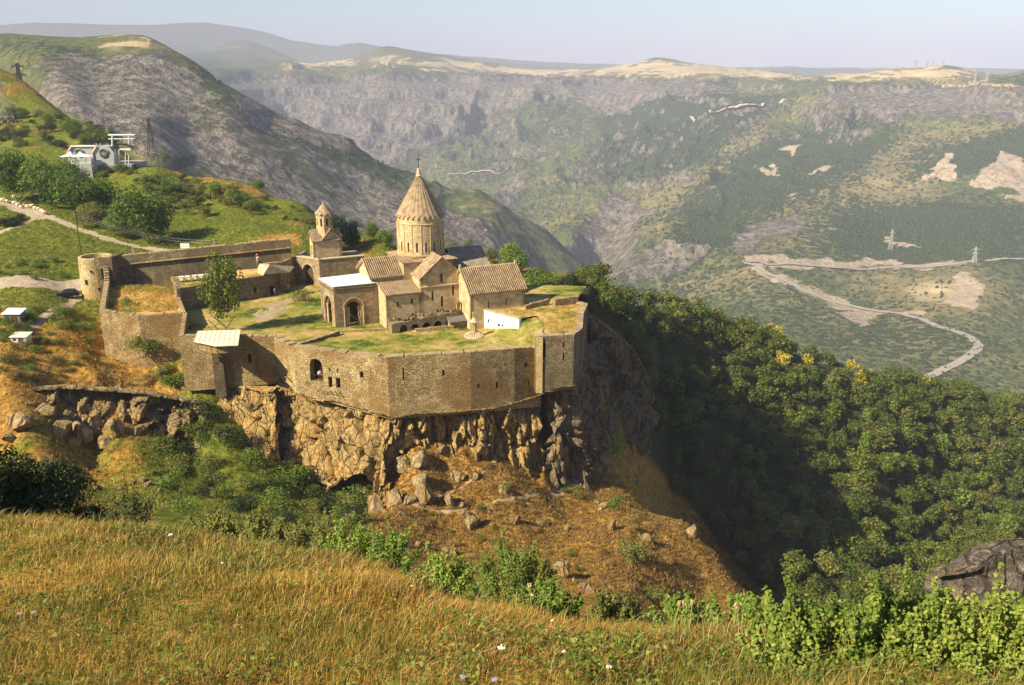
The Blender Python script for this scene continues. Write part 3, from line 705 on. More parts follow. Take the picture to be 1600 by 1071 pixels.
# ================================================================ CATHEDRAL
CH = rel((-20.8, 143.4), 24)
def box_walls(mb, fr, a0, a1, b0, b1, z0, z1, th=.6, south=(), west=(), east=(), north=(), close=True):
    """four walls of a block in the frame fr; z1 may be a number"""
    mS, LS = line_map(fr(a0, b0), fr(a1, b0)); wall(mb, mS, LS, z0, z1, th, south, 3, back=bool(south))
    mW, LW = line_map(fr(a0, b1), fr(a0, b0)); wall(mb, mW, LW, z0, z1, th, west, 3, back=bool(west))
    mE, LE = line_map(fr(a1, b0), fr(a1, b1)); wall(mb, mE, LE, z0, z1, th, east, 3, back=bool(east))
    mN, LN = line_map(fr(a1, b1), fr(a0, b1)); wall(mb, mN, LN, z0, z1, th, north, 3, back=bool(north))
    return mS, mW, mE, mN
church = thing('cathedral', 'stone cathedral with a tall drum and pleated conical dome, the largest building in the court', 'church', (CH(9, 9)[0], CH(9, 9)[1], 0), R(24))
m = MB()
NR, NE_, NZ, NW_ = 9.2, 8.0, 10.5, 5.0     # nave ridge b, eave z, ridge z, south wall b
# lower south aisle + nave + transept + crossing block + east arm
south_ops = [(2.4, 2.75, 4.0, 5.0, False)]
aS, aW, aE, aN = box_walls(m, CH, 0, 6.0, 0, NW_, -1.6, 6.05)
for (a0, a1) in ((-1.0, 5.6),):
    box_walls(m, CH, a0, a1, NW_, 13.4, -1.0, NE_ - .05)
# west gable of the nave
m.poly([CH(-1.0, 13.4, NE_ - .05), CH(-1.0, NW_, NE_ - .05), CH(-1.0, NR, NZ - .12)]); m.poly([CH(5, NW_, NE_), CH(5, 13.4, NE_), CH(5, NR, NZ)])
m.poly([CH(-.45, NW_ , NE_ - .05), CH(-.45, 13.4, NE_ - .05), CH(-.45, NR, NZ - .12)])
# triangular flank of aisle west end
m.poly([CH(0, NW_, 6.0), CH(0, 0.02, 6.0), CH(0, NW_, 7.0)])
# transept (front gable): walls to 8.4, gable to 11.7
TR0, TR1, TRM, TZE, TZR = 6.0, 13.5, 9.75, 8.4, 11.75
tops = [(1.9, 2.25, 4.3, 5.9, False), (3.55, 3.95, 3.0, 4.9, True), (3.5, 3.85, 7.3, 8.9, False), (5.6, 5.95, 4.8, 6.6, False)]
tS, tL = line_map(CH(TR0, -.06), CH(TR1, -.06)); wall(m, tS, tL, -1.6, TZE, .7, tops[:2] + tops[3:], 3)
tW, tWL = line_map(CH(TR0, 9.0), CH(TR0, -.06)); wall(m, tW, tWL, -1.6, TZE - .1, .6, (), 3, back=False)
tE, tEL = line_map(CH(TR1, -.06), CH(TR1, 9.0)); wall(m, tE, tEL, -1.6, TZE - .1, .6, (), 3, back=False)
m.poly([CH(TR0, -.06, TZE), CH(TR1, -.06, TZE), CH(TRM, -.06, TZR - .1)]); m.poly([CH(TR1, .5, TZE), CH(TR0, .5, TZE), CH(TRM, .5, TZR - .1)])
# crossing block
box_walls(m, CH, 4.6, 14.0, 4.4, 14.0, 5, 10.2)
# east arm
box_walls(m, CH, 13.4, 20.2, 4.9, 13.5, -1, 8.2); m.poly([CH(20.2, 4.9, 8.2), CH(20.2, 13.5, 8.2), CH(20.2, NR, 11.0)])
m.build('wall', M['ashlar'], church)
# string course and base ledge on the south front
m = MB(); m.hexa([CH(0, -.14, 6.02), CH(6, -.14, 6.02), CH(6, 0, 6.02), CH(0, 0, 6.02)], [CH(0, -.14, 6.14), CH(6, -.14, 6.14), CH(6, 0, 6.14), CH(0, 0, 6.14)])
m.hexa([CH(6.02, -.2, 6.7), CH(13.5, -.2, 6.7), CH(13.5, -.065, 6.7), CH(6.02, -.065, 6.7)], [CH(6.02, -.2, 6.85), CH(13.5, -.2, 6.85), CH(13.5, -.065, 6.9), CH(6.02, -.065, 6.9)])
m.build('string_course', M['coping'], church)
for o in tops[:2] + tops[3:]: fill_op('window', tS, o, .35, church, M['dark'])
o = tops[2]; mm = MB(); mm.box((*CH(TR0 + 3.7, -.07), 8.1), (.5, .12, 1.75), R(24)); win = mm.build('window', M['ashlar_dark'], church)
mm = MB(); mm.box((*CH(TR0 + 3.7, -.14), 8.0), (.3, .06, 1.4), R(24)); mm.build('pane', M['dark'], win)
for (a, z) in ((1.9, 4.3), (4.4, 4.6)):
    mm = MB(); mm.box((*CH(a, -.02), z), (.28, .1, .8), R(24)); mm.build('window', M['dark'], church)
# roofs
m = MB(); ribbed_slope(m, CH(-.15, -.3, 5.98), CH(5.98, -.3, 5.98), CH(5.98, NW_ - .02, 7.15), CH(-.15, NW_ - .02, 7.15)); m.build('aisle_roof', M['roof'], church)
m = MB(); ribbed_slope(m, CH(-1.35, NW_ - .35, NE_ - .1), CH(4.95, NW_ - .35, NE_ - .1), CH(4.95, NR, NZ), CH(-1.35, NR, NZ))
ribbed_slope(m, CH(4.95, 13.8, NE_ - .1), CH(-1.35, 13.8, NE_ - .1), CH(-1.35, NR + .02, NZ), CH(4.95, NR + .02, NZ)); m.build('nave_roof', M['roof'], church)
m = MB(); ribbed_slope(m, CH(TR0 - .35, 4.35, TZE - .2), CH(TR0 - .35, -.4, TZE - .2), CH(TRM, -.4, TZR), CH(TRM, 4.35, TZR), rib=.5, rh=.05)
ribbed_slope(m, CH(TR1 + .35, -.4, TZE - .2), CH(TR1 + .35, 4.35, TZE - .2), CH(TRM + .02, 4.35, TZR), CH(TRM + .02, -.4, TZR), rib=.5, rh=.05); m.build('transept_roof', M['roof'], church)
m = MB(); ribbed_slope(m, CH(14.05, 4.5, 8.15), CH(20.6, 4.5, 8.15), CH(20.6, NR, 11.15), CH(14.05, NR, 11.15), rh=.05)
ribbed_slope(m, CH(20.6, 13.9, 8.15), CH(14.05, 13.9, 8.15), CH(14.05, NR + .02, 11.15), CH(20.6, NR + .02, 11.15), rh=.05); m.build('east_roof', M['roof_shaded'], church)
# low skirt roof of the crossing block
DC = CH(9.3, 9.2); DR = 4.05
m = MB()
corn = [(4.35, 4.15), (14.25, 4.15), (14.25, 14.2), (4.35, 14.2)]
for i in range(4):
    a0, b0 = corn[i]; a1, b1 = corn[(i + 1) % 4]; f = lambda a, b: (9.3 + (a - 9.3) * .55, 9.2 + (b - 9.2) * .55)
    ribbed_slope(m, CH(a0, b0, 10.2), CH(a1, b1, 10.2), CH(*f(a1, b1), 10.95), CH(*f(a0, b0), 10.95), rib=.45, rh=.05)
m.build('skirt_roof', M['roof'], church)
# drum
m = MB(); cm = circ_map(DC, DR, 0.13); LC = 2 * math.pi * DR
NWIN = 16; dops = []
for i in range(NWIN):
    s = LC * (i + .5) / NWIN; dops.append((s - .16, s + .16, 11.5, 13.2, False))
wall(m, cm, LC - .001, 10.0, 17.5, .5, dops, .42)
drum = m.build('drum', M['ashlar'], church)
for o in dops: fill_op('window', cm, o, .3, drum, M['dark'])
m = MB()
for k in range(16):    # slender shafts of the blind arcade
    t0 = .13 + 2 * math.pi * k / 16; p = (DC[0] + (DR + .03) * math.cos(t0), DC[1] + (DR + .03) * math.sin(t0)); m.bar((*p, 10.8), (*p, 16.2), .07, 5)
m.lathe(DC, [(DR + .02, 10.75), (DR + .16, 10.8), (DR + .16, 10.98), (DR + .02, 11.02)], 48); m.lathe(DC, [(DR + .01, 16.22), (DR + .12, 16.28), (DR + .01, 16.4)], 48)
m.build('blind_arcade', M['ashlar'], drum)
# pleated cone
m = MB(); NF = 28; apex = (DC[0], DC[1], 24.7)
def cp(k, out=True):
    t0 = 2 * math.pi * k / (2 * NF); r = 4.34 if k % 2 == 0 else 3.96; z = 17.25 if k % 2 == 0 else 17.8
    return Vector((DC[0] + r * math.cos(t0), DC[1] + r * math.sin(t0), z))
def cpt(k):
    t0 = 2 * math.pi * k / (2 * NF); r = .42 if k % 2 == 0 else .32
    return Vector((DC[0] + r * math.cos(t0), DC[1] + r * math.sin(t0), 24.15))
for k in range(2 * NF):
    a, b = cp(k), cp(k + 1); m.quad(a, b, cpt(k + 1), cpt(k))
    ia, ib = a.lerp(Vector((DC[0], DC[1], a.z)), .08), b.lerp(Vector((DC[0], DC[1], b.z)), .08); ia.z -= .28; ib.z -= .28
    m.quad(a, ia, ib, b); c0 = Vector((DC[0] + (DR - .1) * math.cos(2 * math.pi * k / 56), DC[1] + (DR - .1) * math.sin(2 * math.pi * k / 56), 17.3)); c1 = Vector((DC[0] + (DR - .1) * math.cos(2 * math.pi * (k + 1) / 56), DC[1] + (DR - .1) * math.sin(2 * math.pi * (k + 1) / 56), 17.3))
    m.quad(ia, c0, c1, ib)
cone = m.build('conical_dome', M['roof'], church)
m = MB(); m.lathe(DC, [(.5, 24.0), (.56, 24.15), (.40, 24.3), (.34, 24.7), (.22, 25.2), (.1, 25.45), (0, 25.5)], 16); m.build('finial', M['coping'], cone)
m = MB(); top = Vector((DC[0], DC[1], 25.4)); m.bar(top, top + Vector((0, 0, 2.3)), .06)
e = Vector((math.cos(R(10)), math.sin(R(10)), 0)); m.bar(top + Vector((0, 0, 1.5)) - e * .42, top + Vector((0, 0, 1.5)) + e * .42, .055)
m.bar(top + Vector((0, 0, 1.5)) - Vector((0, .38, 0)), top + Vector((0, 0, 1.5)) + Vector((0, .38, 0)), .045); m.lathe(DC, [(0, 25.9), (.14, 26.02), (0, 26.14)], 8); m.build('cross', M['iron'], cone)

# -------- porch with the two deep arches
porch = thing('porch_tower_base', 'square stone porch with two deep arches and a bright sheet roof before the cathedral', 'porch', (-29.7, 144.7, 0), R(24))
PF = rel((-29.7, 144.7), 24)
pSW, pSE, pNW = PF(0, 0), PF(7.5, 0), (-33.2, 150.7); pNE = (pNW[0] + pSE[0] - pSW[0] + .3, pNW[1] + pSE[1] - pSW[1] + 1.0)
m = MB(); so = [(1.95, 4.6, -.8, 4.5, True)]; wo_L = math.hypot(pSW[0] - pNW[0], pSW[1] - pNW[1])
mS, LS = line_map(pSW, pSE); wall(m, mS, LS, -1.2, 7.15, 1.1, so, 2)
mW, LW = line_map(pNW, pSW); wo = [(2.1, 5.6, -.8, 4.9, True)]; wall(m, mW, LW, -1.2, 7.15, 1.1, wo, 2)
mN, LN = line_map(pNE, pNW); wall(m, mN, LN, -1.2, 7.15, .8, (), 3); mE, LE = line_map(pSE, pNE); wall(m, mE, LE, -1.2, 7.0, .8, (), 3)
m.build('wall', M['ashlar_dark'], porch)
fill_op('doorway', mS, (1.95, 4.6, -.8, 4.5, True), 2.4, porch, M['wood_dark'])
# inner orders of the arches, colonnettes and hood moulds
def arch_ring(mb, mp, c, r, zs, w, d0, d1, n=14):
    for i in range(n):
        t0, t1 = math.pi * i / n, math.pi * (i + 1) / n
        q = lambda t, rr, d: mp(c + rr * math.cos(t), d, zs + rr * math.sin(t))
        mb.hexa([q(t0, r, d0), q(t1, r, d0), q(t1, r, d1), q(t0, r, d1)], [q(t0, r + w, d0), q(t1, r + w, d0), q(t1, r + w, d1), q(t0, r + w, d1)])
m = MB()
for mp, (s0, s1, z0, z1, _) in ((mS, so[0]), (mW, wo[0])):
    c = (s0 + s1) / 2; r = (s1 - s0) / 2; zs = z1 - min(r, (z1 - z0) * .7)
    arch_ring(m, mp, c, r + .35, zs, .22, -.07, .02); arch_ring(m, mp, c, r - .28, zs, .27, .45, 1.0)
    for sx in (s0 - .3, s1 + .3):
        for dd in (.02,):
            a = mp(sx, -dd, z0); b = mp(sx, -dd, zs); m.bar(a, b, .11, 8); m.bar(mp(sx, -dd, zs - .1), mp(sx, -dd, zs + .15), .2, 4)
    for sx in (s0 + .16, s1 - .16, s0 + .5, s1 - .5):
        m.bar(mp(sx, .35, z0), mp(sx, .35, zs), .12, 8); m.bar(mp(sx, .35, zs - .1), mp(sx, .35, zs + .12), .19, 4)
m.build('arch_mouldings', M['ashlar'], porch)
m = MB()
for mp, L in ((mS, LS), (mW, LW)):
    q = lambda s, d, z: mp(s, d, z)
    m.hexa([q(0, -.12, 6.55), q(L, -.12, 6.55), q(L, .05, 6.55), q(0, .05, 6.55)], [q(0, -.18, 6.75), q(L, -.18, 6.75), q(L, .05, 6.75), q(0, .05, 6.75)])
    k = int(L / .45)
    for i in range(k): s = L * (i + .5) / k; m.hexa([q(s - .1, -.09, 6.2), q(s + .1, -.09, 6.2), q(s + .1, 0.01, 6.2), q(s - .1, 0.01, 6.2)], [q(s - .1, -.09, 6.5), q(s + .1, -.09, 6.5), q(s + .1, .01, 6.5), q(s - .1, .01, 6.5)])
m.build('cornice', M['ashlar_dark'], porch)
m = MB(); c4 = [pSW, pSE, pNE, pNW]; cx = sum(p[0] for p in c4) / 4; cy = sum(p[1] for p in c4) / 4; o4 = [(cx + (p[0] - cx) * 1.04, cy + (p[1] - cy) * 1.04) for p in c4]
hip = (cx + 1.2, cy + .8, 7.75)
for i in range(4): j = (i + 1) % 4; m.poly([(*o4[i], 7.22), (*o4[j], 7.22), hip]); m.quad((*o4[i], 7.12), (*o4[j], 7.12), (*o4[j], 7.22), (*o4[i], 7.22))
m.build('sheet_roof', M['sheet_white'], porch)

# -------- chapel at the right
CF = rel((-6.9, 143.8), 24)
chap = thing('chapel', 'small rectangular stone chapel with a ribbed gable roof and tall pale west gable', 'chapel', (CF(5, 4)[0], CF(5, 4)[1], 0), R(24))
m = MB(); chops = [(3.15, 3.35, 3.4, 4.6, False), (6.4, 6.6, 3.6, 4.6, False)]
mS, LS = line_map(CF(0, 0), CF(9.9, 0)); wall(m, mS, LS, -1.5, 6.2, .6, chops, 3)
mW, LW = line_map(CF(0, 8.2), CF(0, 0)); wall(m, mW, LW, -1.5, 6.2, .6, (), 3)
m.poly([CF(0, 8.2, 6.2), CF(0, 0, 6.2), CF(0, 4.1, 9.35)]); m.poly([CF(.6, 0, 6.2), CF(.6, 8.2, 6.2), CF(.6, 4.1, 9.35)]); m.poly([CF(9.9, 0, 6.2), CF(9.9, 8.2, 6.2), CF(9.9, 4.1, 9.35)])
mE, LE = line_map(CF(9.9, 0), CF(9.9, 8.2)); wall(m, mE, LE, -1.5, 6.2, .6, (), 3); mN, LN = line_map(CF(9.9, 8.2), CF(0, 8.2)); wall(m, mN, LN, -1.5, 6.2, .6, (), 3)
m.build('wall', M['ashlar'], chap)
for o in chops: fill_op('window', mS, o, .25, chap, M['dark'])
m = MB(); ribbed_slope(m, CF(-.3, -.4, 6.1), CF(10.1, -.4, 6.1), CF(10.1, 4.1, 9.6), CF(-.3, 4.1, 9.6)); ribbed_slope(m, CF(10.1, 8.6, 6.1), CF(-.3, 8.6, 6.1), CF(-.3, 4.12, 9.6), CF(10.1, 4.12, 9.6))
rf = m.build('roof', M['roof'], chap)
m = MB(); m.bar(CF(-.3, 4.1, 9.62), CF(10.1, 4.1, 9.62), .16, 6); m.box((*CF(-.2, 4.1), 9.95), (.3, .3, .7), R(24)); m.box((*CF(10.0, 4.1), 9.9), (.3, .3, .6), R(24)); m.build('ridge', M['coping'], rf)
m = MB(); 
for (b, z0, z1) in ((4.6, 5.2, 8.3),): m.hexa([CF(-.07, b + .1, z0), CF(-.07, b - .1, z0), CF(.01, b - .1, z0), CF(.01, b + .1, z0)], [CF(-.07, b + .1, z1), CF(-.07, b - .1, z1), CF(.01, b - .1, z1), CF(.01, b + .1, z1)])
m.hexa([CF(-.07, 5.4, 7.1), CF(-.07, 3.8, 7.1), CF(.01, 3.8, 7.1), CF(.01, 5.4, 7.1)], [CF(-.07, 5.4, 7.3), CF(-.07, 3.8, 7.3), CF(.01, 3.8, 7.3), CF(.01, 5.4, 7.3)])
m.build('carved_cross', M['coping'], chap)

# -------- arcaded tomb gallery under the south front
gal = thing('arcade_gallery', 'low ruined stone arcade of dark arches at the foot of the cathedral south wall', 'arcade', (*CH(6, -1.6), 0), R(24))
m = MB(); g0, g1 = CH(.1, -2.3), CH(12.0, -2.3); mp, L = line_map(g0, g1)
gops = [(1.3 + i * 2.0, 2.75 + i * 2.0, -.9, 1.25, True) for i in range(5)]
wall(m, mp, L, -1.6, (1.6, 2.6), 2.2, gops, .8, .12, 5); m.build('arcade_wall', M['rubble_dark'], gal)
for o in gops: fill_op('arch_shade_panel', mp, o, 1.6, gal, M['dark'])  # near-black sheets paint the shade within the arches
m = MB()
for k in range(26):
    a = .3 + (k * 1.37) % 11.2; b = -.1 - (k * .73) % 2; m.box((*CH(a, b), 1.75 + .085 * a + (k % 3) * .12), (.5 + (k % 4) * .15, .45, .35), k * .7)
m.build('rubble_heap', M['rubble_dark'], gal)['kind'] = 'stuff'
tomb = thing('tomb_shelter', 'small brown tiled shed roof over a tomb between the cathedral and the pale chapel gable', 'shelter', (*CH(12.6, -2.6), 0), R(24))
m = MB(); m.prism([CH(9.9, -3.4), CH(13.9, -3.4), CH(13.9, -1.2), CH(9.9, -1.2)], -1.5, 1.3); m.build('wall', M['rubble'], tomb)
m = MB(); ribbed_slope(m, CH(9.7, -3.8, 1.2), CH(14.1, -3.8, 1.2), CH(14.1, -1.0, 2.3), CH(9.7, -1.0, 2.3), rib=.3, rh=.06); m.build('roof', M['roof_dark'], tomb)
m = MB(); m.box((*CH(12.2, -1.15), 3.0), (.6, .5, 1.4), R(24)); m.box((*CH(12.2, -1.15), 3.8), (.8, .7, .2), R(24)); m.build('chimney', M['rubble'], tomb)
# ================================================================ FORTRESS WALLS
def xy(p): return (p.x, p.y)
M['cop2'] = mat_roofstone('weathered_coping', (.20, .15, .085), (.38, .29, .17))
def walls_thing(name, label, pts, zt, zb, th, mat, ops=None, jit=.12, cat='wall', seed=1, cop=True, group=None):
    """polyline wall; pts plan points, zt/zb per point; ops {segment: [openings]}"""
    t = thing(name, label, cat, (pts[0][0], pts[0][1], 0), 0, group)
    m = MB(); cpm = MB(); maps = []
    for i in range(len(pts) - 1):
        mp, L = line_map(pts[i], pts[i + 1]); maps.append((mp, L)); o = (ops or {}).get(i, [])
        wall(m, mp, L, (zb[i], zb[i + 1]), (zt[i], zt[i + 1]), th, o, .8, jit, seed + i)
        if cop:
            k = max(1, int(L / .55))
            for q in range(k):
                if _h(np.array([q]), np.array([i + seed]), 8)[0] < .25: continue
                s = L * (q + .5) / k; z = zt[i] + (zt[i + 1] - zt[i]) * s / L + jit * .6; w = .34 + .1 * float(_h(np.array([q]), np.array([seed]), 2)[0]); h = .0 + .10 * float(_h(np.array([q]), np.array([seed]), 4)[0])
                a = [mp(s - w, .03, z - .15), mp(s + w, .03, z - .15), mp(s + w, th - .04, z - .15), mp(s - w, th - .04, z - .15)]
                cpm.hexa(a, [(x, y, z + h) for x, y, _ in a])
    m.build('masonry', mat, t)
    if cop: cpm.build('coping', M['cop2'], t)
    return t, maps
def zof(px, py, p): return D(px, py, p[1]).z
w = {k: xy(v) for k, v in P_.items()}
# --- the long bastion facing the camera
P_['w5'] = Vector((4.6, 133.2, 0)); w['w5'] = xy(P_['w5']); w['w4'] = (0.4, 130.6)
fb = [w['w0'], w['w1'], w['w2'], w['w3'], w['w4'], w['w5']]
ft = [.9, 1.0, 1.15, 1.15, zof(809, 546, w['w4']), zof(850, 543, w['w5'])]
fbz = [-5, -6.5, -8.6, -8.6, -9.0, -9.6]
mp0, L0 = line_map(w['w1'], w['w2']); mp1, L1 = line_map(w['w2'], w['w3']); mp2, L2 = line_map(w['w3'], w['w4']); mp3, L3 = line_map(w['w4'], w['w5'])
def opx(px0, px1, pyb, pyt, P0, P1, arched=False):
    """an opening read off the photograph on the wall face P0-P1"""
    ang = math.degrees(math.atan2(P1[1] - P0[1], P1[0] - P0[0])); r = []
    for px in (px0, px1):
        v = Vp(px, (pyb + pyt) / 2, P0, ang); r.append(math.hypot(v.x - P0[0], v.y - P0[1]))
    return (r[0], r[1], Vp((px0 + px1) / 2, pyb, P0, ang).z, Vp((px0 + px1) / 2, pyt, P0, ang).z, arched)
O0 = [opx(484, 504, 596, 561, w['w1'], w['w2'], True), opx(513, 519, 606, 589, w['w1'], w['w2']), opx(525, 532, 607, 591, w['w1'], w['w2']), opx(562, 568, 591, 581, w['w1'], w['w2']),
      opx(514, 516.5, 580, 575, w['w1'], w['w2']), opx(526, 528.5, 582, 577, w['w1'], w['w2'])]
O1 = [opx(629, 631.5, 594, 575, w['w2'], w['w3']), opx(691, 695, 588, 578, w['w2'], w['w3'])]
O2 = [opx(775, 779, 607, 597, w['w3'], w['w4']), opx(746, 750, 607, 600, w['w3'], w['w4']), opx(788, 790, 573, 568, w['w3'], w['w4'])]
O3 = [opx(819, 824, 574, 567, w['w4'], w['w5']), opx(825, 827, 603, 595, w['w4'], w['w5'])]
# two small slits sit over the larger windows: keep the ones that do not share a column
bast, maps = walls_thing('bastion_wall', 'long many-sided rubble stone bastion wall crowning the cliff, with an arched balcony opening', fb, ft, fbz, 1.3, M['rubble'], {1: O0[:4], 2: O1, 3: O2, 4: O3}, .16, seed=3)
for o in O0[1:4]: fill_op('window', mp0, o, .5, bast, M['dark'])
for o in O1: fill_op('arrow_slit', mp1, o, .5, bast, M['dark'])
for o in O2: fill_op('window', mp2, o, .5, bast, M['dark'])
for o in O3: fill_op('window', mp3, o, .5, bast, M['dark'])
fill_op('recess_shade_panel', mp0, O0[0], 1.25, bast, M['dark'])  # near-black sheet painting the shade deep in the balcony arch
for o in O0[4:]:
    mm = MB(); a = mp0(o[0], -.01, o[2]); 
    mm.hexa([mp0(o[0], -.015, o[2]), mp0(o[1], -.015, o[2]), mp0(o[1], .1, o[2]), mp0(o[0], .1, o[2])], [mp0(o[0], -.015, o[3]), mp0(o[1], -.015, o[3]), mp0(o[1], .1, o[3]), mp0(o[0], .1, o[3])]); mm.build('vent_slit', M['dark'], bast)
mm = MB(); s0, s1, zl, zh, _ = O0[0]
mm.bar(mp0(s0 + .1, .12, zl + .95), mp0(s1 - .1, .12, zl + .95), .05)
for k in range(7): s = s0 + .15 + (s1 - s0 - .3) * k / 6; mm.bar(mp0(s, .12, zl), mp0(s, .12, zl + .95), .03)
mm.build('balcony_railing', M['iron'], bast)
mm = MB()
for k in range(5): s = O0[1][0] - 1.3 + k * .85; mm.bar(mp0(s, .3, O0[1][2] - .35), mp0(s - .2, -1.1, O0[1][2] - .75), .06)
mm.bar(mp0(O0[1][0] - 1.7, -.6, O0[1][2] - .5), mp0(O0[2][1] + .4, -.6, O0[1][2] - .6), .05); mm.build('wooden_struts', M['wood_dark'], bast)
# --- right-hand tall block of the bastion
rt = [(P_['w6'].x - .2, P_['w6'].y), w['w7'], (w['w7'][0] + 1.6, w['w7'][1] + 3.5), w['w8'], (w['w8'][0] + 1.2, w['w8'][1] + 6), w['w9']]
mpr, Lr = line_map(rt[0], rt[1])
OR = [opx(846, 853, 545, 536, rt[0], rt[1], True), opx(879, 882, 543, 535, rt[0], rt[1]), opx(879, 882, 563, 552, rt[0], rt[1])]
OR[0] = (OR[0][0], OR[0][1], OR[0][2] - 1.5, OR[0][3], True)
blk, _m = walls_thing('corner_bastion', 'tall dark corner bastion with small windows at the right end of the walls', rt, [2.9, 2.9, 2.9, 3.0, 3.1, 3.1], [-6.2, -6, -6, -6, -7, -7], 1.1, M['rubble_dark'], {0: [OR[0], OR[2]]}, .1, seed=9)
for o in (OR[0], OR[2]): fill_op('window', mpr, o, .5, blk, M['dark'])
mm = MB(); o = OR[1]; mm.hexa([mpr(o[0], -.02, o[2]), mpr(o[1], -.02, o[2]), mpr(o[1], .1, o[2]), mpr(o[0], .1, o[2])], [mpr(o[0], -.02, o[3]), mpr(o[1], -.02, o[3]), mpr(o[1], .1, o[3]), mpr(o[0], .1, o[3])]); mm.build('window', M['dark'], blk)
# side of the block down to the lower wall
mm = MB(); mp, L = line_map((rt[0][0] + .1, rt[0][1] + 4.5), rt[0]); wall(mm, mp, L, -6.2, 2.85, 1.0, (), .8, .08, 4); mm.build('return_wall', M['rubble_pale'], blk)
# --- back parapets of the raised turf terrace
walls_thing('parapet_wall', 'low stone parapet on the far edge of the raised turf terrace, right of the chapel', [xy(W(903, 466, 3.9)), xy(W(868, 471, 3.9))][::-1], [4.1, 4.1], [-2, -2], .5, M['rubble'], None, .06, seed=21)
walls_thing('parapet_wall', 'long low parapet running from the chapel along the raised turf terrace', [xy(W(822, 477, 3.8)), xy(W(858, 470, 3.8))], [3.7, 4.0], [-2, -2], .5, M['rubble'], None, .06, seed=22)
# --- whitewashed retaining wall / house front
a0 = xy(W(752, 484, 3.1)); a1 = xy(W(811, 499, 3.1))
OW = [opx(762, 764.5, 505, 499, a0, a1), opx(777.5, 781, 511, 506, a0, a1), opx(783.5, 786.5, 511, 507.5, a0, a1)]
hs = thing('whitewashed_house', 'bright whitewashed house front under the raised turf, beside the chapel', 'house', (*a0, 0))
mm = MB(); mp, L = line_map(a0, a1); wall(mm, mp, L, -1.5, (3.15, 3.1), .6, OW, 2); mm.build('wall', M['plaster'], hs)
for o in OW: fill_op('window', mp, o, .2, hs, M['dark'])
mm = MB()
for k in range(int(L / .5)): s = (k + .5) * .5; mm.hexa([mp(s - .22, -.1, 3.12), mp(s + .22, -.1, 3.12), mp(s + .22, .55, 3.12), mp(s - .22, .55, 3.12)], [mp(s - .22, -.1, 3.27), mp(s + .22, -.1, 3.27), mp(s + .22, .55, 3.27), mp(s - .22, .55, 3.27)])
mm.build('eave_stones', M['coping'], hs)
mm = MB(); mp2_, L2_ = line_map(a0, (a0[0] + 3.5, a0[1] + 5)); 
b0 = a0; wall(mm, *line_map((a0[0] + 3.2, a0[1] + 1.9), (a0[0] , a0[1] ))[:1], 3.7, -1.5, 3.1, .5, (), 2); mm.build('side_wall', M['plaster'], hs)
walls_thing('retaining_kerb', 'short stone kerb with a ledge jutting from the end of the whitewashed house', [xy(W(797, 508, 1.6)), xy(W(826, 498, 2.3))], [1.9, 2.6], [0, .5], .4, M['rubble'], None, .05, seed=24)
# --- parapets in front of the cathedral
zt_ = .9
def par(px0, py0, px1, py1, label, seed, z=.85, h=1.6, nm='parapet_wall', th=.55, mat='rubble'):
    p, q = xy(W(px0, py0, z)), xy(W(px1, py1, z)); return walls_thing(nm, label, [p, q], [z, z], [z - h, z - h], th, M[mat], None, .04, seed=seed)
par(533, 518, 641, 511, 'low stone parapet running along the court below the porch and cathedral', 31, .5)
par(650, 515, 709, 510, 'shorter low parapet right of the stair gap, in front of the tomb shelter', 32, .5)
st = thing('stone_steps', 'short flight of pale stone steps in the gap between the two court parapets', 'steps', (*xy(W(648, 518, 0)), 0))
mm = MB(); q0 = W(641, 513, .4); q1 = W(652, 523, -.3)
for k in range(6):
    c = q0.lerp(q1, (k + .5) / 6); mm.box((c.x, c.y, c.z - .3), (1.1, .45, .7), R(24))
mm.build('treads', M['coping'], st)
walls_thing('terrace_wall', 'dark retaining wall slanting down from the porch corner to the bastion', [xy(W(461, 541, .9)), xy(W(531, 517, .9))], [.95, .75], [-1.5, -1.5], .6, M['rubble_dark'], None, .05, seed=33)
# --- monument: swinging column
mo = thing('pillar_monument', 'octagonal stone pillar with small canopy and cross on a round base in the turf', 'monument', (*xy(W(741, 527, -.05)), -.05))
c = xy(W(741, 526, 0)); mm = MB(); mm.lathe(c, [(1.65, -.4), (1.65, .12), (1.5, .2), (.62, .75), (.5, .75)], 24); bs = mm.build('base', M['coping'], mo)
mm = MB()
for k in range(24): t0 = 2 * math.pi * k / 24; mm.bar((c[0] + 1.55 * math.cos(t0), c[1] + 1.55 * math.sin(t0), .24), (c[0] + .65 * math.cos(t0), c[1] + .65 * math.sin(t0), .8), .06)
mm.build('base_ribs', M['coping'], bs)
mm = MB(); mm.lathe(c, [(.5, .7), (.5, .95), (.36, 1.0)], 8, .39)
for k in range(8): t0 = .39 + math.pi * k / 4; mm.bar((c[0] + .36 * math.cos(t0), c[1] + .36 * math.sin(t0), .95), (c[0] + .36 * math.cos(t0), c[1] + .36 * math.sin(t0), 2.35), .09)
mm.lathe(c, [(.2, .95), (.2, 2.4)], 8); mm.build('column', M['ashlar'], mo)
mm = MB(); mm.lathe(c, [(.5, 2.3), (.72, 2.42), (.74, 2.55), (.2, 3.15), (.16, 3.2)], 8, .39); mm.build('canopy', M['coping'], mo)
mm = MB(); mm.box((c[0], c[1], 3.6), (.34, .2, .9), R(24)); mm.box((c[0], c[1], 3.95), (.5, .22, .3), R(24)); mm.build('cross_stone', M['coping'], mo)

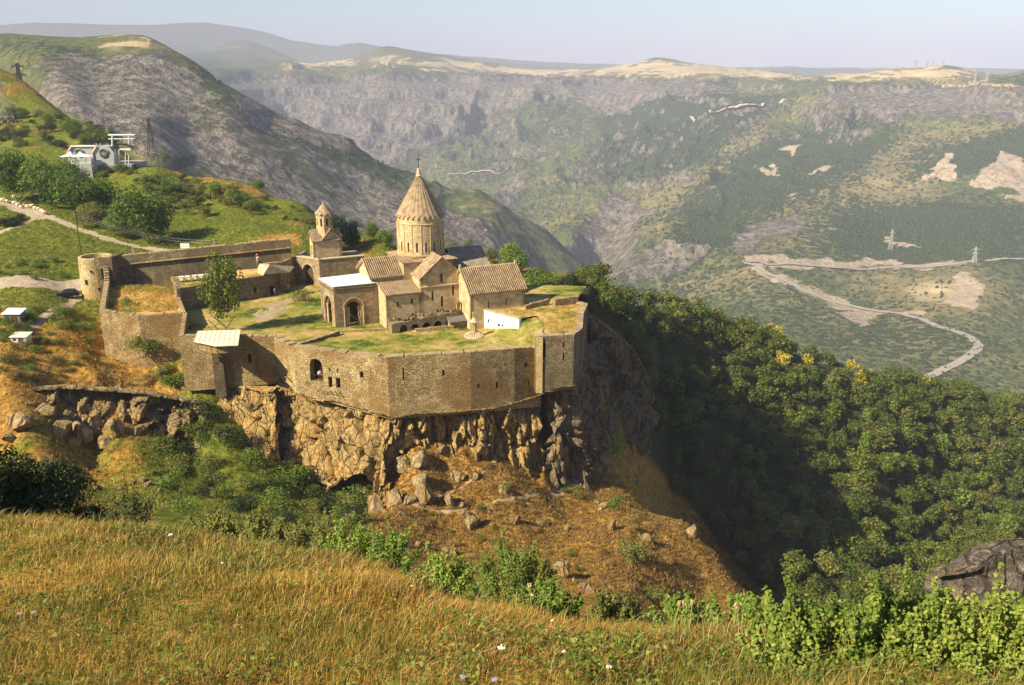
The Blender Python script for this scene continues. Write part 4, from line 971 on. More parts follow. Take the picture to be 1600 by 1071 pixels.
# --- lower wall at left with the hut
lc0 = w['c0']; lc1 = (w['w0'][0] + .2, w['w0'][1] + .2)
bt0 = D(334, 541, 138.2); 
lw, _ = walls_thing('rampart_wall', 'lower rubble rampart wall between the pale roofed hut and the bastion', [lc0, lc1], [1.3, .9], [-8, -7], 1.1, M['rubble'], {0: [opx(387, 393, 568, 553, lc0, lc1, True)]}, .1, seed=41)
mp, L = line_map(lc0, lc1); fill_op('window', mp, opx(387, 393, 568, 553, lc0, lc1, True), .4, lw, M['dark'])
o = opx(337, 352, 590, 545, lc0, lc1)
mm = MB(); tw = [mp(o[0] - .1, -1.5, 0)[:2], mp(o[1], -1.3, 0)[:2], mp(o[1], .3, 0)[:2], mp(o[0] - .1, .3, 0)[:2]]; mm.prism(tw, -8.5, .6); bt = mm.build('buttress', M['rubble_dark'], lw)
mm = MB(); mm.box((mp((o[0] + o[1]) / 2 + .35, -1.42, 0)[0], mp((o[0] + o[1]) / 2 + .35, -1.42, 0)[1], -2.2), (.2, .3, .9), 0); mm.build('arrow_slit', M['dark'], bt)
hut = thing('hut', 'flat pale roofed hut built against the rampart wall', 'hut', (*xy(W(340, 525, 1.5)), 0))
r4 = [W(303, 534, 1.9), W(337, 541.5, 1.9), W(372, 540, 1.9), W(375.5, 516, 1.9), W(309, 518, 1.9)]
mm = MB(); mm.prism([xy(p) for p in r4], 1.85, 1.97); rr = mm.build('roof', M['sheet'], hut)
mm = MB()
for k in range(9):
    p = r4[4].lerp(r4[3], k / 9); q = r4[0].lerp(r4[2], k / 9); mm.bar(p + Vector((0, .0, .09)), q + Vector((0, 0, .09)), .035)
mm.build('seams', M['sheet'], rr)
mm = MB(); cc = [r4[0], r4[1], r4[2], r4[3], r4[4]]; cen = sum(cc, Vector()) / 5; mm.prism([xy(cen.lerp(p, .80)) for p in cc], .5, 1.84); mm.build('wall', M['rubble'], hut)
# --- enclosure garden at left: thin walls
fw = [w['c2'], xy(W(215, 493, 2.2)), w['c1']]
gw, _ = walls_thing('enclosure_wall', 'broad rubble retaining wall under the dry garden, overgrown at the middle', fw, [2.6, 2.0, 2.3], [-7.5, -7.5, -7.0], 1.0, M['rubble'], None, .08, seed=51)
sw = [w['c1'], w['c0']]
walls_thing('side_wall', 'steep narrow wall stepping down from the dry garden corner to the rampart', [w['c1'], w['c0']], [2.4, 1.3], [-7, -8], .7, M['rubble'], None, .06, seed=52)
walls_thing('garden_wall', 'thin pale topped wall along the right side of the dry garden', [xy(W(272, 452, 2.6)), w['c1']], [2.6, 2.4], [-2.5, -2.5], .5, M['rubble'], None, .05, seed=53)
cW = [xy(W(164, 436, 3.2)), w['c2']]
walls_thing('outer_wall', 'outer wall running from the round tower down to the garden corner, seen end on', [xy(W(161, 405, 6.3)), xy(W(163, 440, 3.0)), w['c2']], [6.4, 3.0, 2.6], [-3, -4, -7.5], .9, M['rubble_pale'], None, .08, seed=54)
# --- round tower
TC = D(157, 462, 171.5); TC = (TC.x, TC.y)
rtw = thing('round_tower', 'round tapering stone watchtower at the left corner of the fortress', 'tower', (*TC, -1), 0)
mm = MB(); mm.lathe(TC, [(3.35, -2.5), (3.2, 1), (3.08, 6.7), (2.5, 6.7), (2.5, 5.9), (0, 5.9)], 32); mm.build('tower_wall', M['rubble_pale'], rtw)
for (dx, z, a, b) in ((-.9, 2.2, .45, .9), (1.3, .8, .4, .5), (-2.6, 0.0, .3, .6), (.3, 4.3, .25, .5)):
    mm = MB(); yy = -math.sqrt(3.17 ** 2 - dx ** 2); mm.box((TC[0] + dx, TC[1] + yy + .05, z), (a, .35, b), math.atan2(dx, -yy)); mm.build('window', M['dark'], rtw)
mm = MB(); q = W(184, 452, 0); pt = [(TC[0] + .9, TC[1] - 3.0), (TC[0] + 1.3, TC[1] - 2.4)]
mp, L = line_map((TC[0] + 1.1, TC[1] - 2.9), (TC[0] + 4.3, TC[1] - 2.6)); wall(mm, mp, L, -2, 6.9, .7, [(.5, 1.4, 2.6, 4.8, False)], .8, .06, 3)
mp2b, L2b = line_map((TC[0] + 4.3, TC[1] - 2.6), (TC[0] + 4.9, TC[1] + 1.5)); wall(mm, mp2b, L2b, -2, 7.0, .7, (), .8, .06, 3); mm.build('back_wall', M['rubble_dark'], rtw)
fill_op('doorway', mp, (.5, 1.4, 2.6, 4.8, False), .4, rtw, M['dark'])
# --- long curtain wall
K = (-38.2, 173.9)
lw0 = (TC[0] + 4.6, TC[1] + .2); lw1 = (-44.3, 176.6)
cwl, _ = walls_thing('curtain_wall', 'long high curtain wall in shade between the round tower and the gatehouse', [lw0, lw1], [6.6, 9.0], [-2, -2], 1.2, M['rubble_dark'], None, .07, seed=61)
mm = MB(); mp, L = line_map(lw0, lw1); 
mm.hexa([mp(.1, -.5, 4.9), mp(L, -.5, 7.3), mp(L, .02, 7.3), mp(.1, .02, 4.9)], [mp(.1, -.45, 5.05), mp(L, -.45, 7.45), mp(L, .02, 7.45), mp(.1, .02, 5.05)]); mm.build('wall_walk', M['rubble'], cwl)
# --- turf roofed range with hives
RB = [W(276, 452, 4.1), W(345, 440, 4.1), W(415, 431, 4.1)]
rg = thing('turf_roofed_range', 'long low stone range with a turf roof against the foot of the curtain wall', 'building', (*xy(RB[1]), 0))
mm = MB(); mp, L = line_map(xy(RB[0]), xy(RB[2]))
RO = [(4.6, 5.3, .6, 2.0, False), (9.7, 10.6, -.3, 2.0, True), (14.2, 14.8, 1.0, 2.2, False), (17.4, 18.3, -.3, 2.0, True)]
wall(mm, mp, L, -2, 4.15, .7, RO, 1, .06, 3)
mpE, LE = line_map(xy(RB[2]), (RB[2].x + 1.2, RB[2].y + 7.0)); wall(mm, mpE, LE, -2, 4.15, .6, (), 1, .05, 2); mpw, Lw_ = line_map((RB[0].x - 4, RB[0].y + 9), xy(RB[0])); wall(mm, mpw, Lw_, -2, 4.15, .6, (), 1, .05, 2)
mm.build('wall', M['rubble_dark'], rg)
for o in RO: fill_op('window' if not o[4] else 'doorway', mp, o, .35, rg, M['dark'])
mm = MB(); back = [(RB[2].x + 1.2, RB[2].y + 8.5), (RB[0].x - 4.5, RB[0].y + 9.5)]; pl = [mp(.3, .35, 0)[:2], mp(L - .2, .35, 0)[:2], *back]; mm.prism(pl, 3.6, 4.08); mm.build('turf_roof', M['turf_brown'], rg)
# arched porch of the range
pr = thing('vaulted_porch', 'vaulted stone porch with dark arch at the end of the turf roofed range', 'porch', (*xy(W(425, 450, 0)), 0))
q0 = xy(W(416, 455, 0)); q1 = xy(W(441, 452, 0)); q1 = (q1[0], q1[1]); mpq, Lq = line_map(q0, q1)
mm = MB(); wall(mm, mpq, Lq, -1.5, 5.4, .9, [(.35, Lq - .45, -.5, 4.3, True)], 1, .04, 3); mpq2, Lq2 = line_map(q1, (q1[0] + 1.5, q1[1] + 6)); wall(mm, mpq2, Lq2, -1.5, 5.2, .6, (), 1); mm.build('wall', M['rubble'], pr)
fill_op('arch_shade_panel', mpq, (.35, Lq - .45, -.5, 4.3, True), 2.5, pr, M['dark'])  # near-black sheet painting the shade under the vault
mm = MB(); a = W(402, 424, 4.8); b = W(411, 429, 4.8); c_ = W(421, 413.5, 6.6); d_ = W(405, 412, 6.6)
mm.hexa([v - Vector((0, 0, .3)) for v in (a, b, c_, d_)], [a, b, c_, d_]); e_ = Vector((b.x + 4.4, b.y + 2.4, 4.6)); f_ = Vector((e_.x, e_.y + 4, 4.9)); mm.poly([b, e_, f_, c_]); mm.build('roof', M['coping'], pr)
for i in range(6):
    p = W(284 + i * 10.2, 441 - i * .9, 4.1)
    h = thing('beehive', ('white box beehive on legs, %s of the row on the turf roof' % ['nearest the tower end', 'second', 'third', 'fourth', 'fifth', 'last, beside the tree'][i]), 'beehive', (p.x, p.y, 4.08), .2 + i * .1, 'white beehives on the turf roof')
    mm = MB(); mm.box((p.x, p.y, 4.75), (.62, .55, .6), .2); mm.build('hive_box', M['white_metal'], h)
    mm = MB(); mm.box((p.x, p.y, 5.1), (.8, .7, .1), .2); mm.build('lid', M['sheet_white'], h)
    for sx in (-.24, .24):
        for sy in (-.2, .2): mm = MB(); mm.box((p.x + sx, p.y + sy, 4.26), (.07, .07, .38)); mm.build('leg', M['wood_dark'], h)
# --- gatehouse with bell tower
GF = rel(K, 24)
gh = thing('gatehouse', 'square gatehouse with an arched gate and a small bell tower under a pleated cone', 'gatehouse', (*K, 0), R(24))
kz = D(499.7, 406.7, K[1]).z; NWp = D(454.8, 402.9, K[1] + 5.2); 
gW = (K[0] - 5.7, K[1] + 3.6)
mm = MB(); mp, L = line_map(gW, K); go = [(opx(474, 490, 448, 414, gW, K, True))]; go = [(go[0][0], go[0][1], -.6, go[0][3], True)]
wall(mm, mp, L, -1.5, kz, .9, go, 1); mpS, LS = line_map(K, GF(9.2, 0)); wall(mm, mpS, LS, -1.5, (kz, kz - .1), .8, (), 2)
nE = GF(9.2, 7); mm.prism([GF(.7, .7), GF(9, .7), nE, (gW[0] + 1, gW[1] + 1.5)], kz - .6, kz - .1, True, False)
mpN, LN = line_map((gW[0] + .5, gW[1] + 6), gW); wall(mm, mpN, LN, -1.5, kz, .8, (), 2)
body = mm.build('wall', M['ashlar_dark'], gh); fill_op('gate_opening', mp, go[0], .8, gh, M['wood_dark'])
mm = MB(); c = (go[0][0] + go[0][1]) / 2; r = (go[0][1] - go[0][0]) / 2; arch_ring(mm, mp, c, r + .1, go[0][3] - r, .2, -.06, .02); mm.build('arch_moulding', M['ashlar'], gh)
mm = MB()
for (mq, Lq_) in ((mp, L), (mpS, LS)): mm.hexa([mq(0, -.14, kz), mq(Lq_, -.14, kz), mq(Lq_, .9, kz), mq(0, .9, kz)], [mq(0, -.14, kz + .18), mq(Lq_, -.14, kz + .18), mq(Lq_, .9, kz + .18), mq(0, .9, kz + .18)])
mm.build('cornice', M['coping'], gh)
# upper chapel stage
f0 = GF(.9, 0); A_ = (f0[0] , f0[1] + .9)
ang = 24; UF = rel((K[0] - 2.6, K[1] + 3.2), 24); 
V0 = Vp(490.5, 404, (K[0], K[1] + 1.6), 24); UC = (V0.x, V0.y); UF = rel(UC, 24)
uz0 = kz + .05; ue = D(489, 377, UC[1]).z; uzr = ue + 2.0; ul, uw = 5.8, 3.4
uW, uWL = line_map(UF(0, uw), UF(0, 0)); uS, uSL = line_map(UF(0, 0), UF(ul, 0))
mm = MB(); wall(mm, uW, uWL, uz0, ue, .5, [(1.25, 2.0, uz0 + .3, uz0 + 2.4, False)], 2); wall(mm, uS, uSL, uz0, ue, .5, (), 2)
uE, uEL = line_map(UF(ul, 0), UF(ul, uw)); wall(mm, uE, uEL, uz0, ue, .5, (), 2); uN, uNL = line_map(UF(ul, uw), UF(0, uw)); wall(mm, uN, uNL, uz0, ue, .5, (), 2)
mm.poly([UF(0, uw, ue), UF(0, 0, ue), UF(0, uw / 2, uzr - .1)]); mm.poly([UF(.5, 0, ue), UF(.5, uw, ue), UF(.5, uw / 2, uzr - .1)])
mm.poly([UF(1.9, -.02, ue), UF(5.3, -.02, ue), UF(3.6, -.02, uzr + .1)])
us = mm.build('upper_stage', M['ashlar'], gh); fill_op('doorway', uW, (1.25, 2.0, uz0 + .3, uz0 + 2.4, False), .3, us, M['dark'])
mm = MB(); ribbed_slope(mm, UF(-.25, -.25, ue - .1), UF(ul, -.25, ue - .1), UF(ul, uw / 2, uzr), UF(-.25, uw / 2, uzr), rh=.06); ribbed_slope(mm, UF(ul, uw + .25, ue - .1), UF(-.25, uw + .25, ue - .1), UF(-.25, uw / 2 + .02, uzr), UF(ul, uw / 2 + .02, uzr), rh=.06)
ribbed_slope(mm, UF(1.7, uw / 2, ue + .1), UF(1.7, -.35, ue + .1), UF(3.6, -.35, uzr + .25), UF(3.6, uw / 2, uzr + .25), rh=.05); ribbed_slope(mm, UF(5.5, -.35, ue + .1), UF(5.5, uw / 2, ue + .1), UF(3.62, uw / 2, uzr + .25), UF(3.62, -.35, uzr + .25), rh=.05)
mm.build('gable_roof', M['roof'], gh)
bc = UF(2.9, uw / 2); mm = MB(); bz0 = uzr - 1.6; bz1 = D(492, 334, bc[1]).z
mb_, LB = circ_map(bc, 1.5, .25), 2 * math.pi * 1.5
mm.lathe(bc, [(1.62, bz0), (1.6, bz1), (1.1, bz1)], 8, .15); bt = mm.build('bell_tower', M['ashlar'], gh)
for k in range(8):
    t0 = .15 + math.pi / 8 + k * math.pi / 4; x = MB(); x.box((bc[0] + 1.50 * math.cos(t0), bc[1] + 1.50 * math.sin(t0), bz0 + 3.1), (.06, .34, 1.5), t0); x.build('belfry_window', M['dark'], bt)
mm = MB(); nf = 10
for k in range(2 * nf):
    f = lambda k: Vector((bc[0] + (2.0 if k % 2 == 0 else 1.7) * math.cos(math.pi * k / nf), bc[1] + (2.0 if k % 2 == 0 else 1.7) * math.sin(math.pi * k / nf), bz1 - .1 + (.3 if k % 2 else 0)))
    g = lambda k: Vector((bc[0] + .12 * math.cos(math.pi * k / nf), bc[1] + .12 * math.sin(math.pi * k / nf), bz1 + 2.1))
    mm.quad(f(k), f(k + 1), g(k + 1), g(k)); mm.poly([f(k), Vector((bc[0], bc[1], bz1)), f(k + 1)])
mm.lathe(bc, [(.18, bz1 + 2.0), (.14, bz1 + 2.35), (0, bz1 + 2.6)], 8); mm.build('pleated_cone', M['roof'], bt)

# ================================================================ COURT SURFACE
SURVEY = [(525,513,0),(501,504,0),(480,480,0),(440,470,0),(420,500,0),(430,527,.3),(380,500,0),(330,480,0),(300,500,0),(460,448,0),(500,448,0),(470,460,0),(590,514,0),(600,540,.6),(605,559,.75),(660,535,.3),(735,551,.75),(700,530,0),(741,527,-.05),
          (640,520,0),(680,520,0),(735,516,-.2),(770,518,.1),(797,511,1.3),(790,530,.3),(809,544,.5),(848,541,.3),(835,530,1.1),(815,507,2.3),(845,505,2.6),(880,508,2.9),(896,522,2.7),(842,518,2.4),(860,525,2.6),(905,490,2.8),(900,470,3.4),(860,474,3.3),(830,480,3.2),(770,486,3.0),(800,494,3.0),(825,495,2.7),(870,490,3.0),(465,543,.7),(500,532,.4),(535,521,.2)]
def court_h(x, y):
    pts = np.array([(W(*s).x, W(*s).y) for s in SURVEY]); zz = np.array([s[2] for s in SURVEY])
    d2 = (x[:, None] - pts[None, :, 0]) ** 2 + (y[:, None] - pts[None, :, 1]) ** 2 + .3
    wgt = d2 ** -1.7; z = (wgt * zz).sum(1) / wgt.sum(1)
    return z + fbm(x * .25, y * .25, 4, 81) * .22 + fbm(x * 1.1, y * 1.1, 3, 82) * .09
def cz(x, y): return float(court_h(np.array([x]), np.array([y]))[0])
def surface_patch(name, poly, hf, mat, step=.55, kind='structure'):
    P = np.array(poly); x0, y0 = P.min(0); x1, y1 = P.max(0)
    gx, gy = np.meshgrid(np.arange(x0, x1, step), np.arange(y0, y1, step)); gx = gx.ravel() + (rng.random(gx.size) - .5) * step * .3; gy = gy.ravel() + (rng.random(gy.size) - .5) * step * .3
    ok = in_poly(gx, gy, poly) & (poly_dist(gx, gy, poly) > step * .4)
    bd = []; 
    for i in range(len(poly)):
        a, b = Vector(poly[i]), Vector(poly[(i + 1) % len(poly)]); k = max(1, int((b - a).length / step))
        for q in range(k): bd.append(a.lerp(b, q / k))
    n = len(bd); vs = [Vector(v) for v in bd] + [Vector((a, b)) for a, b in zip(gx[ok], gy[ok])]
    r = mgeo.delaunay_2d_cdt(vs, [(i, (i + 1) % n) for i in range(n)], [], 1, 1e-5)
    V = np.array([(v.x, v.y) for v in r[0]]); z = hf(V[:, 0], V[:, 1]); Fc = np.array([f for f in r[2] if len(f) == 3])
    a, b, c = (V[Fc[:, k]] for k in range(3)); s = (b[:, 0] - a[:, 0]) * (c[:, 1] - a[:, 1]) - (b[:, 1] - a[:, 1]) * (c[:, 0] - a[:, 0]); Fc[s < 0] = Fc[s < 0][:, ::-1]
    o = np_mesh(name, np.column_stack([V, z]), Fc, mat, smooth=True)
    if kind: o['kind'] = kind
    return o
def inset(p, q): return p
ins = lambda pts, c, f: [(c[0] + (p[0] - c[0]) * f, c[1] + (p[1] - c[1]) * f) for p in pts]
M['dirt'] = plain('trodden_earth', (.30, .24, .14), .95, var=.18, scale=.7)
court_poly = [(lc0[0] + .5, lc0[1] + .6), (w['w0'][0], w['w0'][1] + .6), (w['w1'][0] + .4, w['w1'][1] + .5), (w['w2'][0], w['w2'][1] + .6), (w['w3'][0], w['w3'][1] + .6), (w['w4'][0] - .2, w['w4'][1] + .6), (w['w5'][0] - .5, w['w5'][1] + .6),
              (rt[0][0] + 1.0, rt[0][1] + .8), (rt[1][0] - .5, rt[1][1] + .6), (rt[2][0] - .5, rt[2][1]), (rt[3][0] - .6, rt[3][1]), (rt[4][0] - .6, rt[4][1]), (rt[5][0] - .2, rt[5][1] - .3), (14, 164), (2, 168), (-20, 182), (-37, 183), (-44, 176), (-60, 167), (W(272, 452, 2.6).x + .1, W(272, 452, 2.6).y + 3), (W(272, 452, 2.6).x + .2, W(272, 452, 2.6).y), (w['c1'][0] + .3, w['c1'][1])]
def court_or_terrace(x, y):
    z = court_h(x, y)
    # the raised terrace breaks sharply at the whitewashed front
    n = ((a1[1] - a0[1]), -(a1[0] - a0[0])); L_ = math.hypot(*n); side = ((x - a0[0]) * n[0] + (y - a0[1]) * n[1]) / L_   # >0 in front
    along = ((x - a0[0]) * (a1[0] - a0[0]) + (y - a0[1]) * (a1[1] - a0[1])) / L_
    return z
front = [W(752, 484, 3.1), W(811, 499, 3.1)]
# split in two sheets: court below, turf terrace above
nrm = ((a1[1] - a0[1]), -(a1[0] - a0[0])); nl = math.hypot(*nrm); nrm = (nrm[0] / nl, nrm[1] / nl)
surface_patch('court_ground', court_poly, lambda x, y: np.where(in_poly(x, y, TERR), np.minimum(court_h(x, y), 0) - .8, court_h(x, y)), M['turf']) if False else None
TERR = [(a0[0] + .2, a0[1] + .3), (a1[0] + .1, a1[1] + .3), xy(W(838, 497, 2.5)), xy(W(850, 508, 2.6)), (rt[1][0] - 4.5, rt[1][1] + 1.5), (rt[1][0] - .5, rt[1][1] + .6), (rt[2][0] - .5, rt[2][1]), (rt[3][0] - .6, rt[3][1]), (rt[4][0] - .6, rt[4][1]), (rt[5][0] - .2, rt[5][1] - .3), (a0[0] + 7.4, a0[1] + 8.0), (a0[0] + 3.4, a0[1] + 2.6)]
def low_h(x, y):
    z = court_h(x, y); d = poly_dist(x, y, TERR); i = in_poly(x, y, TERR)
    ang_ok = ((x - a0[0]) * nrm[0] + (y - a0[1]) * nrm[1])     # in front of the white wall
    near = (ang_ok > -.5) & (ang_ok < 7) & (x > a0[0] - 1) & (x < a1[0] + .2)
    z = np.where(near, np.minimum(z, .0 + 1.45 * sstep(a0[0], a1[0] + .5, x)), z)
    z = np.where((~near) & (~i) & (x > a1[0]), np.maximum(z, 2.95 - d * .45), z)
    d2 = poly_dist(x, y, [w['w2'], w['w3'], w['w4'], w['w5']], False); z = np.where(x < rt[0][0] + .6, np.minimum(z, .55 + np.maximum(0, d2 - .9) * .7), z)
    return np.where(i, np.minimum(z, 2.5), z)
surface_patch('court_ground', court_poly, low_h, M['turf'])
surface_patch('turf_terrace', TERR, lambda x, y: 2.95 + fbm(x * .3, y * .3, 4, 83) * .18 + fbm(x * 1.2, y * 1.2, 3, 84) * .08 + .35 * sstep(148, 158, y) - .25 * sstep(140, 134, y), M['turf_dry'])
gard = [(w['c2'][0] + .3, w['c2'][1] + .6), (fw[1][0], fw[1][1] + .7), (w['c1'][0] - .3, w['c1'][1] + .6), xy(W(272, 455, 2)), xy(W(240, 442, 1.8)), xy(W(186, 450, 1)), xy(W(166, 452, 1.4))]
surface_patch('garden_ground', gard, lambda x, y: 1.45 + fbm(x * .4, y * .4, 4, 85) * .35 + fbm(x * 1.5, y * 1.5, 3, 86) * .12, M['turf_brown'])

pth = [W(*p, 0) for p in [(500, 449), (478, 449.5), (440, 466), (405, 478), (388, 492), (396, 503), (425, 506), (452, 482), (472, 464)]]
surface_patch('path', [xy(p) for p in pth], lambda x, y: low_h(x, y) + .05 + fbm(x * .9, y * .9, 4, 88) * .14 - .12 * (1 - sstep(0, 1.4, poly_dist(x, y, [xy(p) for p in pth]))), M['dirt'], .4)
# ================================================================ CLIFFS AND BOULDERS
def mat_rock(name, base, warm, pale, orange):
    t = NT(name); c = t.coord(); n1 = t.noise(.22, 5, c, .6); n2 = t.noise(1.3, 6, c, .7); n3 = t.noise(7, 5, c, .75)
    st = t.noise(1.0, 4, t.mapping(c, (.5, .5, .12)), .65)
    col = t.ramp(n2, [(.3, base), (.52, warm), (.75, pale)])
    col = t.mix(t.maprange(st, .5, .66, 0, .75), col, orange)
    col = t.mix(t.maprange(n1, .52, .68, 0, .6), col, tuple(x * .75 for x in base))
    col = t.mix(.6, col, t.ramp(n3, [(.3, (.6, .6, .6)), (.7, (1.25, 1.25, 1.25))]), 'MULTIPLY')
    v = t.n('TexVoronoi'); v.feature = 'DISTANCE_TO_EDGE'; v.inputs['Scale'].default_value = .62; t.l(t.mapping(t.mix(.35, c, t.noise(.9, 4, c, out='Color'), 'ADD'), (1, 1, .25)), v.inputs['Vector'])
    v2 = t.n('TexVoronoi'); v2.feature = 'DISTANCE_TO_EDGE'; v2.inputs['Scale'].default_value = 1.7; t.l(t.mapping(t.mix(.2, c, t.noise(1.7, 4, c, out='Color'), 'ADD'), (1, 1, .7)), v2.inputs['Vector'])
    cr = t.math('MAXIMUM', t.maprange(v.outputs['Distance'], .075, .015), t.math('MULTIPLY', t.maprange(v2.outputs['Distance'], .05, .01), .3))
    col = t.mix(t.math('MULTIPLY', cr, .55), col, tuple(x * .35 for x in base))
    lich = t.maprange(t.noise(2.6, 6, c, .75), .58, .66, 0, .25); col = t.mix(lich, col, (.33, .31, .26))
    h = t.math('SUBTRACT', t.math('ADD', n3, t.math('MULTIPLY', n2, 2.2)), t.math('MULTIPLY', cr, 1.6))
    return t.done(col, .95, t.bump(h, 1.0, .30), spec=.04)
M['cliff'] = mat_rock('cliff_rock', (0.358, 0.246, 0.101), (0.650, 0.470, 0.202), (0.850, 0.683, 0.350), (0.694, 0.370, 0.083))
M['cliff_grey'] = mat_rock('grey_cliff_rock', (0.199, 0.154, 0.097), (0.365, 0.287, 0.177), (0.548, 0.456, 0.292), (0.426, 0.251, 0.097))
M['boulder'] = mat_rock('boulder_rock', (0.252, 0.189, 0.099), (0.462, 0.347, 0.180), (0.630, 0.514, 0.297), (0.483, 0.294, 0.099))
M['rock_black'] = mat_rock('dark_lichen_rock', (0.080, 0.071, 0.062), (0.192, 0.165, 0.140), (0.576, 0.480, 0.378), (0.256, 0.195, 0.126))
def voro5(x, y, seed=0, jit=.9):
    ix = np.floor(x).astype(np.int64); iy = np.floor(y).astype(np.int64)
    f1 = np.full(x.shape, 9.0); f2 = np.full(x.shape, 9.0); ch = np.zeros(x.shape); ox = np.zeros(x.shape); oy = np.zeros(x.shape)
    for dx in (-1, 0, 1):
        for dy in (-1, 0, 1):
            cx = ix + dx; cy = iy + dy
            qx = x - (cx + .5 + (_h(cx, cy, seed) - .5) * jit); qy = y - (cy + .5 + (_h(cx, cy, seed + 5) - .5) * jit)
            d = np.hypot(qx, qy); hh = _h(cx, cy, seed + 9); m = d < f1
            f2 = np.where(m, f1, np.minimum(f2, d)); ch = np.where(m, hh, ch); ox = np.where(m, qx, ox); oy = np.where(m, qy, oy); f1 = np.where(m, d, f1)
    return f1, f2, ch, ox, oy
def polyl(pts, n):
    P = np.array([tuple(p) for p in pts]); d = np.r_[0, np.cumsum(np.linalg.norm(np.diff(P[:, :2], axis=0), axis=1))]
    s = np.linspace(0, d[-1], n); return np.stack([np.interp(s, d, P[:, k]) for k in range(3)], 1), s
def cliff(name, label, top, bot, mat, cw=2.2, chh=6.0, amp=1.5, res=.28, seed=0, cat='cliff', kind=None, lean=0.0, crumble=.5):
    """top / bot: matching lists of world points; a broken, columnar rock face between them"""
    P = np.array([tuple(p) for p in top], float); Q = np.array([tuple(p) for p in bot], float)
    L = np.linalg.norm(np.diff((P + Q)[:, :2] / 2, axis=0), axis=1).sum(); n = int(L / res) + 2
    d = np.r_[0, np.cumsum(np.linalg.norm(np.diff((P + Q)[:, :2] / 2, axis=0), axis=1))]; s = np.linspace(0, d[-1], n)
    T = np.stack([np.interp(s, d, P[:, k]) for k in range(3)], 1); B = np.stack([np.interp(s, d, Q[:, k]) for k in range(3)], 1)
    for k in range(2):   # round the corners a little
        ker = np.ones(5) / 5
        for A in (T, B): A[:, k] = np.convolve(np.pad(A[:, k], 2, 'edge'), ker, 'valid')
    H = np.abs(T[:, 2] - B[:, 2]).mean(); m = int(H / res) + 4
    tt = np.linspace(0, 1, m)[:, None]
    X = T[None, :, 0] * (1 - tt) + B[None, :, 0] * tt; Y = T[None, :, 1] * (1 - tt) + B[None, :, 1] * tt; Z = T[None, :, 2] * (1 - tt) + B[None, :, 2] * tt
    dx = np.gradient((T[:, 0] + B[:, 0])); dy = np.gradient((T[:, 1] + B[:, 1])); l = np.hypot(dx, dy); nx, ny = dy / l, -dx / l
    S = np.broadcast_to(s, X.shape)
    wsx = S + fbm(S * .25, Z * .15, 3, seed + 1) * 1.1; wz = Z + fbm(S * .22, Z * .22, 3, seed + 2) * 1.4
    f1, f2, ch, dx1, dy1 = voro5(wsx / cw, wz / chh, seed + 3); g1, g2, ch2, dx2, dy2 = voro5(wsx / (cw * .5) + 5, wz / (chh * .34), seed + 4)
    b1, b2, bh, dx3, dy3 = voro5(S / (cw * 3.2) + 9, Z / (chh * 2.0), seed + 6)
    pil = np.clip((f2 - f1) * 9, 0, 1); pil2 = np.clip((g2 - g1) * 5.0, 0, 1) ** .7
    hx = lambda c, k: ((c * 97.13 * k) % 1) - .5
    off = (ch - .5) * amp * 1.1 + (pil - 1) * amp * 1.0 + (dx1 * hx(ch, 3) * 2.2 + dy1 * hx(ch, 7) * 2.4) * amp + (pil2 - 1) * amp * .22 + (ch2 - .5) * amp * .35 + (dx2 * hx(ch2, 3) * 1.0 + dy2 * hx(ch2, 5) * 1.1) * amp + (bh - .5) * amp * 1.5 + fbm(S * .9, Z * .9, 4, seed + 7) * amp * .20
    off -= amp * .9
    fade = sstep(0, .06, tt) * (1 - .0 * tt)
    off = off * fade + tt * 0
    X = X + nx * off; Y = Y + ny * off; Z = Z + fbm(S * .8, Z * .8, 3, seed + 9) * .3 * fade + lean * 0
    # ledge back under the wall
    back = np.stack([T[:, 0] - nx * 2.0, T[:, 1] - ny * 2.0, T[:, 2] + .05], 1)
    V = np.concatenate([back, np.stack([X, Y, Z], -1).reshape(-1, 3)]); mm = m + 1
    i = np.arange(mm - 1)[:, None] * n + np.arange(n - 1)[None]
    Fc = np.stack([i, i + n, i + n + 1, i + 1], -1).reshape(-1, 4)
    o = np_mesh(name, V, Fc, mat, smooth=False)
    return setp(o, label, cat, None, kind)
# main face under the bastion
top, bot = [], []
def cpair(tp, bp, tY, bY):
    t_ = D(tp[0], tp[1], tY); b_ = D(bp[0], bp[1], bY); t_.z += .25; b_.z -= 1.2; top.append(t_); bot.append(b_)
mid = lambda a, b, t: (a[0] + (b[0] - a[0]) * t, a[1] + (b[1] - a[1]) * t)
def under(px, P0, P1, zb, o=.45):
    """point at the foot of a wall face at column px"""
    ang = math.degrees(math.atan2(P1[1] - P0[1], P1[0] - P0[0])); v = Vp(px, 600, P0, ang); n = (math.sin(R(ang)), -math.cos(R(ang)))
    return Vector((v.x + n[0] * o, v.y + n[1] * o, zb))
tops_ = [Vector((w['w0'][0] - 4.5, w['w0'][1] + 1.5, -4.6)), under(431, w['w0'], w['w1'], -4.6), under(455, w['w0'], w['w1'], -4.6), under(482, w['w1'], w['w2'], -7.2), under(520, w['w1'], w['w2'], -6.7), under(560, w['w1'], w['w2'], -7.3), under(600, w['w1'], w['w2'], -8.0),
         under(615, w['w2'], w['w3'], -8.2), under(650, w['w2'], w['w3'], -7.9), under(700, w['w2'], w['w3'], -8.1), under(735, w['w3'], w['w4'], -8.0), under(770, w['w3'], w['w4'], -8.2), under(809, w['w4'], w['w5'], -7.8), under(850, w['w4'], w['w5'], -7.4)]
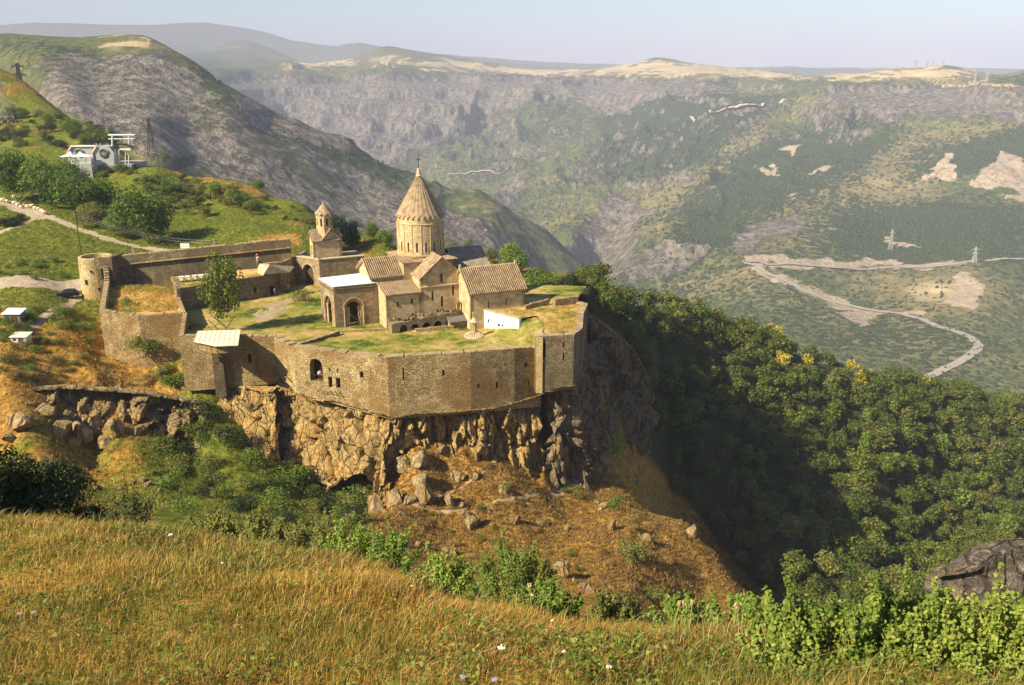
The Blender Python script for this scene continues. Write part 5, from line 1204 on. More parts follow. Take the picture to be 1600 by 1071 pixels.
bots_ = [D(418, 700, 133.5), D(431, 706, 132), D(462, 735, 128), D(500, 764, 124), D(535, 745, 121.5), D(565, 730, 120), D(588, 792, 118.5), D(612, 740, 120.5), D(650, 700, 124), D(705, 712, 125), D(740, 716, 126.3), D(775, 720, 127.5), D(815, 728, 129), D(858, 752, 130)]
for b in bots_: b.z -= 1.0
cliff('cliff', 'tawny columnar rock cliff carrying the bastion wall', tops_, bots_, M['cliff'], 1.8, 7.0, 1.6, .2, 11)
t2 = [under(848, w['w4'], w['w5'], -7.5, .2), under(860, rt[0], rt[1], -5.6), under(880, rt[0], rt[1], -5.3), Vector((rt[1][0] + .6, rt[1][1] - .4, -5.2)), Vector((rt[2][0] + .6, rt[2][1], -5.3)), Vector((rt[3][0] + .9, rt[3][1], -5.0)), D(948, 512, 157), D(968, 530, 162), D(990, 552, 168)]
b2 = [D(852, 752, 129.6), D(870, 760, 129.8), D(895, 770, 131), D(918, 760, 133.2), D(932, 745, 138), D(948, 750, 141), D(972, 758, 145), D(1000, 768, 149), D(1022, 765, 153)]
for b in b2: b.z -= 1.5
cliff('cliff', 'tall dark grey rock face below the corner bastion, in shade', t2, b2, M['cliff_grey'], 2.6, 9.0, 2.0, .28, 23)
t3 = [D(918, 486, 150), D(940, 502, 154), D(965, 520, 160), D(990, 545, 166), D(1006, 572, 173), D(1008, 590, 184), D(1000, 590, 196)]
b3 = [D(945, 748, 146), D(968, 750, 150), D(990, 762, 155), D(1014, 765, 160), D(1031, 748, 170), D(1033, 735, 182), D(1015, 725, 197)]
for b in b3: b.z -= 2.5
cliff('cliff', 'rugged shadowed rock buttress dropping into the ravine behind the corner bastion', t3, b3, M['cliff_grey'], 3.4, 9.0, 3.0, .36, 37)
# rock band left, above the gully
t4 = [D(-60, 612, 126), D(0, 612, 128), D(50, 606, 130), D(110, 602, 132), D(170, 606, 133), D(230, 610, 134), D(262, 616, 134.5), D(300, 622, 135.5), D(335, 632, 136)]
b4 = [D(-60, 690, 121), D(0, 690, 122), D(50, 688, 124), D(110, 692, 125), D(170, 694, 126), D(215, 684, 128), D(250, 684, 129), D(300, 682, 131), D(335, 690, 131)]
t4 = [v - Vector((0, 2.2, -.2)) for v in t4]; b4 = [v - Vector((0, 4.2, 0)) for v in b4]
for b in b4: b.z -= 1.6
cliff('cliff', 'broken tilted rock band on the slope at the left, below the garden wall', t4, b4, M['boulder'], 2.2, 2.8, 2.2, .24, 51)
t5 = [D(318, 600, 137), D(345, 596, 136), D(370, 604, 136), D(400, 610, 135), D(428, 612, 133.5)]
b5 = [D(322, 672, 131), D(350, 700, 128), D(380, 706, 127.5), D(410, 704, 128), D(436, 712, 129)]
for b in b5: b.z -= 1.0
cliff('cliff', 'tawny rock face between the buttress and the main cliff, hung with bushes', t5, b5, M['cliff'], 2.0, 5.0, 1.3, .26, 63)
t6 = [D(1292, 846, 168), D(1320, 862, 166), D(1345, 880, 164), D(1365, 905, 162)]; b6 = [D(1290, 905, 160), D(1315, 925, 158), D(1345, 940, 156), D(1370, 945, 155)]
None and cliff('cliff', 'grey rock slab low in the shadowed ravine', t6, b6, M['cliff_grey'], 3.5, 8, 1.5, .5, 71)

def boulder_mesh(name, seed, mat, sub=3, cuts=7, rough=.1, tall=1.0):
    r = random.Random(seed); bm = bmesh.new(); bmesh.ops.create_icosphere(bm, subdivisions=sub, radius=1)
    planes = []
    for _ in range(cuts):
        n = Vector((r.gauss(0, 1), r.gauss(0, 1), r.gauss(0, .7))).normalized(); planes.append((n, r.uniform(.38, .72)))
    for v in bm.verts:
        p = v.co.copy()
        for n, d in planes:
            k = p.dot(n)
            if k > d: p -= n * (k - d)
        q = np.array([p.x * 1.7 + seed]), np.array([p.y * 1.7 + p.z * 1.3])
        p *= 1 + rough * float(fbm(q[0], q[1], 4, seed)[0]) * 1.2
        p.z *= tall; v.co = p
    me = bpy.data.meshes.new(name); bm.to_mesh(me); bm.free(); me.materials.append(mat)
    return me
BM = [boulder_mesh('boulder', 100 + k, M['boulder'], 3, 7 + k % 3, .12, (.75, 1.1, .9, 1.3, .7, 1.0)[k]) for k in range(6)]
def put_boulder(px, py, w_px, h_px, label, group=None, mesh=None, mat=None, Y=None, seed=0, name='boulder'):
    p = D(px, py + h_px * .5, Y) if Y else surf(px, py + h_px * .35)
    dist = math.hypot(p.y, CAMH - p.z); s = w_px * dist / F / 2
    o = bpy.data.objects.new(name, mesh or BM[seed % 6]); link(o); r = random.Random(seed * 7 + 3)
    hs = max(.4, h_px * dist / F / 2)
    o.location = p + Vector((0, 0, hs * .38)); o.rotation_euler = (r.uniform(-.3, .3), r.uniform(-.3, .3), r.uniform(0, 6.28)); o.scale = (s * 1.15, s, hs * 1.15)
    return setp(o, label, 'boulder', group)
# the fallen blocks below the cliff: (px, py centre, w, h)
BL = [(655,712,42,28,'squarish tawny boulder high in the rockfall, under the cliff corner'),(617,690,40,34,'tawny block jammed against the cliff corner above the rockfall'),(610,735,34,26,'rusty block left of the large squarish boulder in the rockfall'),
      (655,745,40,34,'rounded tan boulder in the middle of the rockfall'),(628,722,42,20,'flat wide block lying across the top of the rockfall'),(588,782,36,50,'tall pale split boulder at the lowest left tip of the rockfall'),(663,765,30,44,'upright pale boulder with a light face, right in the rockfall'),
      (620,772,36,42,'pointed tan boulder low in the rockfall'),(600,745,30,34,'rough block between cliff foot and pointed boulder'),(700,778,22,30,'small upright wedge stone beside the trail'),(712,742,30,22,'broken dark block at the right end of the rockfall'),(785,762,20,26,'lone round boulder standing on the open brown slope'),
      (742,740,18,20,'thin pale slab near the top trail'),(735,812,34,36,'leaning dark triangular boulder on the brown slope'),(727,803,18,18,'small light stone touching the leaning triangular boulder'),(806,808,18,24,'small standing stone right of the leaning boulder'),(846,814,22,14,'low flat stone with a pale edge on the brown slope'),
      (886,822,12,20,'narrow pale stone near the lower slope'),(945,788,30,18,'group of pale blocks under the lone green bush'),(932,783,12,10,'small white stone left of the lone green bush'),(955,818,16,26,'grey standing stone under the lone green bush'),(1078,826,22,28,'pointed pale rock on the shaded right ridge'),
      (880,885,34,46,'big dark cracked rock half way down the right slope'),(915,915,30,24,'dark block below the big cracked rock'),(700,860,26,16,'flat brown rock above the round green shrub'),(655,850,22,18,'reddish outcrop stone above the left shrubs'),(1010,840,24,20,'weathered stone on the edge of the right slope'),(640,780,22,16,'small block at the foot of the rockfall'),(690,700,26,18,'small tan block beneath the cliff overhang'),(575,760,26,22,'tan block wedged at the cliff base')]
for k, (px, py, ww, hh, lab) in enumerate(BL): put_boulder(px, py, ww, hh, lab, 'boulders on the slope under the cliff', seed=k)
LB = [(30,640,46,54),(95,650,40,46),(128,655,40,56),(152,640,30,34),(180,650,34,40),(70,625,30,30),(205,630,26,40),(215,655,24,24),(250,655,22,26),(268,668,20,22),(130,622,36,26),(112,672,30,24),(15,668,34,24),(165,672,30,22),(290,640,22,22),(272,642,18,26)]
for k, (px, py, ww, hh) in enumerate(LB): put_boulder(px, py + 14, ww, hh * .8, 'angular block in the broken rock band at the left, below the garden wall', 'blocks of the left rock band', seed=k + 40)
r_ = random.Random(5)
for k in range(26):
    px, py = r_.uniform(120, 265), r_.uniform(745, 815)
    if k > 15: px, py = r_.uniform(600, 900), r_.uniform(760, 880)
    put_boulder(px, py, r_.uniform(8, 17), r_.uniform(7, 13), 'small stone on the gully slope below the left rock band' if k <= 15 else 'small loose stone on the brown slope under the cliff', 'small stones in the gully' if k <= 15 else 'small stones on the brown slope', seed=k + 70, name='stone')
# dark outcrop at the right, on the camera's side of the ravine
po = D(1548, 900, 60)
oc = bpy.data.objects.new('rock_outcrop', boulder_mesh('rock_outcrop', 321, M['rock_black'], 6, 22, .10, .9)); link(oc); oc.location = po + Vector((1.0, 0, -1.0)); _v = np.array([v.co for v in oc.data.vertices]); _n = _v / np.linalg.norm(_v, axis=1)[:, None]; _f = ridged(_v[:, 0] * 2.2 + _v[:, 1], _v[:, 2] * 1.6 + 7, 6, 5) * .30 + ridged(_v[:, 0] * 9 + _v[:, 1] * 5, _v[:, 2] * 7, 4, 8) * .06; _v = (_v + _n * _f[:, None]) * (6.2, 4.6, 5.8); oc.data.vertices.foreach_set('co', _v.astype(np.float32).ravel()); oc.rotation_euler = (0, -.25, .4)
setp(oc, 'large dark lichen covered rock outcrop behind the leafy shrubs at the right', 'rock')
# ================================================================ VEGETATION
def mat_leaf(name, a, b, c_, trans=.3, rnd=.35):
    t = NT(name); g = t.n('NewGeometry'); oi = t.n('ObjectInfo')
    k = t.math('ADD', t.math('MULTIPLY', g.outputs['Random Per Island'], .6), t.math('MULTIPLY', oi.outputs['Random'], .4))
    col = t.ramp(k, [(.1, a), (.5, b), (.9, c_)])
    v = t.attr('tint'); 
    return t.done(col, .6, None, spec=.25, trans=trans)
M['leaf_forest'] = mat_leaf('forest_leaves', (.035, .065, .010), (.11, .15, .020), (.23, .25, .035), .35)
M['leaf_tree'] = mat_leaf('tree_leaves', (.06, .105, .014), (.13, .205, .026), (.23, .31, .05), .35)
M['leaf_dark'] = mat_leaf('dark_leaves', (.014, .028, .008), (.030, .050, .014), (.055, .080, .025), .2)
M['leaf_yellow'] = mat_leaf('yellow_leaves', (.22, .20, .02), (.42, .34, .03), (.55, .46, .06), .3)
M['leaf_olive'] = mat_leaf('olive_leaves', (.08, .095, .02), (.155, .165, .034), (.26, .255, .06), .3)
M['leaf_bright'] = mat_leaf('bright_shrub_leaves', (.075, .14, .018), (.16, .26, .035), (.36, .42, .07), .35)
M['leaf_brown'] = mat_leaf('rusty_weeds', (.19, .115, .035), (.34, .22, .07), (.48, .34, .12), .3)
M['straw'] = mat_leaf('straw_grass', (.27, .155, .03), (.56, .38, .075), (.80, .60, .19), .42)
M['grass_green'] = mat_leaf('green_grass', (.08, .12, .02), (.18, .22, .035), (.32, .34, .07), .35)
M['grass_red'] = mat_leaf('reddish_grass', (.20, .09, .03), (.34, .18, .05), (.44, .27, .09), .3)
M['bark'] = plain('tree_bark', (.13, .10, .075), .95, var=.25, scale=6)
M['stem'] = plain('plant_stem', (.20, .17, .06), .8)

def leaf_cloud(seed, n, leaf, rx, ry, rz, zc, clumps=14, cr=.42, fold=.0, droop=.15, shape='oval', inner=.25):
    """leaves gathered on the skins of many overlapping clumps: returns verts, faces"""
    r = np.random.default_rng(seed)
    v = r.normal(size=(clumps, 3)); v /= np.linalg.norm(v, axis=1)[:, None]; v[:, 2] = v[:, 2] * .9 + .12
    rad = r.uniform(.35, .78, clumps)[:, None]; C_ = v * rad; C_[0] = (0, 0, .1); crs = cr * r.uniform(.65, 1.2, clumps)
    ci = r.choice(clumps, n, p=crs ** 2 / (crs ** 2).sum()); d = r.normal(size=(n, 3)); d /= np.linalg.norm(d, axis=1)[:, None]
    shell = np.where(r.random(n) < inner, r.uniform(.3, .9, n), r.uniform(.88, 1.1, n))
    P = C_[ci] + d * (crs[ci] * shell)[:, None]
    if shape == 'oval': pass
    if shape == 'cone': P[:, :2] *= (1.15 - .55 * (P[:, 2:3] + 1) / 2)
    P = P * (rx, ry, rz) + (0, 0, zc)
    nrm = d + r.normal(size=(n, 3)) * .55 + (0, 0, .25); nrm /= np.linalg.norm(nrm, axis=1)[:, None]
    t = np.cross(nrm, r.normal(size=(n, 3))); t /= np.linalg.norm(t, axis=1)[:, None]; b = np.cross(nrm, t)
    s = leaf * r.uniform(.6, 1.35, n)[:, None]
    V = np.stack([P - t * s * .5, P + b * s * .33, P + t * s * .5, P - b * s * .33], 1).reshape(-1, 3)
    i = np.arange(n)[:, None] * 4; return V, i + np.arange(4)[None]
def me_from(name, V, Fc, mat):
    me = bpy.data.meshes.new(name); V = V.astype(np.float32); Fc = Fc.astype(np.int32); k = Fc.shape[1]
    me.vertices.add(len(V)); me.vertices.foreach_set('co', V.ravel()); me.loops.add(Fc.size); me.loops.foreach_set('vertex_index', Fc.ravel())
    me.polygons.add(len(Fc)); me.polygons.foreach_set('loop_start', np.arange(0, Fc.size, k, dtype=np.int32)); me.polygons.foreach_set('loop_total', np.full(len(Fc), k, np.int32))
    me.update(calc_edges=True); me.materials.append(mat); return me
def trunk_mesh(name, seed, h, r0, spread, nb=6):
    r = random.Random(seed); mb = MB(); p = Vector((0, 0, -.6)); pts = [p]
    for k in range(4): p = p + Vector((r.uniform(-.06, .06) * h, r.uniform(-.06, .06) * h, h * .2)); pts.append(p)
    for k in range(4):
        ra, rb = r0 * (1 - k * .2), r0 * (1 - (k + 1) * .2)
        a, b = pts[k], pts[k + 1]; ring = lambda c, rr: [c + Vector((math.cos(q * 1.047) * rr, math.sin(q * 1.047) * rr, 0)) for q in range(6)]
        A, B = ring(a, ra), ring(b, rb)
        for q in range(6): mb.quad(A[q], A[(q + 1) % 6], B[(q + 1) % 6], B[q])
    for k in range(nb):
        a = pts[2 + k % 3]; t0 = r.uniform(0, 6.28); b = a + Vector((math.cos(t0) * spread * .45, math.sin(t0) * spread * .45, h * r.uniform(.12, .28))); mb.bar(a, b, r0 * .3, 4)
        c = b + Vector((math.cos(t0 + .5) * spread * .3, math.sin(t0 + .5) * spread * .3, h * .12)); mb.bar(b, c, r0 * .17, 3)
    me = bpy.data.meshes.new(name); me.from_pydata(mb.v, [], mb.f); me.materials.append(M['bark']); return me
# prototypes are 1 unit tall (scaled per plant)
def proto_set(n, leaves, leaf, rx, zc, rz, mats, clumps, cr, shape='oval', seed0=0):
    out = []
    for k in range(n):
        V, Fc = leaf_cloud(seed0 + k, leaves, leaf, rx * (.9 + .2 * (k % 3) / 2), rx * (1.05 - .15 * (k % 2)), rz, zc, clumps, cr, shape=shape)
        out.append((V, Fc))
    return out
FT = proto_set(6, 750, .075, .42, .60, .42, None, 15, .42, seed0=200)
BT = proto_set(4, 5600, .042, .50, .53, .47, None, 26, .36, seed0=300)
FT[4] = leaf_cloud(204, 750, .075, .34, .32, .50, .52, 15, .40, shape='cone'); FT[5] = leaf_cloud(205, 620, .070, .44, .50, .38, .62, 9, .36)
BU = proto_set(5, 900, .075, .62, .42, .48, None, 12, .45, seed0=400)
TR = [trunk_mesh('trunk', 500 + k, .8, .030, .5) for k in range(3)]
STM = [trunk_mesh('stem', 520 + k, .45, .022, .5, 5) for k in range(2)]
_mesh_cache = {}
def pm(setname, k, mat):
    key = (setname, k, mat)
    if key not in _mesh_cache:
        V, Fc = {'FT': FT, 'BT': BT, 'BU': BU}[setname][k]; _mesh_cache[key] = me_from({'BU': 'foliage'}.get(setname, 'crown'), V, Fc, M[mat])
    return _mesh_cache[key]
_tree_i = 0
def plant(name, label, cat, loc, h, wscale=1.0, sn='FT', mat='leaf_forest', group=None, k=None, trunk=True):
    global _tree_i
    _tree_i += 1; r = random.Random(_tree_i * 13 + 5); k = r.randrange(len({'FT': FT, 'BT': BT, 'BU': BU}[sn])) if k is None else k
    o = thing(name, label, cat, loc, r.uniform(0, 6.28), group); o.scale = (h * wscale, h * wscale, h)
    c = bpy.data.objects.new('crown' if sn != 'BU' else 'foliage', pm(sn, k, mat)); link(c); c.parent = o
    if trunk: q = bpy.data.objects.new('trunk' if sn != 'BU' else 'stem', (TR if sn != 'BU' else STM)[_tree_i % (3 if sn != 'BU' else 2)]); link(q); q.parent = o
    return o
def plant_px(name, label, cat, px, base_py, h_px, w_px, sn, mat, group=None, Y=None, k=None):
    p = D(px, base_py, Y) if Y else surf(px, base_py)
    z = p.z; dep = math.hypot(p.y, CAMH - p.z); h = h_px * dep / F * 1.08; wd = w_px * dep / F
    base = {'FT': .84, 'BT': 1.0, 'BU': 1.24}[sn]
    return plant(name, label, cat, (p.x, p.y, z - .1), h, wd / (h * base), sn, mat, group, k)
# --- trees named from the photograph: (name,label,px,base,h,w,set,mat)
TREES = [
 ('tree','tall narrow leafy tree standing in the court beside the hut',356,518,112,74,'BT','leaf_forest','court'),
 ('walnut_tree','broad bright green walnut tree nearest the curtain wall above the path',235,382,92,116,'BT','leaf_tree',None),
 ('tree','low rounded tree leaning on the left side of the broad walnut tree',190,368,48,66,'BT','leaf_tree',None),
 ('tree','large spreading tree behind the path, left of the broad walnut tree',140,338,84,98,'BT','leaf_tree',None),
 ('tree','tall leafy tree beside the flock at the road',84,326,92,86,'BT','leaf_tree',None),
 ('tree','big green tree over the road at the left edge of the picture',28,318,98,84,'BT','leaf_tree',None),
 ('tree','grey green rounded tree at the foot of the large spreading tree',142,356,48,56,'BT','leaf_olive',None),
 ('tree','tree filling the gap between the two tall trees by the flock',58,312,82,66,'BT','leaf_tree',None),
 ('tree','tree standing behind the flock, right of the tall leafy tree',112,312,74,62,'BT','leaf_tree',None),
 ('tree','dark dense tree crown just behind the bell tower of the gatehouse',520,392,58,66,'BT','leaf_dark',None),
 ('tree','dark tree joined to the back of the dense crown behind the gatehouse',547,392,46,52,'BT','leaf_dark',None),
 ('tree','small round tree on the skyline right of the gatehouse',581,376,30,26,'BT','leaf_tree',None),
 ('tree','light round bush tree left of the drum on the skyline',604,384,28,38,'BT','leaf_tree',None),
 ('tree','pale green tree just right of the drum behind the east roof',702,398,30,34,'BT','leaf_olive',None),
 ('tree','small upright tree right of the drum on the skyline',730,394,24,22,'BT','leaf_tree',None),
 ('tree','large round dark green tree behind the chapel roof',800,432,52,62,'BT','leaf_tree',None),
 ('tree','small tree left of the large round tree behind the chapel',768,410,24,26,'BT','leaf_olive',None),
 ('tree','broad green tree right of the chapel east end',850,470,52,70,'BT','leaf_tree',None),
 ('tree','dark tree over the far parapet of the turf terrace',885,470,46,54,'BT','leaf_dark',None),
 ('tree','bright green low tree beside the chapel east wall',838,464,34,40,'BT','leaf_tree',None),
 ('tree','lone round tree on the green skyline above the orchard',404,298,17,24,'BT','leaf_tree',None),
 ('tree','bright bushy tree on the dark hill above the cable car station',114,214,26,40,'BT','leaf_tree',None),
 ('tree','dark round tree on the slope right of the lattice pylon',290,270,32,46,'BT','leaf_dark',None),
 ('tree','thin yellowish tree right of the lattice pylon',257,258,26,16,'BT','leaf_bright',None),
]
for i, (nm, lab, px, by, hh, ww, sn, mt, g) in enumerate(TREES):
    if g == 'court':
        p = W(px, by, 0); dep = math.hypot(p.y, CAMH - p.z); h = hh * dep / F * 1.1; plant(nm, lab, 'tree', tuple(p), h, ww * dep / F / h, sn, mt)
    else: plant_px(nm, lab, 'tree', px, by, hh * (.8 if px < 200 and by > 300 else .95), ww, sn, mt, None)
r_ = random.Random(21)
# orchard rows
for k in range(34):
    px = r_.uniform(225, 400); py = 292 + (px - 225) * .12 + r_.choice([0, 10, 20, 30, 40]) * (.9 if px < 330 else .6); hh = r_.uniform(18, 27)
    plant_px('orchard_tree', 'small rounded fruit tree in the orchard on the green slope behind the curtain wall', 'tree', px, py, hh, hh * 1.15, 'FT', r_.choice(['leaf_olive', 'leaf_forest', 'leaf_olive', 'leaf_tree']), 'orchard trees on the green slope')
# dark shrubs on the hill at the upper left
for k in range(100):
    px = r_.uniform(-10, 180); py = r_.uniform(max(176, 172 + (px - 60) * .33), 232)
    hh = r_.uniform(8, 16); plant_px('shrub', 'dark shrub on the hill above the cable car station', 'shrub', px, py, hh, hh * 1.5, 'BU', r_.choice(['leaf_dark', 'leaf_dark', 'leaf_forest', 'leaf_olive']), 'shrubs on the upper left hill')
# shrubs right of the station along the skyline
for k in range(60):
    px = r_.uniform(180, 560); py = 258 + (px - 200) * .26 + r_.uniform(0, 26); hh = r_.uniform(7, 18)
    if 385 < px < 480: hh *= .7
    plant_px('shrub', 'low shrub along the skyline of the green slope', 'shrub', px, py, hh, hh * 1.6, 'BU', r_.choice(['leaf_olive', 'leaf_forest', 'leaf_dark', 'leaf_olive', 'leaf_tree']), 'shrubs along the green skyline')
for k in range(14):
    px, py = r_.uniform(-5, 60), r_.uniform(334, 372); hh = r_.uniform(12, 18)
    if py > 372 - (px + 5) * .55: continue
    plant_px('shrub', 'dark shrub in the bend between the two roads', 'shrub', px, py, hh, hh * 1.5, 'BU', 'leaf_dark', 'shrubs between the roads')
def bushes(n, area, hr, mats, label, group, wide=1.5, name='bush', seed=1):
    r = random.Random(seed); c = 0; xs = [p[0] for p in area]; ys = [p[1] for p in area]
    for _ in range(n * 30):
        if c >= n: break
        px, py = r.uniform(min(xs), max(xs)), r.uniform(min(ys), max(ys))
        if not bool(in_poly(np.array([px]), np.array([py]), area)[0]): continue
        hh = r.uniform(*hr); plant_px(name, label, 'shrub', px, py, hh, hh * wide * r.uniform(.8, 1.3), 'BU', r.choice(mats), group); c += 1
bushes(62, [(240,700),(300,668),(420,706),(500,770),(575,800),(560,850),(400,850),(270,820),(230,760)], (20, 36), ['leaf_tree', 'leaf_tree', 'leaf_forest', 'leaf_olive', 'leaf_dark'], 'green shrub in the thicket below the cliff at the left', 'thicket below the cliff', seed=2)
bushes(14, [(262,600),(330,590),(330,660),(300,690),(262,680)], (18, 32), ['leaf_tree', 'leaf_forest', 'leaf_dark'], 'dark green shrub under the buttress by the left rock band', 'shrubs under the buttress', seed=3)
bushes(16, [(352,596),(425,598),(430,640),(352,640)], (16, 30), ['leaf_olive', 'leaf_forest', 'leaf_tree'], 'shrub hanging on the rocks between buttress and bastion', 'shrubs under the rampart', seed=4)
bushes(44, [(-10,480),(140,470),(150,570),(60,600),(-10,560)], (7, 15), ['leaf_olive', 'leaf_tree', 'leaf_olive'], 'low weedy shrub on the slope below the round tower', 'shrubs on the slope below the tower', 1.8, seed=5)
bushes(14, [(-10,560),(150,590),(290,580),(280,604),(-10,612)], (9, 16), ['leaf_brown', 'leaf_olive', 'leaf_brown'], 'rusty weed clump above the left rock band', 'weed clumps above the rock band', 1.6, name='weed_clump', seed=6)
bushes(64, [(610,790),(760,720),(930,760),(1120,930),(1180,1000),(940,960),(700,870)], (6, 15), ['leaf_olive', 'leaf_brown', 'leaf_brown', 'leaf_forest'], 'dry low shrub on the brown slope under the cliff', 'dry shrubs on the brown slope', 1.6, seed=7)
bushes(18, [(-10,410),(125,405),(125,440),(-10,436)], (6, 13), ['leaf_olive', 'leaf_tree'], 'weedy bush in the field left of the round tower', 'bushes in the left field', 1.6, seed=8)
bushes(12, [(150,263),(215,262),(215,276),(150,278)], (8, 13), ['leaf_tree', 'leaf_olive', 'leaf_forest'], 'bush at the foot of the cable car platform', 'bushes under the platform', 1.5, seed=10)
bushes(20, [(0,498),(50,500),(50,530),(0,540)], (8, 14), ['leaf_tree', 'leaf_forest'], 'green bush around the small shed at the left', 'bushes around the shed', 1.5, seed=9)
for (px, by, hh, ww, mt, lab) in [(958,800,36,28,'leaf_bright','lone bright green bush on the brown slope right of the cliff'),(985,880,44,60,'leaf_olive','olive bush half way down the brown slope'),(1020,935,26,50,'leaf_olive','flat olive bush low on the right slope'),(985,965,46,60,'leaf_dark','dark bush at the lower edge of the brown slope'),
    (1235,965,62,60,'leaf_forest','round dark bush in the ravine behind the leafy shrubs'),(1160,880,26,30,'leaf_bright','pale bush on the far side of the right ridge'),(640,726,14,30,'leaf_olive','grass topped bush in the rockfall'),(548,790,40,70,'leaf_tree','wide green bush right under the tawny cliff'),(200,478,16,18,'leaf_tree','small round bush growing in the dry garden'),
    (225,545,24,70,'leaf_forest','bush growing out of the enclosure wall face'),(240,548,22,44,'leaf_forest','second bush rooted in the enclosure wall, to the right'),(470,470,22,44,'leaf_olive','brown green bush beside the path before the porch'),(440,592,30,34,'leaf_olive','bush hanging at the left end of the bastion wall'),(260,590,28,40,'leaf_forest','bush at the foot of the enclosure wall right end')]:
    if by in (478, 470): p = W(px, by, 1.5 if by == 478 else .1); dep = p.y * 1.04; h = hh * dep / F * 1.1; plant('shrub', lab, 'shrub', tuple(p), h, ww * dep / F / h / 1.24, 'BU', mt)
    elif by in (545, 548): p = D(px, by, 144.3 if by == 545 else 143.6); h = hh * 150 / F; plant('shrub', lab, 'shrub', tuple(p), h, ww * 150 / F / h / 1.24, 'BU', mt)
    else: plant_px('shrub', lab, 'shrub', px, by, hh, ww, 'BU', mt)

# --- the wooded spur
WOOD = [(895, 452), (950, 452), (1010, 462), (1250, 526), (1450, 575), (1640, 620), (1640, 960), (1250, 985), (1190, 950), (1060, 800), (1030, 720), (1010, 600), (960, 530)]
sp = 4.7; gx, gy = np.meshgrid(np.arange(8, 320, sp), np.arange(140, 335, sp)); gx = gx.ravel() + rng.uniform(-2.1, 2.1, gx.size); gy = gy.ravel() + rng.uniform(-2.1, 2.1, gy.size)
gzv = ground_h(gx, gy); ppx, ppy = project(gx, gy, gzv)
ok = in_poly(ppx, ppy, WOOD); gap = (fbm(gx * .03, gy * .03, 3, 91) > .42) & (ppy < 690); ok &= ~gap
gx, gy, gzv, ppx, ppy = gx[ok], gy[ok], gzv[ok], ppx[ok], ppy[ok]
order = np.argsort(np.hypot(gy, CAMH - gzv)); 
yel = fbm(gx * .025, gy * .025, 3, 93)
stuffV, stuffF = {}, {}
vo = {}
for n_, i in enumerate(order):
    hgt = float(rng.uniform(3.6, 7.6)); ws = float(rng.uniform(.95, 1.35)); q = rng.random()
    mt = 'leaf_forest'
    if ppy[i] < 640 and ppx[i] < 1460:
        if q < .03 + max(0, yel[i]) * .12: mt = 'leaf_yellow'
        elif q < .25: mt = 'leaf_olive'
    elif q < .24: mt = 'leaf_olive'
    elif q < .32: mt = 'leaf_tree'
    if n_ < 300:
        plant('forest_tree', 'one of the broadleaf trees crowding the dark lower slope of the wooded ravine', 'tree', (gx[i], gy[i], gzv[i] - .3), hgt, ws, 'FT', mt, 'trees of the wooded ravine')
    else:
        k = int(rng.integers(0, 6)); V, Fc = FT[k]; V = V[:380 * 4]; a = rng.uniform(0, 6.28); ca, sa = math.cos(a), math.sin(a)
        X = (V[:, 0] * ca - V[:, 1] * sa) * hgt * ws + gx[i]; Y = (V[:, 0] * sa + V[:, 1] * ca) * hgt * ws + gy[i]; Z = V[:, 2] * hgt + gzv[i]
        cen = np.array([gx[i], gy[i], gzv[i] + .6 * hgt]); P = np.stack([X, Y, Z], 1)
        # same leaves, a third larger, to keep the crowns closed
        c4 = P.reshape(-1, 4, 3).mean(1, keepdims=True); P = (c4 + (P.reshape(-1, 4, 3) - c4) * 1.35).reshape(-1, 3)
        stuffV.setdefault(mt, []).append(P)
print('forest', len(order))
allV = []; 
for mt, L_ in stuffV.items():
    V = np.concatenate(L_); o = bpy.data.objects.new('woodland', me_from('woodland', V, np.arange(len(V)).reshape(-1, 4), M[mt])); link(o); o['kind'] = 'stuff'; o['label'] = 'dense broadleaf woodland covering the spur'; o['category'] = 'woodland'

# --- tufts on the middle distance ground
def tufts(n, x0, x1, y0, y1, fn, mat, name, hh=(.25, .6), seed=0, nb=5, hf=None, wid=.07):
    r = np.random.default_rng(seed); x = r.uniform(x0, x1, n); y = r.uniform(y0, y1, n); z = (hf or (lambda a, b: ground_h(a, b)))(x, y)
    px, py = project(x, y, z); ok = (px > -60) & (px < 1660) & fn(x, y, z, px, py); x, y, z = x[ok], y[ok], z[ok]; m = len(x)
    x = np.repeat(x, nb) + r.normal(0, .12, m * nb); y = np.repeat(y, nb) + r.normal(0, .12, m * nb); z = np.repeat(z, nb) - .05; h = r.uniform(*hh, m * nb)
    a = r.uniform(0, 6.28, m * nb); w_ = wid * r.uniform(.6, 1.4, m * nb); lx, ly = r.normal(0, .3, m * nb) * h, r.normal(0, .3, m * nb) * h
    V = np.stack([np.stack([x - np.cos(a) * w_, y - np.sin(a) * w_, z], 1), np.stack([x + np.cos(a) * w_, y + np.sin(a) * w_, z], 1), np.stack([x + lx, y + ly, z + h], 1)], 1).reshape(-1, 3)
    o = bpy.data.objects.new(name, me_from(name, V, np.arange(len(V)).reshape(-1, 3), M[mat])); link(o); o['kind'] = 'stuff'; return o
TP = [(x_, y_) for x_, y_ in PLAT]
outs = lambda x, y: ~in_poly(x, y, PLAT)
def f_green(x, y, z, px, py): c = cover_near(x, y, z); return outs(x, y) & (c[:, 0] + rng.normal(0, .15, len(x)) < .5) & (c[:, 1] < .3) & (c[:, 2] < .5) & (c[:, 3] < .5)
def f_dry(x, y, z, px, py): c = cover_near(x, y, z); return outs(x, y) & (c[:, 0] + rng.normal(0, .15, len(x)) > .45) & (c[:, 1] < .3) & (c[:, 2] < .6) & (c[:, 3] < .5)
tufts(52000, -140, 60, 88, 240, f_green, 'grass_green', 'grass', (.2, .6), 1)
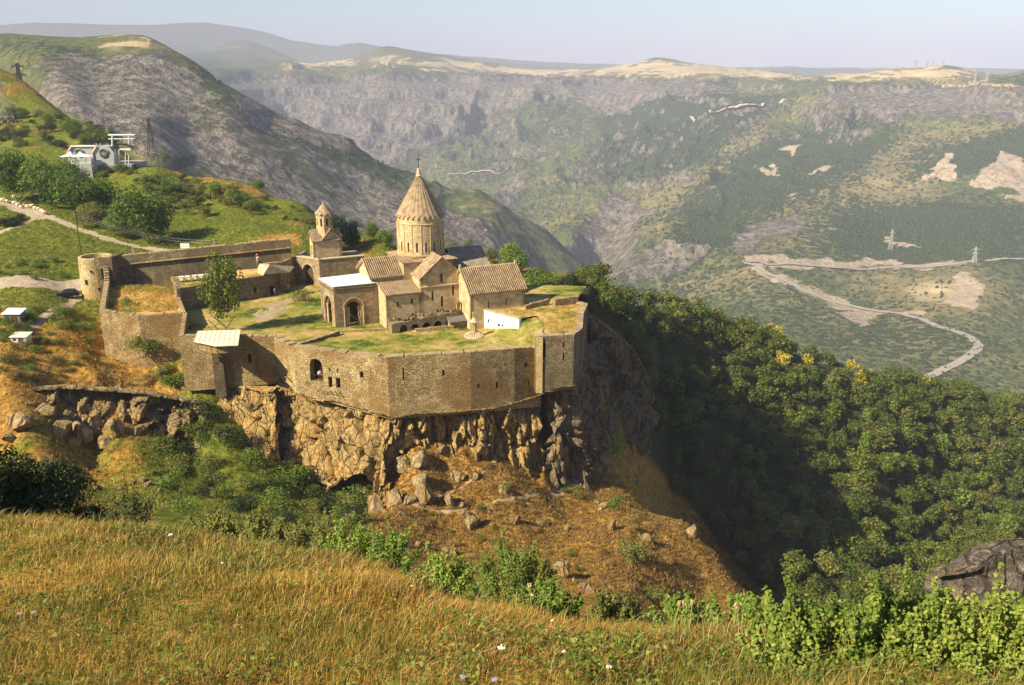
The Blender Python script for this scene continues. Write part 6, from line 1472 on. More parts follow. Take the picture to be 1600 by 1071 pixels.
tufts(60000, -120, 60, 84, 200, lambda x, y, z, px, py: f_dry(x, y, z, px, py) & ~((px > 590) & (py > 690) & (rng.random(len(x)) < .7)), 'straw', 'dry_grass', (.15, .5), 2)
tufts(34000, -20, 55, 84, 140, f_dry, 'leaf_brown', 'brown_grass', (.15, .45), 3)
inc = lambda x, y, z, px, py: in_poly(x, y, ins(court_poly, (-20, 145), .97)) & ~in_poly(x, y, TERR) & ~in_poly(x, y, [CH(-9, -.5), CH(21, -5), CH(21, 14), CH(-9, 14)]) & (fbm(x * .12, y * .12, 3, 97) > .02)
tufts(9000, -56, 14, 126, 170, inc, 'straw', 'court_grass', (.06, .16), 5, 4, low_h, .05)
inT = lambda x, y, z, px, py: in_poly(x, y, ins(TERR, (5, 145), .96))
tufts(6000, -8, 16, 130, 165, inT, 'straw', 'terrace_grass', (.08, .22), 6, 4, lambda x, y: np.full_like(x, 3.0), .05)
inG = lambda x, y, z, px, py: in_poly(x, y, ins(gard, (-66, 158), .95))
tufts(2600, -76, -56, 150, 172, inG, 'straw', 'garden_weeds', (.2, .6), 7, 3, lambda x, y: np.full_like(x, 1.5), .06)

# --- distant bushes and woods on the far slopes
def far_blobs(n, seed, mat, name):
    r = np.random.default_rng(seed); u = r.uniform(-.66, .66, n); Y = np.exp(r.uniform(math.log(820), math.log(3000), n)); x = u * Y; y = Y; z = ground_h(x, y); px, py = project(x, y, z)
    c = cover_far(x, y, z); p = c[:, 3] * .9 - c[:, 1] * 1.2 - c[:, 2] * .5; ok = (r.random(n) < p * 1.0) & (py > 110) & ((y > 1650) | (px > 900) | (r.random(n) < .3)); x, y, z = x[ok], y[ok], z[ok]; m = len(x)
    s = r.uniform(1.6, 3.6, m) * np.clip(y / 1500, .8, 1.5)
    base = np.array([(1, 0, 0), (.3, .95, 0), (-.8, .6, 0), (-.8, -.6, 0), (.3, -.95, 0), (.6, .3, .8), (-.3, .65, .85), (-.5, -.5, .8), (.4, -.55, .9), (0, 0, 1.25)])
    fc = np.array([(0,1,5),(1,6,5),(1,2,6),(2,7,6),(2,3,7),(3,8,7),(3,4,8),(4,5,8),(4,0,5),(5,6,9),(6,7,9),(7,8,9),(8,5,9)])
    V = base[None] * r.uniform(.75, 1.25, (m, 10, 3)) * s[:, None, None]; V[:, :, 2] -= s[:, None] * .3; V += np.stack([x, y, z], 1)[:, None]
    Fc = (fc[None] + (np.arange(m) * 10)[:, None, None]).reshape(-1, 3)
    o = bpy.data.objects.new(name, me_from(name, V.reshape(-1, 3), Fc, M[mat])); link(o); o['kind'] = 'stuff'; o['label'] = 'distant scrub and trees dotting the far slopes'; o['category'] = 'scrub'
far_blobs(60000, 5, 'leaf_dark', 'distant_scrub')
# ================================================================ FOREGROUND MEADOW
def brow_y(u): return np.interp(u, _bu, _by)
def blades(n, seed, mat, name, hh, wid, dens, lean=(.12, .05), curl=.35, segs=2, zoff=0):
    r = np.random.default_rng(seed); u = r.uniform(-.74, .74, n); t = r.random(n) ** .85
    yb = brow_y(u) + 2.2; y0 = 4.6; y = np.sqrt(y0 ** 2 + (yb ** 2 - y0 ** 2) * t); x = u * y
    keep = r.random(n) < dens(x, y); x, y = x[keep], y[keep]; m = len(x); z = fg_h(x, y) - .03
    h = hh[0] + (hh[1] - hh[0]) * r.random(m) ** 1.6; h = h * (.65 + .8 * vnoise(x * 1.1 + 3, y * 1.1, 5)) ; a = r.uniform(0, 6.28, m); w_ = wid * r.uniform(.6, 1.4, m) * (y / 9)
    dx = (lean[0] + r.normal(0, .22, m)) * h; dy = (lean[1] + r.normal(0, .22, m)) * h; ca, sa = np.cos(a) * w_, np.sin(a) * w_
    P0a = np.stack([x - ca, y - sa, z], 1); P0b = np.stack([x + ca, y + sa, z], 1)
    mx, my, mz = x + dx * .45, y + dy * .45, z + h * .6
    P1a = np.stack([mx - ca * .7, my - sa * .7, mz], 1); P1b = np.stack([mx + ca * .7, my + sa * .7, mz], 1)
    P2 = np.stack([x + dx * (1 + curl), y + dy * (1 + curl), z + h * (1 - .12 * curl)], 1)
    V = np.stack([P0a, P0b, P1b, P1a, P2], 1).reshape(-1, 3); i = (np.arange(m) * 5)[:, None]
    Fc = np.concatenate([i + [0, 1, 2], i + [0, 2, 3], i + [3, 2, 4]], 0)
    o = bpy.data.objects.new(name, me_from(name, V, Fc, M[mat])); link(o); o['kind'] = 'stuff'; return o
nz_ = lambda s, k: (lambda x, y: np.clip(.5 + fbm(x * s, y * s, 3, k) * 2.8, .03, 1))
blades(160000, 1, 'straw', 'meadow_grass', (.05, .22), .0042, lambda x, y: .35 + .65 * nz_(.6, 5)(x, y), curl=.5)
blades(90000, 2, 'grass_green', 'meadow_grass', (.05, .22), .0052, nz_(.55, 9))
blades(50000, 3, 'grass_red', 'meadow_grass', (.06, .24), .0040, nz_(.7, 13))
blades(70000, 4, 'leaf_olive', 'meadow_grass', (.07, .26), .0045, nz_(.5, 17))
M['seedhead'] = mat_leaf('pale_seed_heads', (.42, .30, .12), (.60, .46, .20), (.72, .60, .34), .3)
blades(5000, 5, 'seedhead', 'tall_grass', (.28, .5), .0026, lambda x, y: .3 + 0 * x, (.22, .05), .8)
# low leafy weeds
def weeds(n, seed, mat, name, leaf, dens):
    r = np.random.default_rng(seed); u = r.uniform(-.74, .74, n); t = r.random(n); yb = brow_y(u) + 1.0; y = np.sqrt(4.6 ** 2 + (yb ** 2 - 4.6 ** 2) * t); x = u * y
    keep = r.random(n) < dens(x, y); x, y = x[keep], y[keep]; nb = 14; x = np.repeat(x, nb); y = np.repeat(y, nb); m = len(x); x = x + r.normal(0, .09, m); y = y + r.normal(0, .09, m); z = fg_h(x, y) + r.uniform(.02, .22, m)
    nrm = r.normal(0, .6, (m, 3)) + (0, 0, 1); nrm /= np.linalg.norm(nrm, axis=1)[:, None]; t_ = np.cross(nrm, r.normal(size=(m, 3))); t_ /= np.linalg.norm(t_, axis=1)[:, None]; b = np.cross(nrm, t_); s = leaf * r.uniform(.6, 1.4, m)[:, None]; P = np.stack([x, y, z], 1)
    V = np.stack([P - t_ * s, P + b * s * .5, P + t_ * s, P - b * s * .5], 1).reshape(-1, 3)
    o = bpy.data.objects.new(name, me_from(name, V, np.arange(len(V)).reshape(-1, 4), M[mat])); link(o); o['kind'] = 'stuff'
weeds(1300, 6, 'grass_green', 'ground_weeds', .030, nz_(.45, 21)); weeds(700, 7, 'leaf_bright', 'ground_weeds', .028, nz_(.6, 25)); weeds(500, 8, 'grass_red', 'ground_weeds', .022, nz_(.6, 29))

# --- leafy foreground shrubs: real leaves on branching stems
M['hedge'] = mat_leaf('hedge_leaves', (.06, .105, .014), (.15, .22, .03), (.34, .38, .07), .35)
LEAF = np.array([(-1, 0, 0), (-.45, .42, .10), (.25, .50, .14), (1, 0, -.05), (.25, -.50, .14), (-.45, -.42, .10)])
def leafy_shrub(name, label, base, h, wx, wy, nst, nlf, leaf, mat, seed, up=.55, cat='shrub', group=None, shoots=5):
    r = np.random.default_rng(seed); o = thing(name, label, cat, tuple(base), 0, group); st = MB(); P, Dn = [], []
    for k in range(nst):
        a = r.uniform(0, 6.28); rr = math.sqrt(r.random()); tip = np.array([math.cos(a) * rr * wx, math.sin(a) * rr * wy, h * (1 - .55 * rr ** 2) * r.uniform(.72, 1.05)])
        if k < shoots: tip[2] = h * r.uniform(1.04, 1.22); tip[:2] *= .8
        b0 = np.array([math.cos(a) * rr * wx * .35, math.sin(a) * rr * wy * .35, -.15]); mid_ = (b0 + tip) / 2 + r.normal(0, .06, 3) * h
        q = [b0 * (1 - t) ** 2 + mid_ * 2 * t * (1 - t) + tip * t * t for t in np.linspace(0, 1, 6)]
        for a_, b_ in zip(q, q[1:]): st.bar(a_, b_, .006 if k < shoots else .009, 3)
        nl = int(nlf / nst); ts = r.uniform(.25, 1.0, nl) ** .8
        c = (1 - ts)[:, None] ** 2 * b0 + 2 * (ts * (1 - ts))[:, None] * mid_ + (ts ** 2)[:, None] * tip
        sp_ = (.10 if k >= shoots else .045) * h ** .5; out = r.normal(size=(nl, 3)); out /= np.linalg.norm(out, axis=1)[:, None]
        P.append(c + out * r.uniform(.2, 1.0, (nl, 1)) * sp_); Dn.append(out)
    P = np.concatenate(P); Dn = np.concatenate(Dn); m = len(P); nrm = r.normal(0, .5, (m, 3)) + (-.35, -.35, .75) + Dn * .35; nrm /= np.linalg.norm(nrm, axis=1)[:, None]
    t = np.cross(nrm, Dn + r.normal(0, .3, (m, 3))); t /= np.linalg.norm(t, axis=1)[:, None]; b = np.cross(nrm, t); s = leaf * r.uniform(.65, 1.25, m)
    V = P[:, None] + (LEAF[None, :, 0:1] * t[:, None] + LEAF[None, :, 1:2] * b[:, None] * 1.25 + LEAF[None, :, 2:3] * nrm[:, None]) * s[:, None, None]
    i = (np.arange(m) * 6)[:, None]; Fc = np.concatenate([i + [0, 1, 2, 3], i + [0, 3, 4, 5]], 0)
    f = bpy.data.objects.new('foliage', me_from('foliage', V.reshape(-1, 3), Fc, M[mat])); link(f); f.parent = o
    me = bpy.data.meshes.new('stem'); me.from_pydata(st.v, [], st.f); me.materials.append(M['stem']); s_ = bpy.data.objects.new('stem', me); link(s_); s_.parent = o
    return o
def fgp(px, y): u = ray(px, 900).x / ray(px, 900).y; d = ray(px, 960); u = d.x / d.y; x = u * y; return Vector((x, y, float(fg_h(np.array([x]), np.array([y]))[0])))
SH = [(1235,7.9,.62,.5,'low leafy shrub at the left end of the foreground hedge, with a drooping shoot',3),(1290,8.1,.70,.7,'leafy shrub with two tall upright shoots in the foreground hedge',4),(1372,8.0,.72,.7,'dense leafy shrub left of the hedge centre',3),(1440,8.2,.90,.8,'tallest leafy shrub of the foreground hedge',5),
      (1520,7.9,.86,.75,'leafy shrub with yellowed leaves right of the tallest one',4),(1590,8.0,.92,.8,'leafy shrub at the right edge of the picture',5),(1660,8.2,1.1,.8,'leafy shrub just cut by the right edge of the picture',3)]
for k, (px, y, h, wd, lab, sh) in enumerate(SH): leafy_shrub('leafy_shrub', lab, fgp(px, y), h, wd, .6, 50, 5200, .025, 'hedge', 60 + k, group='foreground hedge shrubs', shoots=sh)
leafy_shrub('shrub', 'round fine leaved green shrub on the brow in the middle of the foreground', fgp(800, 12.0) + Vector((0, 0, .05)), 1.0, .78, .8, 60, 6500, .019, 'leaf_tree', 81, shoots=6)
for k, (px, y, h, wd, mt, lab) in enumerate([(690,12.4,.62,.5,'leaf_bright','bright vine leaved shrub left of the round foreground shrub'),(615,13.2,.75,.55,'leaf_bright','bright leafy shrub second to the left of the round foreground shrub'),(555,14.2,.8,.65,'leaf_bright','tall bright shrub third to the left of the round shrub'),(490,14.5,.7,.7,'leaf_olive','grey green thorny shrub on the brow at the left of the bright shrubs'),
     (410,15.3,.65,.8,'leaf_olive','wide olive shrub on the brow at the end of the shrub row'),(350,16.0,.5,.6,'leaf_olive','small olive shrub at the far left of the brow row'),(860,10.8,.45,.5,'leaf_tree','low green shrub at the right foot of the round shrub'),(1080,9.9,.42,.55,'leaf_tree','low leafy weeds on the brow below the dark bush'),(1160,9.6,.50,.55,'leaf_bright','low leafy weeds just left of the foreground hedge'),(960,10.4,.38,.4,'leaf_olive','drooping grassy shrub on the brow right of centre'),(215,18.6,1.3,.8,'leaf_dark','small dark shrub before the white stones at the left')]):
    leafy_shrub('shrub', lab, fgp(px, y) + Vector((0, 0, .05)), h, wd, .6, 36, 2600, .024, mt, 90 + k, shoots=3)
# dark tree at the left edge
for k, (px, py, Y, h, wd, lab) in enumerate([(25,815,24.0,2.6,2.3,'dark leafy tree cut by the left edge of the picture, above the meadow'),(105,800,24.5,2.1,1.9,'dark leafy tree reaching right before the left rock band'),(-30,815,22.5,3.0,2.2,'tall dark tree at the far left edge above the meadow'),(62,820,23,1.5,2.2,'low dark bush under the dark leafy trees at the left'),(140,818,23.5,.9,1.2,'small dark bush under the tip of the dark trees')]):
    p = D(px, py, Y); plant('dark_tree', lab, 'tree', (p.x, p.y, p.z - .25), h, wd / h, 'BT', 'leaf_dark')
# flowers
M['petal_white'] = plain('white_petals', (.78, .76, .70), .7, var=.06); M['petal_lilac'] = plain('lilac_petals', (.42, .36, .55), .7, var=.1)
def flower(px, py, label, r0, mat, hh, seed, group='wildflowers in the meadow'):
    u = ray(px, py); ys = np.linspace(4.8, 20, 600); z = fg_h(u.x / u.y * ys, ys); zz = CAMH + u.z / u.y * ys - hh; i = int(np.argmax(zz < z)); y = float(ys[i]); x = u.x / u.y * y; zb = float(z[i])
    o = thing('wildflower', label, 'flower', (x, y, zb), 0, group); r = random.Random(seed); m = MB(); m.bar((x, y, zb - .02), (x + .02, y, zb + hh), .004, 3); m.build('stem', M['stem'], o)
    m = MB()
    for k in range(34):
        a, q = r.uniform(0, 6.28), math.sqrt(r.random()) * r0; m.box((x + .02 + math.cos(a) * q, y + math.sin(a) * q, zb + hh + .3 * (r0 - q) * r.random()), (r0 * .26, r0 * .22, r0 * .18), a)
    m.build('flower_head', mat, o)
for k, (px, py, lab, r0, mt, hh) in enumerate([(781,1012,'white umbel flower at the bottom centre of the meadow','.04','petal_white',.3),(878,1018,'small white umbel right of the large one','.022','petal_white',.3),(948,1043,'white flower near the bottom, right of centre','.026','petal_white',.3),(860,970,'tiny white flower on the brow right of centre','.018','petal_white',.3),(828,930,'white flower before the round green shrub','.028','petal_white',.35),
      (264,836,'white flower on the brow at the left','.038','petal_white',.3),(720,1058,'round lilac flower at the bottom edge, left of its twin','.03','petal_lilac',.3),(770,1062,'round lilac flower at the bottom edge, right of its twin','.032','petal_lilac',.3),(28,960,'pale lilac flower at the left edge of the meadow','.03','petal_lilac',.25),(50,957,'pale lilac flower second from the left edge','.032','petal_lilac',.25),(345,880,'small white flower in the left part of the meadow','.022','petal_white',.3),(641,916,'small white flower near the brow at the centre left','.018','petal_white',.3)]):
    flower(px, py, lab, float(r0), M[mt], hh, k)
for k, (px, lab) in enumerate([(1050,'tall dry seed stalk before the brown slope, leftmost of three'),(1062,'tall dry seed stalk, middle of three before the brown slope'),(1078,'tall reddish seed stalk, rightmost of three before the brown slope'),(1150,'tall pale dry stalk left of the foreground hedge'),(832,'dry seed stalk in front of the round green shrub')]):
    b = fgp(px, 9.2 if k < 4 else 10.5); o = thing('dry_stalk', lab, 'plant', tuple(b), 0, 'tall dry stalks'); hgt = .48 if k != 4 else .5; m = MB(); tp_ = b + Vector((.08 - .03 * k, 0, hgt)); m.bar(b, tp_, .005, 4); m.build('stem', M['seedhead'], o)
    m = MB(); rr = random.Random(k); [m.box(tuple(tp_ + Vector((rr.uniform(-.02, .02), rr.uniform(-.02, .02), rr.uniform(-.02, .03)))), (.018, .018, .02), rr.random()) for _ in range(9)]; m.build('seed_head', M['seedhead'], o)
# ================================================================ SMALL THINGS
def skin_mesh(name, pts, edges, radii, mat, sub=1):
    me = bpy.data.meshes.new('tmp'); me.from_pydata([tuple(p) for p in pts], edges, []); ob = bpy.data.objects.new('tmp', me); link(ob)
    md = ob.modifiers.new('s', 'SKIN'); 
    for i, r in enumerate(radii): me.skin_vertices[0].data[i].radius = (r, r) if not isinstance(r, tuple) else r
    me.skin_vertices[0].data[0].use_root = True
    sb = ob.modifiers.new('u', 'SUBSURF'); sb.levels = sub; sb.render_levels = sub
    dg = bpy.context.evaluated_depsgraph_get(); res = bpy.data.meshes.new_from_object(ob.evaluated_get(dg)); res.name = name; res.materials.clear(); res.materials.append(mat)
    bpy.data.objects.remove(ob); 
    for p in res.polygons: p.use_smooth = True
    return res
def mobj(me, parent, name=None):
    o = bpy.data.objects.new(name or me.name, me); link(o); o.parent = parent; return o
M['wool'] = plain('cream_wool', (.66, .58, .45), .95, var=.15, scale=8); M['wool_brown'] = plain('brown_wool', (.28, .16, .08), .95, scale=8); M['skin'] = plain('skin', (.55, .36, .26), .6, var=.04)
M['hair'] = plain('dark_hair', (.03, .022, .018), .8)
_sheep = skin_mesh('body', [(0,0,.62),(.35,0,.66),(.55,0,.78),(.72,0,.84),(.88,0,.76),(-.35,0,.64),(.3,.14,.4),(.3,.14,.02),(.3,-.14,.4),(.3,-.14,.02),(-.34,.14,.42),(-.38,.14,.22),(-.34,.14,.02),(-.34,-.14,.42),(-.38,-.14,.22),(-.34,-.14,.02),(-.5,0,.5)],
    [(0,1),(1,2),(2,3),(3,4),(0,5),(1,6),(6,7),(1,8),(8,9),(5,10),(10,11),(11,12),(5,13),(13,14),(14,15),(5,16)], [.27,.24,.14,.10,.06,.25,.08,.035,.08,.035,.09,.045,.035,.09,.045,.035,.05], M['wool'])
_ear = skin_mesh('ears', [(.70,-.14,.86),(.70,0,.90),(.70,.14,.86)], [(0,1),(1,2)], [.025,.04,.025], M['wool_brown'])
_sheepb = _sheep.copy(); _sheepb.materials.clear(); _sheepb.materials.append(M['wool_brown'])
SHP = [(40,245),(130,270),(250,300),(310,332),(410,345),(480,365),(555,355),(618,395),(680,410),(735,440),(770,468),(822,482),(250,190),(375,372)]
SL = ['first sheep of the flock, at the left edge of the road','second sheep from the left in the flock','sheep just left of the shepherd, third in the flock','sheep walking close at the left side of the shepherd','pale sheep right of the shepherd','sheep in the middle of the flock, seventh from the left','white sheep beside the middle of the flock','large pale sheep in the right half of the flock','sheep third from the right end of the flock','sheep near the right end of the flock','low pale sheep behind the brown leader','brown sheep leading the flock at its right end','sheep straying on the bank above the flock','small sheep grazing at the feet of the shepherd']
for k, (zx, zy) in enumerate(SHP):
    p = surf(zx / 11.39, 290 + zy / 11.39 + 4); rr = random.Random(k)
    o = thing('sheep', SL[k], 'sheep', tuple(p), rr.uniform(-.6, .3) - .3, 'flock of sheep on the road'); o.scale = (1.15,) * 3; mobj(_sheepb if k == 11 else _sheep, o, 'body'); mobj(_ear, o, 'ears')
def person(label, loc, rz, top, legs, arm=0, scale=1.0, group=None):
    sh = [(0,0,.95),(0,0,1.15),(0,0,1.38),(0,0,1.50),(0,.01,1.66),(.10,0,.9),(.11,.02,.5),(.12,-.02,.06),(.12,.10,.03),(-.10,0,.9),(-.13,-.05,.5),(-.13,-.10,.06),(-.13,.03,.03),(.20,0,1.40),(.27,.02,1.12),(.28,.12 + arm,.90 + arm),(.28,.16 + arm,.82 + arm * 1.2),(-.20,0,1.40),(-.27,0,1.12),(-.27,.10,.88),(-.27,.13,.80)]
    ed = [(0,1),(1,2),(2,3),(3,4),(0,5),(5,6),(6,7),(7,8),(0,9),(9,10),(10,11),(11,12),(2,13),(13,14),(14,15),(15,16),(2,17),(17,18),(18,19),(19,20)]
    rd = [.14,.13,.15,.06,.105,.095,.06,.04,.035,.095,.06,.04,.035,.07,.045,.035,.03,.07,.045,.035,.03]
    o = thing('person', label, 'person', tuple(loc), rz, group); o.scale = (scale,) * 3
    mobj(skin_mesh('body', sh, ed, rd, M['skin']), o)
    jk = [0,1,2,13,14,15,17,18,19]; mp_ = {v: i for i, v in enumerate(jk)}
    mobj(skin_mesh('jacket', [sh[i] for i in jk], [(mp_[a], mp_[b]) for a, b in ed if a in mp_ and b in mp_], [rd[i] + .022 for i in jk], top), o)
    tr = [0,5,6,7,9,10,11]; mp_ = {v: i for i, v in enumerate(tr)}
    mobj(skin_mesh('trousers', [sh[i] for i in tr], [(mp_[a], mp_[b]) for a, b in ed if a in mp_ and b in mp_], [rd[i] + .02 for i in tr], legs), o)
    mobj(skin_mesh('hair', [(0, -.03, 1.66), (0, -.02, 1.74)], [(0, 1)], [.10, .085], M['hair']), o)
    return o
M['red'] = plain('red_cloth', (.50, .05, .03), .8); M['white_cloth'] = plain('white_cloth', (.72, .70, .66), .8); M['navy'] = plain('dark_cloth', (.03, .035, .05), .8); M['maroon'] = plain('maroon_cloth', (.16, .03, .03), .8)
person('shepherd in dark red walking beside the flock of sheep', surf(33.5, 325), 1.2, M['maroon'], M['navy'], .1)
person('person in white standing beside the parked dark car', surf(117, 461), 2.0, M['white_cloth'], M['navy'])
p = W(451, 451, 0); person('person in red and white walking in the court near the gatehouse arch', (p.x, p.y, cz(p.x, p.y)), .5, M['red'], M['white_cloth'], .2)
p = W(430, 464, 0); person('small dark clad person with a pale head covering by the vaulted porch', (p.x, p.y, cz(p.x, p.y)), -.5, M['navy'], M['navy'])
s0, s1, zl, zh, _ = O0[0]
pp_ = mp0(s0 + 1.35, .55, zl); person('person in pink and white leaning on the balcony railing in the bastion arch', pp_, math.pi + .4, M['white_cloth'], M['red'], .25)
# stair against the curtain wall, with the red clothed person
stp = thing('stone_stair', 'narrow stone stair climbing the shaded curtain wall beside the vaulted porch', 'stairs', (-46, 174, 0)); mb = MB()
mpc, Lc_ = line_map(lw0, lw1)
for k in range(14):
    s = Lc_ - 1.0 - k * .42; a = mpc(s - .21, -2.0, 0); b = mpc(s + .21, -2.0, 0); c2_ = mpc(s + .21, -.02, 0); d2_ = mpc(s - .21, -.02, 0); mb.prism([a[:2], b[:2], c2_[:2], d2_[:2]], -1, .35 * (k + 1))
mb.build('treads', M['rubble_dark'], stp)
q = mpc(Lc_ - 1.0 - 13 * .42, -1.1, 4.9); person('person in a red top on the upper steps of the stone stair', q, .3, M['red'], M['white_cloth'])
# --- car
M['car_paint'] = plain('dark_car_paint', (.018, .02, .026), .25, var=.02); M['glass'] = plain('dark_glass', (.03, .04, .05), .08); M['tyre'] = plain('black_rubber', (.015, .015, .015), .9); M['lamp'] = plain('clear_lamp', (.75, .75, .72), .15); M['tail'] = plain('red_lamp', (.5, .03, .02), .2)
cp_ = surf(106, 465); car = thing('parked_car', 'dark car parked on the grass beside the round tower', 'car', tuple(cp_), R(200))
c_, s_ = math.cos(R(200)), math.sin(R(200)); L2 = lambda x, y, z: Vector((cp_.x + x * c_ - y * s_, cp_.y + x * s_ + y * c_, cp_.z + z))
prof = [(-2.15,.35),(-2.2,.75),(-2.1,1.0),(-1.75,1.08),(-1.35,1.55),(-.2,1.62),(.55,1.5),(1.15,1.05),(1.95,.92),(2.2,.7),(2.2,.35)]
mb = MB(); ins_ = lambda z: .80 if z < 1.06 else .80 - (z - 1.06) * .30
lf = [L2(x, ins_(z), z) for x, z in prof]; rg_ = [L2(x, -ins_(z), z) for x, z in prof]
mb.poly(list(reversed(lf))); mb.poly(rg_)
for i in range(len(prof)): j = (i + 1) % len(prof); mb.quad(rg_[i], lf[i], lf[j], rg_[j])
body = mb.build('body', M['car_paint'], car)
for sgn in (1, -1):
    for x0_, x1_, t0_, t1_ in ((-1.3, -.35, -1.15, -.35), (-.25, .9, -.25, .45)):
        mb = MB(); y0_, y1_ = .81 * sgn, .675 * sgn; q_ = [L2(x0_, y0_, 1.1), L2(x1_, y0_, 1.1), L2(t1_, y1_, 1.47), L2(t0_, y1_, 1.5)]; mb.poly(q_ if sgn < 0 else q_[::-1]); mb.build('window', M['glass'], car)
mb = MB(); mb.poly([L2(1.12, .7, 1.1), L2(1.12, -.7, 1.1), L2(.6, -.6, 1.5), L2(.6, .6, 1.5)]); mb.build('windscreen', M['glass'], car); mb = MB(); mb.poly([L2(-1.78, -.7, 1.12), L2(-1.78, .7, 1.12), L2(-1.42, .6, 1.5), L2(-1.42, -.6, 1.5)]); mb.build('rear_window', M['glass'], car)
for x in (-1.35, 1.35):
    for y in (-.78, .78):
        mb = MB(); mb.bar(L2(x, y - .1, .33), L2(x, y + .1, .33), .34, 14); wh = mb.build('wheel', M['tyre'], car); mb = MB(); mb.bar(L2(x, y - .115, .33), L2(x, y + .115, .33), .18, 10); mb.build('rim', M['concrete'], wh)
for y in (-.55, .55): mb = MB(); mb.box(tuple(L2(2.19, y, .74)), (.08, .34, .17), R(200)); mb.build('headlight', M['lamp'], car); mb = MB(); mb.box(tuple(L2(-2.17, y, .85)), (.06, .26, .18), R(200)); mb.build('tail_light', M['tail'], car)
# --- shed and lean-to
def hut_thing(label, px0, px1, py_top, py_base, roof, nm='shed', wallm='roof_dark', slope=.35):
    b = surf((px0 + px1) / 2, py_base); dep = math.hypot(b.y, CAMH - b.z); wd = (px1 - px0) * dep / F; h = (py_base - py_top) * dep / F * .95
    o = thing(nm, label, 'shed', tuple(b)); mb = MB(); mb.prism([(b.x - wd / 2, b.y), (b.x + wd / 2, b.y), (b.x + wd / 2, b.y + wd * .7), (b.x - wd / 2, b.y + wd * .7)], b.z - 1.0, [b.z + h * .8, b.z + h * .8, b.z + h, b.z + h]); mb.build('wall', M[wallm], o)
    mb = MB(); e = .2; P4 = [(b.x - wd / 2 - e, b.y - e), (b.x + wd / 2 + e, b.y - e), (b.x + wd / 2 + e, b.y + wd * .7 + e), (b.x - wd / 2 - e, b.y + wd * .7 + e)]; mb.prism(P4, [b.z + h * .8 + .02, b.z + h * .8 + .02, b.z + h + .02, b.z + h + .02], [b.z + h * .8 + .12, b.z + h * .8 + .12, b.z + h + .12, b.z + h + .12]); mb.build('roof', M[roof], o)
    mb = MB(); mb.box((b.x + wd * .12, b.y - .03, b.z + h * .36), (wd * .3, .06, h * .6)); mb.build('door', M['wood_dark'], o)
    mb = MB(); mb.box((b.x - wd * .28, b.y - .03, b.z + h * .5), (wd * .2, .05, h * .25)); mb.build('window', M['glass'], o); return o
hut_thing('small dark shed with a pale metal roof among bushes at the left edge', 7, 33, 486, 507, 'sheet_white')
hut_thing('tiny lean-to with a pale board roof, half buried in weeds below the shed', 18, 42, 524, 537, 'sheet', 'lean_to', 'plaster')
# --- poles, wires, sign, stone cross
def vpole(px, pyb, pyt, r, label, nm='utility_pole', arms=True):
    b = surf(px, pyb); dep = math.hypot(b.y, CAMH - b.z); h = (pyb - pyt) * dep / F * 1.05; o = thing(nm, label, 'pole', tuple(b)); mb = MB(); mb.bar(b - Vector((0, 0, .5)), b + Vector((0, 0, h)), r, 8); mb.build('post', M['wood_dark'] if px < 200 else M['concrete'], o)
    mb = MB()
    for k in range(2): mb.bar(b + Vector((-.8, 0, h - .25 - k * .6)), b + Vector((.8, 0, h - .25 - k * .6)), .06)
    mb.build('crossarm', M['wood_dark'], o); return b, h
b1_, h1_ = vpole(127, 398, 334, .11, 'tall thin dark utility pole rising behind the round tower'); b2_, h2_ = vpole(336, 392, 375, .13, 'short grey utility pole behind the curtain wall')
wr = thing('power_line', 'thin sagging wires strung between the two utility poles', 'wires', tuple(b1_))
for k in range(4):
    mb = MB(); o_ = Vector(((-.7, .7)[k % 2], 0, -.25 - .6 * (k // 2))); A_, B_ = b1_ + Vector((0, 0, h1_)) + o_, b2_ + Vector((0, 0, h2_)) + o_; q = [A_.lerp(B_, t / 14) - Vector((0, 0, 1.6 * 4 * (t / 14) * (1 - t / 14))) for t in range(15)]
    for a, b in zip(q, q[1:]): mb.bar(a, b, .016, 3)
    mb.build('wire', M['concrete'], wr)
b = surf(290, 395); dep = math.hypot(b.y, CAMH - b.z); sg = thing('sign_board', 'white rectangular notice board on posts behind the curtain wall', 'sign', tuple(b)); wd = 14 * dep / F; mb = MB(); mb.box((b.x, b.y, b.z + 1.55), (wd, .08, 8 * dep / F)); mb.build('board', M['white_metal'], sg)
for sx in (-.4, .4): mb = MB(); mb.bar((b.x + wd * sx, b.y + .1, b.z - .3), (b.x + wd * sx, b.y + .1, b.z + 1.9), .05); mb.build('post', M['concrete'], sg)
b = surf(211, 407); sc_ = math.hypot(b.y, CAMH - b.z) / F; kc = thing('stone_stele', 'narrow upright carved stone stele on a stepped base behind the curtain wall', 'stele', tuple(b)); mb = MB(); mb.box((b.x, b.y, b.z), (1.5, 1.2, .8)); mb.box((b.x, b.y, b.z + .6), (1.1, .9, .4)); mb.build('base', M['ashlar'], kc); mb = MB(); mb.box((b.x - .1, b.y, b.z + 1.8), (.65, .35, 2.1)); mb.build('slab', M['ashlar_dark'], kc)
b = surf(404, 388); rw_ = thing('ruined_wall', 'low pale ruined wall with an arched stone behind the curtain wall, left of the gatehouse', 'ruin', tuple(b)); mb = MB(); mp_r, L_r = line_map((b.x - 1.5, b.y), (b.x + 1.4, b.y + .4)); wall(mb, mp_r, L_r, b.z - 1, b.z + 1.6, .6, (), .6, .15); mb.build('pale_block', M['ashlar'], rw_)
mb = MB(); pr_ = [(b.x + 1.5 + k * .55, b.z + .8 + 1.0 * math.sin(math.pi * k / 8)) for k in range(9)]; mb.poly([(b.x + 1.5, b.y, b.z - 1)] + [(b.x + 5.9, b.y + .8, b.z - 1)] + [(x, b.y + (x - b.x - 1.5) * .18, z) for x, z in reversed(pr_)]); 
